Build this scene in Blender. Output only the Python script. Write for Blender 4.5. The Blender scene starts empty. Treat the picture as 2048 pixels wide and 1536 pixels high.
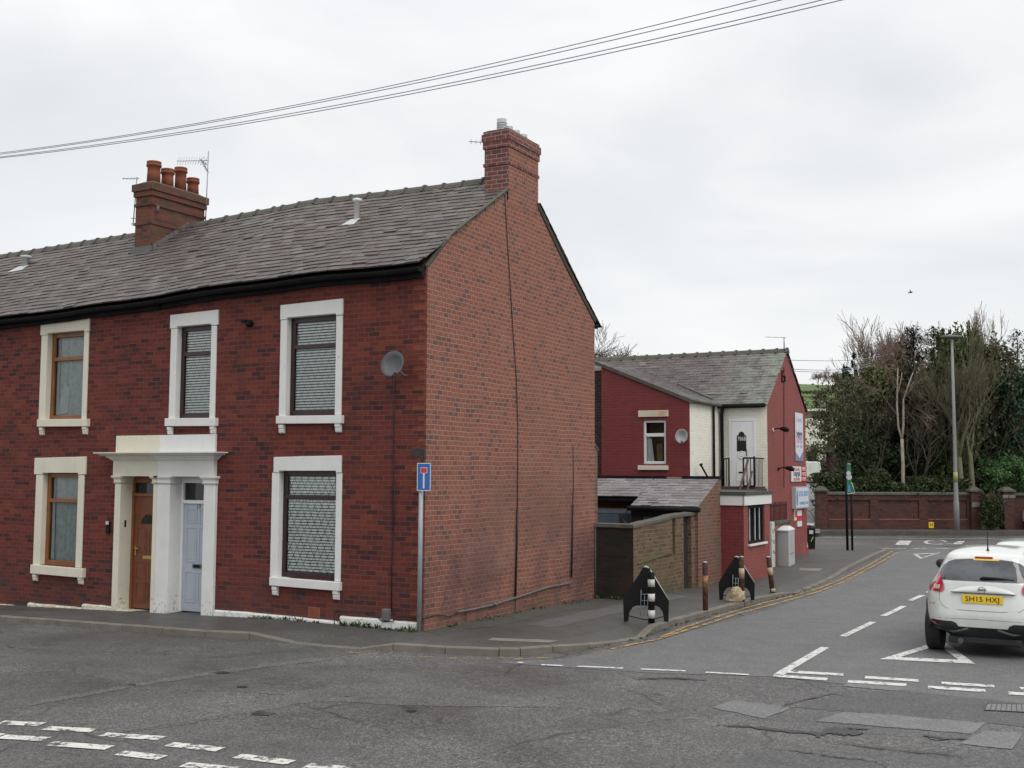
import bpy, bmesh, math, random
from mathutils import Vector, Matrix
R_=math.radians
# ------------------------------------------------------------------ camera
FPX=2242.5
YAW,PIT,ROL=-0.505367,0.0783414,0.0045836
cy_,sy_=math.cos(YAW),math.sin(YAW)
FW=Vector((sy_*math.cos(PIT),cy_*math.cos(PIT),math.sin(PIT)))
_r=Vector((cy_,-sy_,0)); _u=_r.cross(FW)
RT=(_r*math.cos(ROL)+_u*math.sin(ROL)); UP=(_u*math.cos(ROL)-_r*math.sin(ROL))
CAM=Vector((10.09,-15.28,2.55))
def ray(x,y): return FW+RT*((x-1024)/FPX)-UP*((y-768)/FPX)
CAM=-ray(844,1262)*18.0
sc=bpy.context.scene
cd=bpy.data.cameras.new('camera'); cam=bpy.data.objects.new('camera',cd)
sc.collection.objects.link(cam); sc.camera=cam
M=Matrix((RT,UP,-FW)).transposed().to_4x4(); M.translation=CAM; cam.matrix_world=M
cd.sensor_width=36; cd.lens=FPX/2048*36; cd.clip_end=3000; cd.clip_start=0.1
# ------------------------------------------------------------------ world / light
W=bpy.data.worlds.new('World'); sc.world=W; W.use_nodes=True
nt=W.node_tree; nt.nodes.clear()
def N(t,k,**kw):
    n=t.nodes.new(k)
    for a,b in kw.items(): setattr(n,a,b)
    return n
wo=N(nt,'ShaderNodeOutputWorld'); bg=N(nt,'ShaderNodeBackground'); bg.inputs[1].default_value=1.0
sky=N(nt,'ShaderNodeTexSky',sky_type='NISHITA'); sky.sun_disc=False
SUN_EL,SUN_AZ=R_(48),R_(112)
sky.sun_elevation=SUN_EL; sky.sun_rotation=SUN_AZ
tc=N(nt,'ShaderNodeTexCoord'); mp=N(nt,'ShaderNodeMapping'); mp.inputs['Scale'].default_value=(1,1,3.0)
nz=N(nt,'ShaderNodeTexNoise'); nz.inputs['Scale'].default_value=2.4; nz.inputs['Detail'].default_value=7; nz.inputs['Roughness'].default_value=.5; nz.inputs['Distortion'].default_value=.35
cr=N(nt,'ShaderNodeValToRGB'); e=cr.color_ramp.elements
e[0].position=.36; e[0].color=(.80,.81,.825,1); e[1].position=.66; e[1].color=(.985,.98,.97,1)
cr.color_ramp.elements.new(.50).color=(.875,.88,.885,1)
sep=N(nt,'ShaderNodeSeparateXYZ'); mr=N(nt,'ShaderNodeMapRange'); mr.inputs['From Min'].default_value=.32; mr.inputs['From Max'].default_value=1.0; mr.inputs['To Min'].default_value=1.0; mr.inputs['To Max'].default_value=1.75
mul=N(nt,'ShaderNodeVectorMath',operation='SCALE'); sk=N(nt,'ShaderNodeVectorMath',operation='SCALE'); sk.inputs['Scale'].default_value=.1
mx=N(nt,'ShaderNodeMixRGB'); mx.inputs[0].default_value=.12
l=nt.links.new
l(tc.outputs['Generated'],mp.inputs[0]); l(mp.outputs[0],nz.inputs[0]); l(nz.outputs[0],cr.inputs[0])
l(tc.outputs['Generated'],sep.inputs[0]); l(sep.outputs[2],mr.inputs[0]); l(cr.outputs[0],mul.inputs[0]); l(mr.outputs[0],mul.inputs['Scale'])
l(sky.outputs[0],sk.inputs[0]); l(mul.outputs[0],mx.inputs[1]); l(sk.outputs[0],mx.inputs[2]); l(mx.outputs[0],bg.inputs[0]); l(bg.outputs[0],wo.inputs[0])
sl=bpy.data.lights.new('sun','SUN'); sl.energy=1.1; sl.angle=R_(35); sl.color=(1,.97,.93)
so=bpy.data.objects.new('sun',sl); sc.collection.objects.link(so)
# direction TOWARD the sun: right of and behind the viewer, veiled by cloud
sd=Vector((math.cos(SUN_EL)*math.sin(SUN_AZ),math.cos(SUN_EL)*math.cos(SUN_AZ),math.sin(SUN_EL)))
so.rotation_euler=sd.to_track_quat('Z','Y').to_euler()
sc.view_settings.view_transform='Standard'; sc.view_settings.look='None'; sc.view_settings.gamma=1; sc.view_settings.exposure=0.1
# ------------------------------------------------------------------ survey helpers (2048x1536 image -> real planes)
def hit(x,y,ax,v):
    d=ray(x,y); return CAM+d*((v-CAM[ax])/d[ax])
def X(x,y,v=0.): return hit(x,y,0,v)
def Y(x,y,v=0.): return hit(x,y,1,v)
def PL(x,y,p0,n):
    d=ray(x,y); return CAM+d*((Vector(p0)-CAM).dot(n)/d.dot(n))
def PD(x,y,dist):
    d=ray(x,y); return CAM+d*(dist/math.hypot(d.x,d.y))
def hf(x,y):
    a=.0275*(max(x,-15)+3) if x<-3 else 0.
    return a-.014*min(max(y,0),8)
def G(x,y,off=0.):
    p=hit(x,y,2,off)
    for _ in range(8): p=hit(x,y,2,off+hf(p.x,p.y))
    return p
# ------------------------------------------------------------------ object helpers
COL=sc.collection; OFF={}
def tag(o,label=None,cat=None,group=None,kind=None):
    for k,v in (('label',label),('category',cat),('group',group),('kind',kind)):
        if v: o[k]=v
    return o
def thing(name,label,cat,loc=(0,0,0),group=None,local=False,rz=0,kind=None):
    o=bpy.data.objects.new(name,None); COL.objects.link(o); o.location=loc; o.rotation_euler=(0,0,rz); o.empty_display_size=.2
    OFF[o]=Vector((0,0,0)) if local else Vector(loc)
    return tag(o,label,cat,group,kind)
class MB:
    def __init__(s): s.v=[]; s.f=[]; s.s=[]; s.m=[]; s.cm=0
    def vv(s,ps):
        i=len(s.v); s.v+= [tuple(p) for p in ps]; return list(range(i,len(s.v)))
    def face(s,ids,sm=False): s.f.append(tuple(ids)); s.s.append(sm); s.m.append(s.cm)
    def poly(s,ps,sm=False): s.face(s.vv(ps),sm); return s
    def box(s,a,b):
        (x0,y0,z0),(x1,y1,z1)=[tuple(map(min,zip(a,b))),tuple(map(max,zip(a,b)))]
        i=s.vv([(x0,y0,z0),(x1,y0,z0),(x1,y1,z0),(x0,y1,z0),(x0,y0,z1),(x1,y0,z1),(x1,y1,z1),(x0,y1,z1)])
        for q in ((0,3,2,1),(4,5,6,7),(0,1,5,4),(1,2,6,5),(2,3,7,6),(3,0,4,7)): s.face([i[k] for k in q])
        return s
    def prism(s,pts,vec):   # closed planar outline extruded by vec
        n=len(pts); a=s.vv(pts); b=s.vv([Vector(p)+Vector(vec) for p in pts])
        s.face(a[::-1]); s.face(b)
        for i in range(n): j=(i+1)%n; s.face((a[i],a[j],b[j],b[i]))
        return s
    def loft(s,rings,cap=True,sm=True,close=True):
        ids=[s.vv(r) for r in rings]; n=len(rings[0])
        for a,b in zip(ids,ids[1:]):
            for i in range(n if close else n-1):
                j=(i+1)%n; s.face((a[i],a[j],b[j],b[i]),sm)
        if cap and close: s.face(ids[0][::-1]); s.face(ids[-1])
        return s
    def tube(s,path,r,n=8,sm=True,cap=True):
        P=[Vector(p) for p in path]; rs=r if isinstance(r,(list,tuple)) else [r]*len(P); rings=[]
        for i,p in enumerate(P):
            d=(P[min(i+1,len(P)-1)]-P[max(i-1,0)])
            if d.length<1e-9: d=Vector((0,0,1))
            d.normalize(); a=Vector((0,0,1)) if abs(d.z)<.9 else Vector((1,0,0))
            e1=d.cross(a).normalized(); e2=d.cross(e1)
            rings.append([p+e1*(rs[i]*math.cos(2*math.pi*k/n))+e2*(rs[i]*math.sin(2*math.pi*k/n)) for k in range(n)])
        return s.loft(rings,cap,sm)
    def lathe(s,prof,c=(0,0,0),n=20,ax='z',sm=True):
        rings=[]
        for r,h in prof:
            rr=max(r,1e-4); ring=[]
            for k in range(n):
                a=2*math.pi*k/n; u,v=rr*math.cos(a),rr*math.sin(a)
                q=(u,v,h) if ax=='z' else ((h,u,v) if ax=='x' else (v,h,u))
                ring.append(Vector(c)+Vector(q))
            rings.append(ring)
        return s.loft(rings,True,sm)
    def build(s,name,mat,parent=None,bev=0,xf=None):
        off=OFF.get(parent,Vector((0,0,0)))
        me=bpy.data.meshes.new(name)
        vs=[(v[0]-off.x,v[1]-off.y,v[2]-off.z) for v in s.v]
        if xf is not None: vs=[tuple(xf@Vector(v)) for v in vs]
        me.from_pydata(vs,[],s.f)
        me.polygons.foreach_set('use_smooth',s.s)
        for m in (mat if isinstance(mat,(list,tuple)) else [mat]): me.materials.append(m)
        me.polygons.foreach_set('material_index',s.m)
        me.validate(); me.update()
        o=bpy.data.objects.new(name,me); COL.objects.link(o)
        if parent: o.parent=parent
        OFF[o]=off
        if bev:
            b=o.modifiers.new('bevel','BEVEL'); b.width=bev; b.segments=2; b.limit_method='ANGLE'; b.angle_limit=R_(40)
        return o
def single(mb,name,mat,label,cat,group=None,kind=None,bev=0):
    # a one-mesh thing with its origin at its base
    xs=[v[0] for v in mb.v]; ys=[v[1] for v in mb.v]; zs=[v[2] for v in mb.v]
    c=Vector(((min(xs)+max(xs))/2,(min(ys)+max(ys))/2,min(zs)))
    mb.v=[(v[0]-c.x,v[1]-c.y,v[2]-c.z) for v in mb.v]
    o=mb.build(name,mat,None,bev); o.location=c
    return tag(o,label,cat,group,kind)
def copy_tree(o,parent=None):
    c=o.copy(); COL.objects.link(c); c.parent=parent
    if o in OFF: OFF[c]=OFF[o]
    for ch in [k for k in o.children if k!=c]: copy_tree(ch,c)
    return c
def text(body,size,mat,parent,origin,xdir,ydir,name='lettering',depth=.002,width=None,align='CENTER',sub=None):
    cu=bpy.data.curves.new('t','FONT'); cu.body=body; cu.size=size; cu.align_x=align; cu.align_y='CENTER'; cu.extrude=depth; cu.resolution_u=2
    ob=bpy.data.objects.new('t',cu); COL.objects.link(ob)
    dg=bpy.context.evaluated_depsgraph_get(); me=bpy.data.meshes.new_from_object(ob.evaluated_get(dg))
    bpy.data.objects.remove(ob); xs=[v.co.x for v in me.vertices]
    if width and xs:
        k=width/(max(xs)-min(xs))
        for v in me.vertices: v.co.x*=k
    xd=Vector(xdir).normalized(); yd=Vector(ydir).normalized(); zd=xd.cross(yd)
    off=OFF.get(parent,Vector((0,0,0)))
    for v in me.vertices:
        v.co=Vector(origin)+xd*v.co.x+yd*v.co.y+zd*v.co.z-off
    me.materials.clear(); me.materials.append(mat); me.name=name
    o=bpy.data.objects.new(name,me); COL.objects.link(o); o.parent=parent; OFF[o]=off
    return o
# ------------------------------------------------------------------ materials
def newmat(name):
    m=bpy.data.materials.new(name); m.use_nodes=True; t=m.node_tree
    return m,t,t.nodes['Principled BSDF']
def mathn(t,op,a,b=None,c=None,clamp=False):
    n=N(t,'ShaderNodeMath',operation=op); n.use_clamp=clamp
    for i,v in enumerate((a,b,c)):
        if v is None: continue
        if isinstance(v,(int,float)): n.inputs[i].default_value=v
        else: t.links.new(v,n.inputs[i])
    return n.outputs[0]
def mixc(t,f,a,b,blend='MIX'):
    n=N(t,'ShaderNodeMixRGB',blend_type=blend)
    for i,v in enumerate((f,a,b)):
        if isinstance(v,(int,float)): n.inputs[i].default_value=v
        elif isinstance(v,tuple): n.inputs[i].default_value=v+(1,) if len(v)==3 else v
        else: t.links.new(v,n.inputs[i])
    return n.outputs[0]
def noise(t,scale,detail=4,rough=.5,vec=None,dist=0,vscale=None):
    n=N(t,'ShaderNodeTexNoise'); n.inputs['Scale'].default_value=scale; n.inputs['Detail'].default_value=detail; n.inputs['Roughness'].default_value=rough; n.inputs['Distortion'].default_value=dist
    if vec is None: vec=N(t,'ShaderNodeNewGeometry').outputs['Position']
    if vscale:
        mp=N(t,'ShaderNodeMapping'); mp.inputs['Scale'].default_value=vscale; t.links.new(vec,mp.inputs[0]); vec=mp.outputs[0]
    t.links.new(vec,n.inputs['Vector']); return n.outputs[0]
def ramp(t,f,stops,interp='LINEAR'):
    n=N(t,'ShaderNodeValToRGB'); n.color_ramp.interpolation=interp; el=n.color_ramp.elements
    while len(el)<len(stops): el.new(.5)
    for e_,(p,c) in zip(el,stops):
        e_.position=p; e_.color=(c,c,c,1) if isinstance(c,(int,float)) else tuple(c)+(1,)
    t.links.new(f,n.inputs[0]); return n.outputs[0]
def bump(t,bs,h,st=.3,d=.01):
    n=N(t,'ShaderNodeBump'); n.inputs['Strength'].default_value=st; n.inputs['Distance'].default_value=d
    t.links.new(h,n.inputs['Height']); t.links.new(n.outputs[0],bs.inputs['Normal'])
def paint(name,c,rough=.5,var=.15,scale=6,metal=0,bmp=.1,dirt=None,dirtamt=.5,spec=None,base=None):
    m,t,b=newmat(name); f=noise(t,scale,5,.6)
    lo=tuple(x*(1-var) for x in c); hi=tuple(min(1,x*(1+var)) for x in c)
    col=ramp(t,f,[(.3,lo),(.7,hi)])
    if dirt:
        g=noise(t,scale*.5,6,.7); g=ramp(t,g,[(.5,0),(.72,dirtamt)]); col=mixc(t,g,col,dirt)
    if base:   # flaking and damp stains low on the wall: (colour, z0, z1, amount)
        sp=N(t,'ShaderNodeSeparateXYZ'); t.links.new(N(t,'ShaderNodeNewGeometry').outputs['Position'],sp.inputs[0]); mz=N(t,'ShaderNodeMapRange'); t.links.new(sp.outputs[2],mz.inputs[0]); mz.inputs[1].default_value=base[1]; mz.inputs[2].default_value=base[2]; mz.inputs[3].default_value=1; mz.inputs[4].default_value=0
        k=mathn(t,'GREATER_THAN',mathn(t,'ADD',noise(t,14,6,.7),mathn(t,'MULTIPLY',mz.outputs[0],.15)),.66); col=mixc(t,mathn(t,'MULTIPLY',k,base[3]),col,base[0])
        st=ramp(t,noise(t,3,5,.7,vscale=(6,6,.5)),[(.52,0),(.75,.16)]); col=mixc(t,st,col,tuple(x*1.0 for x in base[0]))
    t.links.new(col,b.inputs['Base Color']); b.inputs['Roughness'].default_value=rough; b.inputs['Metallic'].default_value=metal
    if spec is not None: b.inputs['Specular IOR Level'].default_value=spec
    if bmp: bump(t,b,noise(t,scale*8,3,.6),bmp,.004)
    return m
def brick(name,cols,mortar,w=.22,h=.083,mw=.011,dirv=None,mvar=.3,zone=None,grime=None,bs=.35,overall=None,mfade=None,rough=.85,header=0):
    m,t,b=newmat(name); L=t.links.new
    g=N(t,'ShaderNodeNewGeometry'); pos=g.outputs['Position']; sp=N(t,'ShaderNodeSeparateXYZ'); L(pos,sp.inputs[0])
    if dirv:
        vd=N(t,'ShaderNodeVectorMath',operation='DOT_PRODUCT'); L(pos,vd.inputs[0]); vd.inputs[1].default_value=dirv; u=vd.outputs['Value']
    else:
        sn=N(t,'ShaderNodeSeparateXYZ'); L(g.outputs['True Normal'],sn.inputs[0])
        k=mathn(t,'GREATER_THAN',mathn(t,'ABSOLUTE',sn.outputs[0]),.5)
        u=mathn(t,'ADD',mathn(t,'MULTIPLY',sp.outputs[1],k),mathn(t,'MULTIPLY',sp.outputs[0],mathn(t,'SUBTRACT',1,k)))
    wob=noise(t,1.3,2,.5); zz=mathn(t,'ADD',sp.outputs[2],mathn(t,'MULTIPLY',mathn(t,'SUBTRACT',wob,.5),.05))
    v=mathn(t,'DIVIDE',mathn(t,'ADD',zz,20),h); row=mathn(t,'FLOOR',v); fv=mathn(t,'FRACT',v)
    wn=N(t,'ShaderNodeTexWhiteNoise',noise_dimensions='1D'); L(row,wn.inputs['W'])
    uu=mathn(t,'ADD',mathn(t,'ADD',mathn(t,'DIVIDE',mathn(t,'ADD',u,100),w),mathn(t,'MULTIPLY',mathn(t,'MODULO',row,2),.5)),mathn(t,'MULTIPLY',wn.outputs[0],.16))
    colm=mathn(t,'FLOOR',uu); fu=mathn(t,'FRACT',uu)
    eu=mathn(t,'MULTIPLY',mathn(t,'MINIMUM',fu,mathn(t,'SUBTRACT',1,fu)),w)
    ev=mathn(t,'MULTIPLY',mathn(t,'MINIMUM',fv,mathn(t,'SUBTRACT',1,fv)),h)
    # ragged mortar joint
    ed=mathn(t,'SUBTRACT',mathn(t,'MINIMUM',eu,ev),mathn(t,'MULTIPLY',noise(t,30,2,.5),.004))
    mm=N(t,'ShaderNodeMapRange'); L(ed,mm.inputs[0]); mm.inputs[1].default_value=mw*.5-.004; mm.inputs[2].default_value=mw*.5+.001; mm.inputs[3].default_value=1; mm.inputs[4].default_value=0
    mk=mm.outputs[0]
    cb=N(t,'ShaderNodeCombineXYZ'); L(colm,cb.inputs[0]); L(row,cb.inputs[1]); w2=N(t,'ShaderNodeTexWhiteNoise',noise_dimensions='2D'); L(cb.outputs[0],w2.inputs['Vector'])
    f=w2.outputs[0]
    if zone:   # (noise scale, shift) moves whole areas toward the dark end of the palette
        f=mathn(t,'ADD',f,mathn(t,'MULTIPLY',mathn(t,'SUBTRACT',noise(t,zone[0],3,.6),.5),zone[1]),clamp=True)
    n=len(cols); col=ramp(t,f,[(i/max(1,n-1),c) for i,c in enumerate(cols)])
    fine=noise(t,25,5,.65); col=mixc(t,1.0,col,ramp(t,fine,[(.2,.78),(.8,1.2)]),'MULTIPLY')
    mc=mixc(t,noise(t,3,4,.6),tuple(x*(1-mvar) for x in mortar),tuple(min(1,x*(1+mvar)) for x in mortar))
    if mfade:  # joints partly covered
        mk=mathn(t,'MULTIPLY',mk,ramp(t,noise(t,mfade[0],4,.7),[(.35,mfade[1]),(.65,1)]))
    col=mixc(t,mk,col,mc)
    if overall: col=mixc(t,overall[1],col,overall[0])
    for gr in (grime or []):   # (colour, scale, lo, hi, amount, zlo, zhi)
        c_,s_,lo,hi,am,z0,z1=gr
        q=ramp(t,noise(t,s_,6,.68,dist=.5),[(lo,0),(hi,am)])
        if z0 is not None:
            mz=N(t,'ShaderNodeMapRange'); L(sp.outputs[2],mz.inputs[0]); mz.inputs[1].default_value=z0; mz.inputs[2].default_value=z1; mz.inputs[3].default_value=1; mz.inputs[4].default_value=0
            q=mathn(t,'MULTIPLY',q,mz.outputs[0])
        col=mixc(t,q,col,c_)
    L(col,b.inputs['Base Color']); b.inputs['Roughness'].default_value=rough; b.inputs['Specular IOR Level'].default_value=.3
    hh=mathn(t,'ADD',mathn(t,'MULTIPLY',mathn(t,'SUBTRACT',1,mk),.8),mathn(t,'MULTIPLY',fine,.35)); bump(t,b,hh,bs,.008)
    return m
def slate_mat(name,cols,moss=(.10,.115,.06),mossamt=.35,mscale=1.2,lich=None):
    m,t,b=newmat(name); g=N(t,'ShaderNodeNewGeometry')
    n=len(cols); col=ramp(t,g.outputs['Random Per Island'],[(i/max(1,n-1),c) for i,c in enumerate(cols)])
    f=noise(t,14,6,.7); col=mixc(t,1,col,ramp(t,f,[(.25,.7),(.75,1.3)]),'MULTIPLY')
    q=ramp(t,noise(t,mscale,7,.7,dist=.4),[(.48,0),(.68,mossamt)]); col=mixc(t,q,col,moss)
    if lich:
        sx=N(t,'ShaderNodeSeparateXYZ'); t.links.new(g.outputs['Position'],sx.inputs[0]); mr_=N(t,'ShaderNodeMapRange'); t.links.new(sx.outputs[0],mr_.inputs[0]); mr_.inputs[1].default_value=lich[0]; mr_.inputs[2].default_value=lich[1]
        col=mixc(t,mathn(t,'MULTIPLY',mr_.outputs[0],ramp(t,noise(t,2.2,7,.75,dist=.4),[(.40,0),(.58,.8)])),col,(.22,.25,.20))
    t.links.new(col,b.inputs['Base Color']); b.inputs['Roughness'].default_value=.62; b.inputs['Specular IOR Level'].default_value=.35
    bump(t,b,noise(t,40,4,.6),.25,.006); return m
def leafmat(name,cols,rough=.6):
    m,t,b=newmat(name); g=N(t,'ShaderNodeNewGeometry')
    f=mathn(t,'ADD',mathn(t,'MULTIPLY',g.outputs['Random Per Island'],.6),mathn(t,'MULTIPLY',noise(t,.9,4,.6),.5))
    n=len(cols); col=ramp(t,f,[(.15+.7*i/max(1,n-1),c) for i,c in enumerate(cols)])
    t.links.new(col,b.inputs['Base Color']); b.inputs['Roughness'].default_value=rough; b.inputs['Specular IOR Level'].default_value=.25
    return m
def asphalt(name,c,var=.25,wet=.3,spk=.5,green=0,rust=0,crack=0.0,rough=.8,coarse=0):
    m,t,b=newmat(name); L=t.links.new
    big=noise(t,.35,6,.6,dist=.6); med=noise(t,2.2,6,.65,dist=.3)
    vo=N(t,'ShaderNodeTexVoronoi'); vo.inputs['Scale'].default_value=75; g=N(t,'ShaderNodeNewGeometry'); L(g.outputs['Position'],vo.inputs['Vector'])
    sv=N(t,'ShaderNodeSeparateXYZ'); L(vo.outputs['Color'],sv.inputs[0])
    col=ramp(t,big,[(.3,tuple(x*(1-var) for x in c)),(.7,tuple(x*(1+var) for x in c))])
    col=mixc(t,1,col,ramp(t,med,[(.25,.84),(.75,1.16)]),'MULTIPLY')
    col=mixc(t,1,col,ramp(t,sv.outputs[0],[(0,1-spk),(.75,1.0),(1,1+spk*1.2)]),'MULTIPLY')
    col=mixc(t,1,col,ramp(t,noise(t,22,3,.7),[(.3,.86),(.7,1.14)]),'MULTIPLY')
    if coarse:  # fretted surface where the top course has worn into coarse stone
        v2=N(t,'ShaderNodeTexVoronoi'); v2.inputs['Scale'].default_value=28; L(g.outputs['Position'],v2.inputs['Vector']); s2=N(t,'ShaderNodeSeparateXYZ'); L(v2.outputs['Color'],s2.inputs[0])
        zz=ramp(t,noise(t,.45,5,.65,dist=.5),[(.44,0),(.58,coarse)]); col=mixc(t,zz,col,mixc(t,1,col,ramp(t,s2.outputs[0],[(0,.35),(.5,1.0),(1,1.7)]),'MULTIPLY'))
        tyre=ramp(t,noise(t,.9,3,.5,vscale=(.12,1.6,1)),[(.45,0),(.62,.28)]); col=mixc(t,tyre,col,(.07,.069,.068))
    if green: col=mixc(t,ramp(t,noise(t,1.4,6,.7),[(.52,0),(.7,green)]),col,(.055,.065,.03))
    if rust: col=mixc(t,ramp(t,noise(t,1.1,6,.65,vscale=(1,1.4,1),dist=.4),[(.66,0),(.70,rust)]),col,(.045,.028,.022))
    if crack:
        wv=N(t,'ShaderNodeTexVoronoi',feature='DISTANCE_TO_EDGE'); wv.inputs['Scale'].default_value=.55
        dv=N(t,'ShaderNodeMixRGB',blend_type='ADD'); dv.inputs[0].default_value=.55; L(g.outputs['Position'],dv.inputs[1]); nn=N(t,'ShaderNodeTexNoise'); nn.inputs['Scale'].default_value=1.3; nn.inputs['Detail'].default_value=5; L(g.outputs['Position'],nn.inputs['Vector']); L(nn.outputs['Color'],dv.inputs[2]); L(dv.outputs[0],wv.inputs['Vector'])
        q=mathn(t,'MULTIPLY',ramp(t,wv.outputs[0],[(0,1),(.018,0)]),ramp(t,noise(t,.5,3,.5),[(.5,0),(.62,crack)])); col=mixc(t,q,col,(.02,.02,.02))
    L(col,b.inputs['Base Color'])
    L(ramp(t,big,[(.35,rough-wet),(.62,rough)]),b.inputs['Roughness']); b.inputs['Specular IOR Level'].default_value=.4
    bump(t,b,mathn(t,'ADD',sv.outputs[1],mathn(t,'MULTIPLY',med,1.5)),.35,.004)
    return m
def marking(name,c,wear=.5,scale=9):
    m,t,b=newmat(name); q=ramp(t,noise(t,scale,7,.75),[(.5+.22*(.5-wear)-.03,1),(.5+.22*(.5-wear)+.05,0)])
    tr=N(t,'ShaderNodeBsdfTransparent'); mxs=N(t,'ShaderNodeMixShader'); t.links.new(mathn(t,'SUBTRACT',1,q),mxs.inputs[0])
    t.links.new(b.outputs[0],mxs.inputs[1]); t.links.new(tr.outputs[0],mxs.inputs[2]); t.links.new(mxs.outputs[0],t.nodes['Material Output'].inputs[0])
    col=ramp(t,noise(t,20,4,.6),[(.3,tuple(x*.75 for x in c)),(.7,c)]); t.links.new(col,b.inputs['Base Color']); b.inputs['Roughness'].default_value=.75
    return m
def glass(name,tint=(.9,.95,.95),refl=1.0):
    m=bpy.data.materials.new(name); m.use_nodes=True; t=m.node_tree; t.nodes.clear()
    o=N(t,'ShaderNodeOutputMaterial'); a=N(t,'ShaderNodeBsdfTransparent'); a.inputs[0].default_value=tint+(1,)
    g=N(t,'ShaderNodeBsdfGlossy'); g.inputs['Roughness'].default_value=.03; g.inputs[0].default_value=(refl,refl,refl,1)
    fr=N(t,'ShaderNodeFresnel'); fr.inputs[0].default_value=1.5; mxs=N(t,'ShaderNodeMixShader')
    t.links.new(fr.outputs[0],mxs.inputs[0]); t.links.new(a.outputs[0],mxs.inputs[1]); t.links.new(g.outputs[0],mxs.inputs[2]); t.links.new(mxs.outputs[0],o.inputs[0])
    return m
DK=(.035,.014,.013)
m_front=brick('front_brick',[(0.0475, 0.0171, 0.0181), (0.0855, 0.0209, 0.019), (0.1121, 0.0238, 0.019), (0.1235, 0.0256, 0.019), (0.133, 0.0276, 0.0199), (0.1425, 0.0304, 0.0209), (0.1634, 0.038, 0.0238)],(.135,.062,.05),w=.225,mw=.0105,zone=(.7,.7),
   grime=[((.035,.02,.02),1.1,.52,.75,.55,None,None),((.05,.04,.04),2.2,.40,.62,.6,.0,1.0),((.17,.15,.14),5,.62,.75,.3,0,.9)],bs=.3)
m_gable=brick('gable_brick',[(0.1358, 0.0647, 0.0581), (0.1988, 0.0745, 0.0572), (0.2279, 0.0804, 0.0591), (0.2377, 0.0833, 0.06), (0.2425, 0.0862, 0.0609), (0.2473, 0.0902, 0.0628), (0.2522, 0.098, 0.0656)],(.30,.215,.16),w=.165,mw=.0112,zone=(.35,.5),
   grime=[((.065,.04,.045),.8,.40,.60,.62,.6,3.0),((.15,.09,.065),.35,.5,.65,.3,None,None),((.30,.19,.15),.6,.56,.68,.22,None,None),((.06,.045,.045),4,.60,.72,.35,-.2,2.4),((.07,.085,.035),2.5,.45,.6,.5,-.1,.35)],bs=.45)
m_chim=brick('chimney_brick',[(.07,.035,.03),(.13,.045,.03),(.17,.05,.032),(.13,.05,.035)],(.10,.08,.06),zone=(1.5,.6),grime=[((.06,.065,.035),2.0,.5,.62,.6,None,None)])
m_chim2=brick('gable_chimney_brick',[(.10,.045,.045),(.15,.055,.048),(.185,.065,.052),(.15,.055,.048)],(.30,.24,.2),w=.22,zone=(1.5,.5))
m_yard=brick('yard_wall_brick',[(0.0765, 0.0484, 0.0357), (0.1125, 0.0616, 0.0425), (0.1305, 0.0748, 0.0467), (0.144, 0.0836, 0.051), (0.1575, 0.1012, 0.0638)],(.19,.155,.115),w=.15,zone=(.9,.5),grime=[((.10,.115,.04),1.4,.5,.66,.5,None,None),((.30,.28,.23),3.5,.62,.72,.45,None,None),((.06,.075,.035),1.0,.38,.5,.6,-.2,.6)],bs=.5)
m_yarddark=brick('dark_yard_brick',[(.022,.018,.016),(.036,.022,.018),(.055,.024,.018),(.036,.028,.02)],(.035,.03,.024),w=.22,zone=(1,.4),grime=[((.014,.017,.012),1.3,.35,.6,.7,None,None)])  # near-black brick for the yard wall front, recess and doorway
m_yardred=brick('outbuilding_brick',[(.10,.05,.04),(.17,.06,.04),(.20,.075,.045),(.17,.07,.05)],(.22,.18,.14),w=.17,zone=(1,.5),grime=[((.13,.12,.09),.9,.45,.62,.7,None,None)])
m_red=brick('red_painted_brick',[(.18,.036,.037),(.195,.039,.039),(.165,.033,.035)],(.145,.03,.032),w=.22,mw=.012,grime=[((.085,.02,.025),1.6,.55,.72,.5,None,None)],bs=.5,rough=.6)
m_red2=brick('paler_red_painted_brick',[(.235,.06,.053),(.25,.064,.056),(.22,.056,.05)],(.20,.05,.045),w=.22,mw=.012,grime=[((.20,.05,.04),1.2,.5,.7,.5,None,None),((.33,.12,.07),.9,.5,.66,.6,-.2,1.2)],bs=.5,rough=.6)  # paler red for the gable and pavement-side walls
m_whiteb=brick('cream_painted_brick',[(.74,.72,.63),(.77,.75,.66),(.71,.69,.61)],(.66,.64,.55),w=.22,mw=.012,grime=[((.35,.32,.26),2,.58,.74,.5,None,None)],bs=.3,rough=.6)
m_darkb=brick('old_dark_brick',[(.03,.022,.02),(.05,.028,.024),(.07,.035,.028)],(.10,.085,.07),w=.22)
WD=Vector((.838,.545,0)).normalized()
m_far=brick('far_wall_brick',[(.05,.022,.02),(.085,.032,.026),(.105,.038,.03),(.075,.03,.025)],(.07,.045,.038),w=.24,dirv=tuple(WD),zone=(.8,.5),grime=[((.03,.028,.025),.8,.45,.65,.6,None,None)],bs=.2)
m_slate=slate_mat('house_slate',[(0.0731, 0.0578, 0.0564), (0.1032, 0.0833, 0.0772), (0.1161, 0.0952, 0.0855), (0.0903, 0.0663, 0.0631), (0.1505, 0.1292, 0.1145), (0.0774, 0.0595, 0.0598), (0.1118, 0.0901, 0.0789)],moss=(.09,.10,.065),mossamt=.4,mscale=.9)
m_slate2=slate_mat('shop_slate',[(.07,.055,.06),(.10,.075,.078),(.12,.10,.10),(.085,.07,.07),(.15,.135,.125)],moss=(.12,.13,.09),mossamt=.45,mscale=.7,lich=(-2.2,.2))
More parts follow.
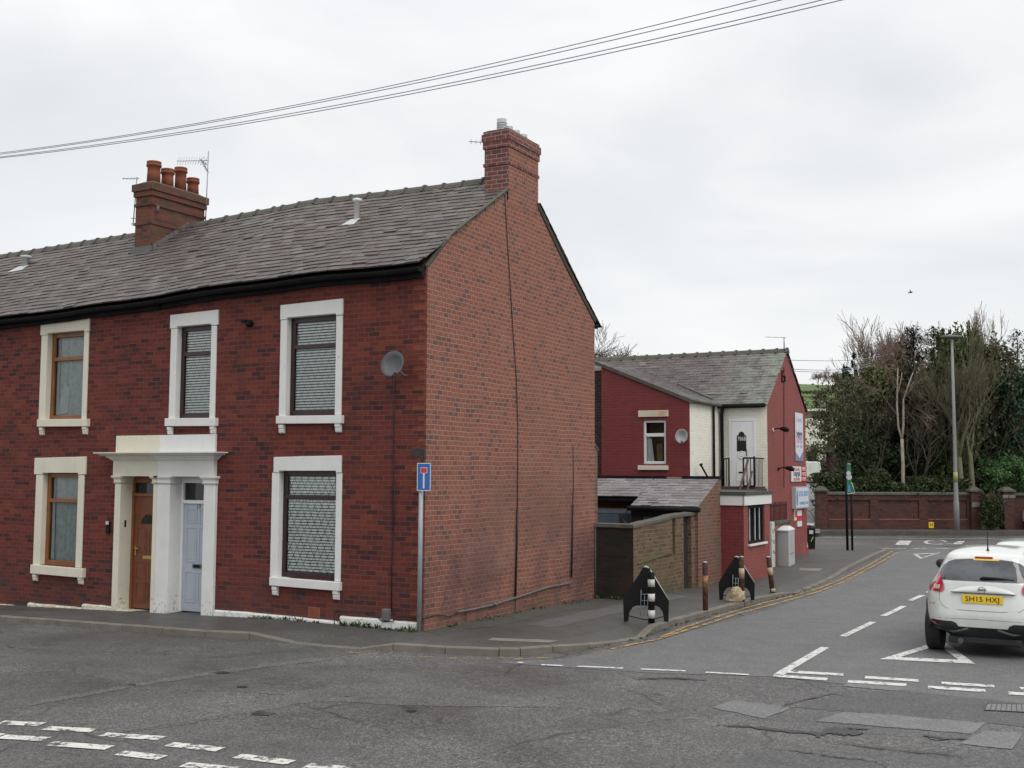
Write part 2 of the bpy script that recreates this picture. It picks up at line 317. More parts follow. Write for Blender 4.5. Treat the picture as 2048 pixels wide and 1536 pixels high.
m_slate3=slate_mat('outbuilding_slate',[(.13,.12,.125),(.17,.15,.155),(.21,.19,.195),(.16,.13,.14),(.24,.23,.225)],mossamt=.25)
m_ridge=paint('ridge_tile_clay',(.085,.08,.065),.85,.3,5,dirt=(.05,.06,.03),dirtamt=.6)
m_white=paint('white_masonry_paint',(.68,.68,.66),.6,.05,3,dirt=(.45,.43,.38),dirtamt=.4,base=((.36,.33,.28),-.2,.5,.75))
m_cream=paint('cream_masonry_paint',(.65,.62,.51),.6,.05,3,dirt=(.42,.39,.30),dirtamt=.4,base=((.36,.31,.22),-.2,.5,.75))
m_upvcw=paint('white_upvc',(.72,.73,.74),.35,.03,4)
m_rose=paint('dark_mahogany_frame',(.028,.010,.012),.35,.2,5,bmp=0)
m_oak=paint('golden_oak_frame',(.20,.075,.022),.4,.3,3,bmp=0)
m_brown=paint('brown_door_skin',(.16,.05,.022),.4,.2,4,bmp=0)
m_bluegrey=paint('blue_grey_door_paint',(.40,.44,.49),.45,.04,4,bmp=0)
m_black=paint('black_plastic',(.008,.008,.009),.75,.3,8,spec=.2)
m_soft=paint('weathered_black_timber',(.012,.011,.011),.9,.4,4,spec=.2)
m_lead=paint('grey_lead',(.12,.12,.12),.8,.15,6)
m_grey=paint('grey_galvanised_steel',(.30,.33,.35),.5,.1,10,metal=.3)
m_terra=paint('terracotta_pot',(.22,.06,.03),.8,.3,9,dirt=(.06,.06,.035),dirtamt=.7)
m_greyc=paint('grey_cowl_metal',(.45,.46,.47),.5,.1,8)
m_blind=paint('white_blind_fabric',(.80,.88,.85),.8,.05,9,bmp=0)
m_curt=paint('grey_green_blind',(.34,.42,.40),.9,.25,9,bmp=0)
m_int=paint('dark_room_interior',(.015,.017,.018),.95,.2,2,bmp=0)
m_glass=glass('window_glass',(1,1,1))
m_glassd=glass('dark_window_glass',(.25,.28,.30))
m_brass=paint('brass',(.5,.35,.12),.35,.1,9,metal=.8,bmp=0)
m_stone=paint('kerb_stone',(.16,.145,.12),.85,.25,5,dirt=(.06,.065,.045),dirtamt=.7)
m_cop=paint('coping_stone',(.08,.076,.062),.9,.3,4,dirt=(.05,.06,.03),dirtamt=.7)
m_road=asphalt('road_asphalt',(.108,.104,.101),.42,.30,.65,rust=.8,crack=.9,coarse=.5)
m_road2=asphalt('side_road_asphalt',(.135,.134,.133),.08,.12,.35)
m_pave=asphalt('pavement_asphalt',(.078,.075,.071),.22,.35,.35,green=.45)
m_patch=asphalt('pale_asphalt_patch',(.162,.161,.158),.1,.2,.3)
m_patch2=asphalt('worn_asphalt_band',(.122,.119,.115),.15,.2,.6)
m_patchd=asphalt('dark_asphalt_patch',(.092,.092,.092),.12,.1,.45)
m_crack=paint('pothole_dark',(.016,.017,.018),.5,.4,9)
m_flag=paint('paving_flag',(.17,.155,.13),.85,.2,4)
m_wline=marking('white_road_paint',(.66,.66,.63),.22)
m_wworn=marking('worn_white_road_paint',(.66,.65,.60),.40,6)
m_wfaint=marking('faint_white_road_paint',(.42,.42,.40),.55,8)
m_yline=marking('yellow_road_paint',(.48,.31,.10),.5)
m_yworn=marking('worn_yellow_road_paint',(.60,.40,.05),.75,6)
m_cable=paint('black_cable',(.01,.01,.011),.6,.1,5,bmp=0)
m_wire=paint('overhead_wire',(.25,.25,.34),.6,.1,5,bmp=0)
m_dish=paint('dish_grey',(.075,.08,.085),.5,.1,8,bmp=0)
m_blue=paint('sign_blue',(.02,.12,.42),.4,.03,5,bmp=0)
m_redp=paint('sign_red',(.55,.03,.03),.4,.05,5,bmp=0)
m_lblue=paint('sign_pale_blue',(.10,.25,.50),.4,.1,5,bmp=0)
m_green=paint('banner_green',(.02,.18,.08),.5,.1,5,bmp=0)
m_yel=paint('yellow_plate',(.78,.52,.03),.4,.03,5,bmp=0)
m_bark=paint('tree_bark',(.085,.07,.05),.9,.3,3)
m_barkg=paint('green_lichen_bark',(.12,.115,.065),.9,.25,3)
m_barkr=paint('reddish_twigs',(.17,.115,.095),.9,.25,3)
m_birch=paint('birch_bark',(.38,.34,.26),.8,.2,4,dirt=(.07,.05,.04),dirtamt=.8)
m_rust=paint('rusty_steel',(.06,.032,.022),.8,.4,14,dirt=(.25,.11,.03),dirtamt=.6)
m_rustw=paint('rust_stained_white_band',(.45,.36,.24),.8,.3,14,dirt=(.25,.09,.02),dirtamt=.95)
# ------------------------------------------------------------------ ground
KX=(-15,-3); KY=(0,8)
def drape(polys,z,name,mat,label=None,kind='structure',single_name=None,cat=None):
    bm=bmesh.new()
    for i_,p in enumerate(polys):
        vs=[bm.verts.new((q[0],q[1],i_*5e-5)) for q in p]
        try: bm.faces.new(vs)
        except ValueError: pass
    for ax,ks in ((0,KX),(1,KY)):
        for k in ks:
            no=[0,0,0]; no[ax]=1; co=[0,0,0]; co[ax]=k
            bmesh.ops.bisect_plane(bm,geom=bm.verts[:]+bm.edges[:]+bm.faces[:],plane_co=co,plane_no=no)
    bmesh.ops.triangulate(bm,faces=bm.faces[:])
    for v in bm.verts: v.co.z+=hf(v.co.x,v.co.y)+z
    bmesh.ops.recalc_face_normals(bm,faces=bm.faces[:])
    for f in bm.faces:
        if f.normal.z<0: f.normal_flip()
    me=bpy.data.meshes.new(name); bm.to_mesh(me); bm.free(); me.materials.append(mat)
    o=bpy.data.objects.new(name,me); COL.objects.link(o); return tag(o,label,cat,None,kind)
WA=G(1640,1063); WN=Vector((-WD.y,WD.x,0))   # far wall line and its far-side normal
def wl(t,off=0): return WA+WD*t+WN*off
# road sheet up to the far pavement
a_,b_=wl(-90,-.6),wl(90,-.6)
drape([[(-80,-60),(90,-60),(b_.x,b_.y),(a_.x,a_.y)]],-.1,'road',m_road)
# side road's smoother asphalt (4 mm above)
drape([[G(1300,1346,-.1),G(1552,1354,-.1),G(1700,1370,-.1),(16,-1.35),(16,30),(3.0,30),(2.6,26),(3.0,23),(3.3,20),(3.6,12),(3.55,8),(3.4,4),(3.35,1.5),(2.9,-.7),(2.2,-1.5)]],-.096,'side_road',m_road2)
KP=[(0,1243.5,1),(244,1262,1),(410,1275,1),(498,1279,1),(588,1288,0),(640,1293,0),(715,1299,0),(786,1302,1),(890,1308,1),(998,1312,1),(1041,1311.5,1),(1106,1306,1),(1178,1297,.6),(1240,1285,.1),(1286,1276,0),(1311,1264,1),(1350,1250,1),(1415,1233,1),(1458,1221,1),(1522,1203.5,1),(1575,1191,.6),(1596,1186,0),(1640,1167,0),(1674,1153.5,.3),(1700,1140,1),(1758,1111,1),(1774,1104,.6),(1768,1099,.4),(1750,1096,.3),(1690,1093,.2),(1632,1092,.2)]
K=[(G(x,y,-.1),h) for x,y,h in KP]
K=[(Vector((-60,K[0][0].y-.3,0)),1),(Vector((-15,K[0][0].y-.1,0)),1)]+K+[(Vector((-60,26,0)),.2)]
def inward(i):
    a=K[max(i-1,0)][0]; b=K[min(i+1,len(K)-1)][0]; d=Vector((b.x-a.x,b.y-a.y,0)).normalized(); return Vector((-d.y,d.x,0))
NI=[inward(i) for i in range(len(K))]
inner=[K[i][0]+NI[i]*.5 for i in range(len(K))]
# pavement interior + shelving strip to the kerb back
drape([[(p.x,p.y) for p in inner]],0,'pavement',m_pave)
mb=MB()
for i in range(len(K)-1):
    q=[]
    for j in (i,i+1):
        p,h=K[j]; a=p+NI[j]*.12; z=hf(a.x,a.y)-.1+.012+.088*h; q.append((Vector((a.x,a.y,z)),Vector((inner[j].x,inner[j].y,hf(inner[j].x,inner[j].y)))))
    mb.poly([q[0][0],q[1][0],q[1][1],q[0][1]])
tag(mb.build('pavement_edge',m_pave),None,None,None,'structure')
mb=MB(); rnd=random.Random(3)
for i in range(1,len(K)-2):
    (p,h0),(q,h1)=K[i],K[i+1]; L=(q-p).length; n=max(1,round(L/.9)) 
    for k in range(n):
        t0,t1=k/n+.006/L*1,(k+1)/n-.006/L
        c=[]
        for t_ in (t0,t1):
            a=p.lerp(q,t_); nn=NI[i].lerp(NI[i+1],t_); h=h0+(h1-h0)*t_; zb=hf(a.x,a.y)-.1; zt=zb+.014+.09*h+rnd.uniform(-.004,.004)
            b=a+nn*.13
            c.append([(a.x,a.y,zb-.1),(a.x,a.y,zt-.012),(a.x+nn.x*.015,a.y+nn.y*.015,zt),(b.x,b.y,zt),(b.x,b.y,zb-.1)])
        mb.loft(c,True,False)
tag(mb.build('kerb',m_stone),None,None,None,'structure')
# far pavement and kerb
mb=MB()
mb.prism([(*wl(t,o).xy,-.4) for t,o in ((-90,-.6-.9),(90,-.6-.9),(90,.3),(-90,.3))],(0,0,.4-.1+.09-.0))
tag(mb.build('far_pavement',m_pave),None,None,None,'structure')
mb=MB()
mb.prism([(*wl(t,o).xy,-.3) for t,o in ((-90,-1.63),(90,-1.63),(90,-1.503),(-90,-1.503))],(0,0,.3-.1+.093))
tag(mb.build('far_kerb',m_cop),None,None,None,'structure')
# terrain beyond the far wall: rises gently, then the hill
def hz(t): 
    z=-.12
    if t>0: z+=.036*min(t,60)
    if t>170:
        s=min(1,(t-170)/210); z+=33.2*s*s*(3-2*s)
    return z
mb=MB(); ts=[.25,8,20,40,60,100,170]+[170+i*10.5 for i in range(1,21)]+[420,520,900,1800]; us=[-1500,-800,-400]+[-300+i*40 for i in range(16)]+[500,900,1500]
ids=[]
for t_ in ts:
    row=[]
    for u_ in us:
        p=wl(u_,t_); z=hz(t_)+(2.2*math.sin(u_*.012+.4)+.8*math.sin(u_*.03))*max(0,min(1,(t_-170)/210)); row.append((p.x,p.y,z))
    ids.append(mb.vv(row))
for a,b in zip(ids,ids[1:]):
    for i in range(len(us)-1): mb.face((a[i],a[i+1],b[i+1],b[i]),True)
m_grass,t,b=newmat('hill_grass'); f=noise(t,.02,5,.6); col=ramp(t,f,[(.3,(.07,.12,.03)),(.55,(.10,.155,.045)),(.75,(.12,.15,.06))]); col=mixc(t,1,col,ramp(t,noise(t,.35,5,.7),[(.3,.75),(.7,1.2)]),'MULTIPLY'); t.links.new(col,b.inputs['Base Color']); b.inputs['Roughness'].default_value=.95
tag(mb.build('hill',m_grass),None,None,None,'structure')
# rising lane between shop and far wall
mb=MB(); pts=[]
for px0,px1,py,d in ((1560,1640,1066,51),(1575,1640,1040,58),(1590,1642,1015,66),(1600,1643,975,88),(1606,1646,957,107),(1606,1652,952,125)):
    A,B=PD(px0,py,d),PD(px1,py,d); 
    za=hz((A-WA).dot(WN))+.08; zb=hz((B-WA).dot(WN))+.08; pts.append(((A.x,A.y,max(za,-.06)),(B.x,B.y,max(zb,-.06))))
for a,b in zip(pts,pts[1:]): mb.poly([a[0],a[1],b[1],b[0]])
tag(mb.build('lane',m_patch),None,None,None,'structure')
# ---- markings
def bar(p,q,w,name='x'):
    p,q=Vector((p[0],p[1],0)),Vector((q[0],q[1],0)); d=(q-p).normalized(); n=Vector((-d.y,d.x,0))*w/2
    return [p-n,q-n,q+n,p+n]
g=lambda x,y:G(x,y,-.1)
def r7(x,y): return g(1200+x/2.415,1240+y/2.415)
def r8(x,y): return g(x/2.048,1180+y/2.048)
P=[]
for a in ((840,272,1098,290),(1197,300,1480,318),(1584,328,1862,346),(1972,357,2200,371),(905,253,1177,268),(1280,280,1540,297),(1650,308,1905,324),(2030,334,2290,349)):
    P.append(bar(r7(a[0],a[1]),r7(a[2],a[3]),.19))
drape(P,-.088,'give_way_lines',m_wline)
P=[bar(g(1556,1352),g(1650,1296),.13)]
for a in ((1686,1274,1746,1245),(1766,1233,1808,1213),(1820,1202,1846,1191),(1856,1186,1875,1177)): P.append(bar(g(a[0],a[1]),g(a[2],a[3]),.12))
drape(P,-.088,'centre_line',m_wline)
# hollow give-way triangle, apex under the white car
A,B,C=g(1759,1320),g(1950,1329),g(1885,1282)
cen=(A+B+C)/3
def inset(p,k): return p+(cen-p)*k
kA=inset(A,.38); kB=inset(B,.38); kC=inset(C,.38)
drape([[A,B,kB,kA],[B,C,kC,kB],[C,A,kA,kC]],-.088,'give_way_triangle',m_wline)
A,B,C=g(1826,1108.5),g(1882,1106),g(1840,1118.5); cen=(A+B+C)/3
kA,kB,kC=[inset(p,.34) for p in (A,B,C)]
drape([[A,B,kB,kA],[B,C,kC,kB],[C,A,kA,kC]],-.088,'far_give_way_triangle',m_wworn)
P=[]
for a in ((-120,530,-20,538),(0,545,172,553),(185,568,388,578),(418,594,662,610),(692,634,903,656),(972,682,1192,710),(1255,722,1480,750),
          (-60,594,0,600),(5,603,190,614),(202,631,450,649),(490,670,665,690),(752,718,960,738),(1325,727,1400,735)):
    P.append(bar(r8(a[0],a[1]),r8(a[2],a[3]),.17))
drape(P,-.092,'worn_give_way_lines',m_wworn)
P=[]
for a in ((1036,1326,1046,1327),(1082,1331,1126,1333),(1154,1334,1246,1338),(1281,1339.5,1371,1343.5),(1411,1346,1498,1351)): P.append(bar(g(a[0],a[1]),g(a[2],a[3]),.09))
drape(P,-.088,'edge_dashes',m_wline)
P=[]
for a in ((1637,1075.5,1712,1075.5),(1798,1077.5,1990,1077.5),(1990,1080,2048,1080)): P.append(bar(g(a[0],a[1]),g(a[2],a[3]),.12))
P.append(bar(g(1803,1090.5),g(1811,1082),.5))
for a in ((1752,1097,1812,1098),(1826,1097.5,1853,1097.5),(1870,1097.5,1896,1097.5)): P.append(bar(g(a[0],a[1]),g(a[2],a[3]),.2))
# lettering remains on the far road: an open oval and a stroke
ov=[g(1872+21*math.cos(a),1085+4.2*math.sin(a)) for a in [2*math.pi*k/20 for k in range(3,20)]]
P+=[bar(p,q,.16) for p,q in zip(ov,ov[1:])]
P.append(bar(g(1893,1088.5),g(1918,1089),.2)); P.append(bar(g(1914,1089),g(1922,1083),.3))
drape(P,-.088,'far_road_lines',m_wworn)
def lines(paths,w,name,mat):
    P=[]
    for pth in paths:
        pts=[g(*p) for p in pth]; ls=[];
        for i,p in enumerate(pts):
            d=(pts[min(i+1,len(pts)-1)]-pts[max(i-1,0)]); d.z=0; d.normalize(); n=Vector((-d.y,d.x,0))*w/2; ls.append((p-n,p+n))
        for a,b in zip(ls,ls[1:]): P.append([a[0],b[0],b[1],a[1]])
    drape(P,-.088,name,mat)
lines([[(1323,1275),(1370,1255.5),(1415,1240.5),(1470,1223),(1522,1208.5),(1580,1194),(1640,1177),(1690,1156),(1740,1130),(1784,1103)],
       [(1223,1299.5),(1270,1289),(1316,1279.5),(1370,1262),(1415,1248.5),(1470,1230),(1522,1216),(1580,1200.5),(1640,1183.5),(1695,1161),(1745,1134),(1795,1106)]],.075,'double_yellow_lines',m_yline)
lines([[(626,1301),(655,1302.5)],[(690,1306),(752,1309)],[(700,1304.5),(748,1307)],[(815,1314.5),(880,1316)],[(898,1317.5),(960,1318),(1060,1317.5),(1115,1317)],[(972,1321.5),(1010,1321.5),(1060,1318.5)],[(1185,1308),(1223,1299.5)]],.06,'worn_yellow_lines',m_yworn)
def rag(pts,f,seed,amp=5,step=26):
    r=random.Random(seed); out=[]
    for (x0,y0),(x1,y1) in zip(pts,pts[1:]+pts[:1]):
        n=max(1,int(math.hypot(x1-x0,y1-y0)/step))
        for k in range(n): out.append(f(x0+(x1-x0)*k/n+r.uniform(-amp,amp),y0+(y1-y0)*k/n+r.uniform(-amp,amp)*.4))
    return out
drape([rag(p,r7,len(p)) for p in ([(540,425),(640,390),(700,396),(925,427),(850,455),(790,478)],[(1040,490),(1180,445),(1420,462),(1862,500),(1800,552),(1400,520)],[(1740,600),(1850,537),(2043,547),(1990,628)],[(1170,322),(1200,306),(1490,324),(1440,345)])],-.094,'pale_road_patches',m_patch)
drape([rag(p,r7,3,9) for p in ([(930,425),(1200,345),(1500,340),(2500,400),(2500,560),(1870,500),(1200,445)],[(700,625),(1400,690),(1300,760),(640,760)])],-.0965,'dark_road_patches',m_patchd)
drape([rag(p,r8,5,7) for p in ([(400,600),(900,500),(1350,390),(1700,375),(2048,430),(2300,480),(1700,475),(1300,455),(700,560)],[(100,466),(600,375),(1100,300),(1380,285),(1120,312),(620,385),(120,475)],[(950,412),(1250,425),(1500,440),(1230,436)])],-.0965,'worn_road_bands',m_patch2)
def crackline(pts,w,seed):
    r=random.Random(seed); out=[]; 
    for (x0,y0),(x1,y1) in zip(pts,pts[1:]):
        n=7
        for k in range(n):
            out.append((x0+(x1-x0)*k/n+r.uniform(-4,4),y0+(y1-y0)*k/n+r.uniform(-3,3)))
    out.append(pts[-1]); top=[]; bot=[]
    for i,(x,y) in enumerate(out):
        s=w*r.uniform(.25,1)*(math.sin(math.pi*(i+.5)/len(out))**.5); top.append((x,y-s)); bot.append((x,y+s))
    return [[r7(*top[i]),r7(*top[i+1]),r7(*bot[i+1]),r7(*bot[i])] for i in range(len(out)-1)]
P=crackline([(560,510),(740,520),(900,540),(1060,552),(1200,525),(1300,530)],9,1)+crackline([(1040,565),(1110,535),(1190,545),(1270,548)],22,2)+crackline([(1560,560),(1640,575),(1780,580)],6,3)+crackline([(780,622),(980,640),(1120,665),(1240,675),(1330,690),(1390,715)],3,4)+crackline([(1180,385-20),(1120,375-15),(900,410),(860,440)],3,5)+crackline([(150,286),(320,283),(520,292)],3,6)+crackline([(1150,600),(1500,640),(1750,660)],4,7)
drape(P,-.092,'road_cracks',m_crack)
m_wetd=asphalt('wet_hollow',(.05,.046,.044),.2,.1,.2,rough=.25)
def blob(cx,cy,rx,ry,f,seed,n=18):
    r=random.Random(seed); return [f(cx+rx*math.cos(2*math.pi*k/n)*r.uniform(.75,1.1),cy+ry*math.sin(2*math.pi*k/n)*r.uniform(.75,1.1)) for k in range(n)]
drape([blob(1190,545,90,14,r7,1),blob(1080,507,50,9,r8,2),blob(905,340,42,5,r8,3),blob(540,390,22,4,r8,4),blob(990,398,24,4,r8,5),blob(1685,497,22,5,r8,6),blob(1640,575,50,9,r7,7)],-.093,'road_hollows',m_wetd)
mc=[r7(1870,406),r7(2080,411),r7(2090,452),r7(1855,440)]
drape([mc],-.089,'inspection_cover',paint('cast_iron_cover',(.17,.17,.165),.6,.2,12,metal=.2),None)
drape([[mc[0].lerp(mc[1],k/9),mc[0].lerp(mc[1],k/9+.02),mc[3].lerp(mc[2],k/9+.02),mc[3].lerp(mc[2],k/9)] for k in range(10)]+[[mc[0],mc[1],mc[1].lerp(mc[2],.06),mc[0].lerp(mc[3],.06)],[mc[3].lerp(mc[0],.06),mc[2].lerp(mc[1],.06),mc[2],mc[3]]],-.0875,'cover_ribs',m_crack)
# flat paving slabs let into the pavement
g0=lambda x,y:G(x,y,0)
drape([[g0(985,1276),g0(1120,1281),g0(1100,1286),g0(975,1281)],[g0(1600,1136),g0(1646,1137),g0(1638,1143),g0(1598,1141)]],.004,'paving_slabs',m_flag)
m_pgreen=asphalt('mossy_pavement',(.075,.075,.062),.3,.2,.3,green=.9)
m_pat=asphalt('pavement_repair',(.105,.103,.099),.15,.25,.3); m_patk=asphalt('dark_pavement_repair',(.062,.061,.06),.15,.3,.3)
drape([rag([(846,1262),(1000,1232),(1185,1200),(1215,1206),(1100,1228),(1000,1250),(880,1268)],g0,3,4,20),rag([(0,1216),(120,1218),(120,1221),(0,1219)],g0,5,2,20)],.003,'mossy_margin',m_pgreen)
drape([rag([(1050,1250),(1180,1222),(1330,1190),(1380,1192),(1240,1226),(1100,1256)],g0,7,3,24)],.0035,'pavement_repairs',m_pat)
# ------------------------------------------------------------------ terrace
def interp(tab,x):
    if x<=tab[0][0]: 
        (a,b),(c,d)=tab[0],tab[1]; return b+(d-b)*(x-a)/(c-a)
    for (a,b),(c,d) in zip(tab,tab[1:]):
        if x<=c: return b+(d-b)*(x-a)/(c-a)
    return tab[-1][1]
EAV=[(-15,5.60),(-10.4,5.70),(-6.85,5.79),(-3.8,5.925),(-2.2,5.95),(0.1,5.95)]
RDG=[(-15.2,8.03),(-12,8.08),(-8.1,8.17),(-5.1,8.30),(-3,8.25),(-0.9,8.23),(.1,8.2)]
eav=lambda x:interp(EAV,x)+.012*math.sin(x*2.3); rdg=lambda x:interp(RDG,x)
YE,YR=-.25,3.35
def roofz(x,y): v=(y-YE)/(YR-YE); return eav(x)*(1-v)+rdg(x)*v-.02*math.sin(math.pi*v)
def slates(mb,P,U,V,w,e,th,seed,nrm=Vector((0,-.55,.83)),slip=.02,ragged=0):
    r=random.Random(seed); rows=max(1,int(round(V/e))); e=V/rows
    for j in range(rows):
        off=(j%2)*w*.5+r.uniform(-.03,.03); n=int(U/w)+2; us=[max(0,min(U,off-w+(i*w)+r.uniform(-.012,.012))) for i in range(n+1)]
        for a,b in zip(us,us[1:]):
            if b-a<.03: continue
            dv=r.uniform(-.010,.010)-(r.random()<slip)*.04; lift=th*r.uniform(.7,1.5)+(r.random()<.03)*.012
            v0=max(0,j*e+dv) if j else j*e+dv*ragged; v1=min(V,(j+1)*e+.03)
            g_=.003; sk=r.uniform(-.006,.006)
            p=[P(a+g_,v0+sk)+nrm*lift,P(b-g_,v0-sk)+nrm*lift,P(b-g_,v1)+nrm*.004,P(a+g_,v1)+nrm*.004]
            q=[P(a+g_,v0+sk)-nrm*.004,P(b-g_,v0-sk)-nrm*.004]
            i=mb.vv(p+q); mb.face((i[0],i[1],i[2],i[3])); mb.face((i[4],i[5],i[1],i[0]))
            mb.face((i[4],i[0],i[3])); mb.face((i[5],i[2],i[1]))
XP=Y(322,900,0).x
def facade(x0,x1,openings,z0=-.5):
    mb=MB(); xs=sorted({x0,x1,*[o[i] for o in openings for i in (0,1)],*[x for x in [-15+i*.75 for i in range(21)] if x0<x<x1]})
    for a,b in zip(xs,xs[1:]):
        m=(a+b)/2; z=z0
        for o in sorted([o for o in openings if o[0]<m<o[1]],key=lambda o:o[2]):
            mb.poly([(a,0,z),(b,0,z),(b,0,o[2]),(a,0,o[2])]); z=o[3]
        mb.poly([(a,0,z),(b,0,z),(b,0,eav(b)-.02),(a,0,eav(a)-.02)])
    for o in openings:   # brick reveals
        a,b,c,d=o; D=.3
        mb.poly([(a,0,c),(a,D,c),(a,D,d),(a,0,d)]); mb.poly([(b,0,c),(b,0,d),(b,D,d),(b,D,c)]); mb.poly([(a,0,d),(a,D,d),(b,D,d),(b,0,d)]); mb.poly([(a,0,c),(b,0,c),(b,D,c),(a,D,c)])
    return mb
def fx(px,py): return Y(px,py,-.03).x
def fz(px,py): return Y(px,py,-.03).z
WIN=[ # L,R,top,lintelbottom, jambL,jambR, openL,openR,openBottom, sillL,sillR,sillTop,sillBottom
 dict(k='cream',y=745,l=(81,178,641,664),j=(80,174.5),o=(92,165,664,838),s=(73.5,172.7,838,853),b=870),
 dict(k='white',y=735,l=(340,435.7,624.5,650.6),j=(339.5,431),o=(351.5,420,650.6,835),s=(329,429.7,836,852),b=869),
 dict(k='white',y=735,l=(560.4,685,603.5,631.6),j=(559,683),o=(571.5,670,631.6,829),s=(551.4,681.7,831,847),b=866),
 dict(k='cream',y=1040,l=(68.3,170.7,914.5,947.3),j=(68.5,165),o=(81.5,152.8,946,1131),s=(60,164.3,1133.5,1151.5),b=1166),
 dict(k='white',y=1050,l=(546.8,681.6,912.5,942.3),j=(541.5,681.5),o=(555.5,670,942,1157),s=(538,677.5,1159.5,1176.5),b=1196)]
def winbox(w):
    y=w['y']; o=w['o']; c=lambda px,py: Y(px,py,-.03)
    return dict(o=(c(o[0],y).x,c(o[1],y).x,fz((o[0]+o[1])/2,o[3]),fz((o[0]+o[1])/2,o[2])))
doors=[dict(k='cream',o=(241,306.5,953,1222)),dict(k='white',o=(340,408,953,1228))]
ops={'cream':[],'white':[]}
for w in WIN: w['w']=winbox(w)['o']; q=w['w']; ops[w['k']].append((q[0]-.012,q[1]+.012,q[2]-.012,q[3]+.012))
for d in doors:
    o=d['o']; d['w']=(fx(o[0],1080),fx(o[1],1080),-.5 if d['k']=='x' else fz(o[0]+20,o[3])-.12,fz(o[0]+20,o[2])); q=d['w']; ops[d['k']].append((q[0]-.012,q[1]+.012,q[2]-.012,q[3]+.012))
H1=thing('terraced_house','end terraced house with white painted stone trim, pale blue-grey door and tall blank brick gable','house',(XP/2,3.3,0))
H2=thing('terraced_house','mid terraced house with cream painted stone trim and brown door, left of the gable-end house','house',(XP-3.5,3.3,-.15))
XL=-19.5
facade(XP,0,ops['white']).build('wall',m_front,H1)
facade(XL,XP,ops['cream']).build('wall',m_front,H2)
m_quoin=brick('quoin_brick',[(.15,.035,.02),(.19,.046,.024),(.22,.058,.028)],(.16,.08,.055),w=.225,mw=.0105)
for k in range(36):
    z=-.332+k*.166; w_=.225 if k%2 else .1125
    if z+.16<5.7 and not 15<k<17: MB().poly([(-w_,-.003,z+.05),(0,-.003,z+.05),(0,-.003,z+.133+.083*(k%1)),(-w_,-.003,z+.133)]).build('quoin_brick',m_quoin,H1)
# gable wall (with its quoin strip of red facade brick round the corner)
GP=[(0,5.93),(.73,6.60),(2.76,7.86),(3.35,8.20),(3.95,7.80),(5.17,6.84),(6.62,5.83)]
mb=MB(); mb.cm=0
mb.prism([(0.0,.055,-.5),(0.0,6.62,-.5)]+[(0.0,y,z-.075) for y,z in GP[::-1][:-1]]+[(0.0,.055,5.93)],(-.22,0,0))
mb.build('gable_wall',m_gable,H1)
MB().poly([(0,0,-.5),(0,.055,-.5),(0,.055,5.93),(0,0,5.9)]).build('wall',m_front,H1)
MB().poly([(-.22,6.62,-.5),(XP,6.62,-.5),(XP,6.62,5.8),(-.22,6.62,5.8)]).build('rear_wall',m_gable,H1)
MB().poly([(XP,6.62,-.9),(XL,6.62,-.9),(XL,6.62,5.8),(XP,6.62,5.8)]).build('rear_wall',m_gable,H2)
MB().poly([(XL,0,-1),(XL,6.62,-1),(XL,6.62,5.6),(XL,3.35,8),(XL,0,5.6)]).build('side_wall',m_gable,H2)
# stub of the rear outrigger seen past the gable
e1=X(1187,887,-.02); e2=X(1195,902,-.02)
mb=MB(); mb.prism([(-.02,6.625,-.4),(-.02,e2.y,-.4),(-.02,e2.y,e2.z),(-.02,6.625,e1.z)],(-.25,0,0)); mb.build('outrigger_stub',m_yardred,H1)
MB().prism([(.0,6.60,e1.z),(.0,e2.y+.03,e2.z-.01),(.0,e2.y+.03,e2.z+.03),(.0,6.60,e1.z+.04)],(-.3,0,0)).build('stub_coping',m_lead,H1)
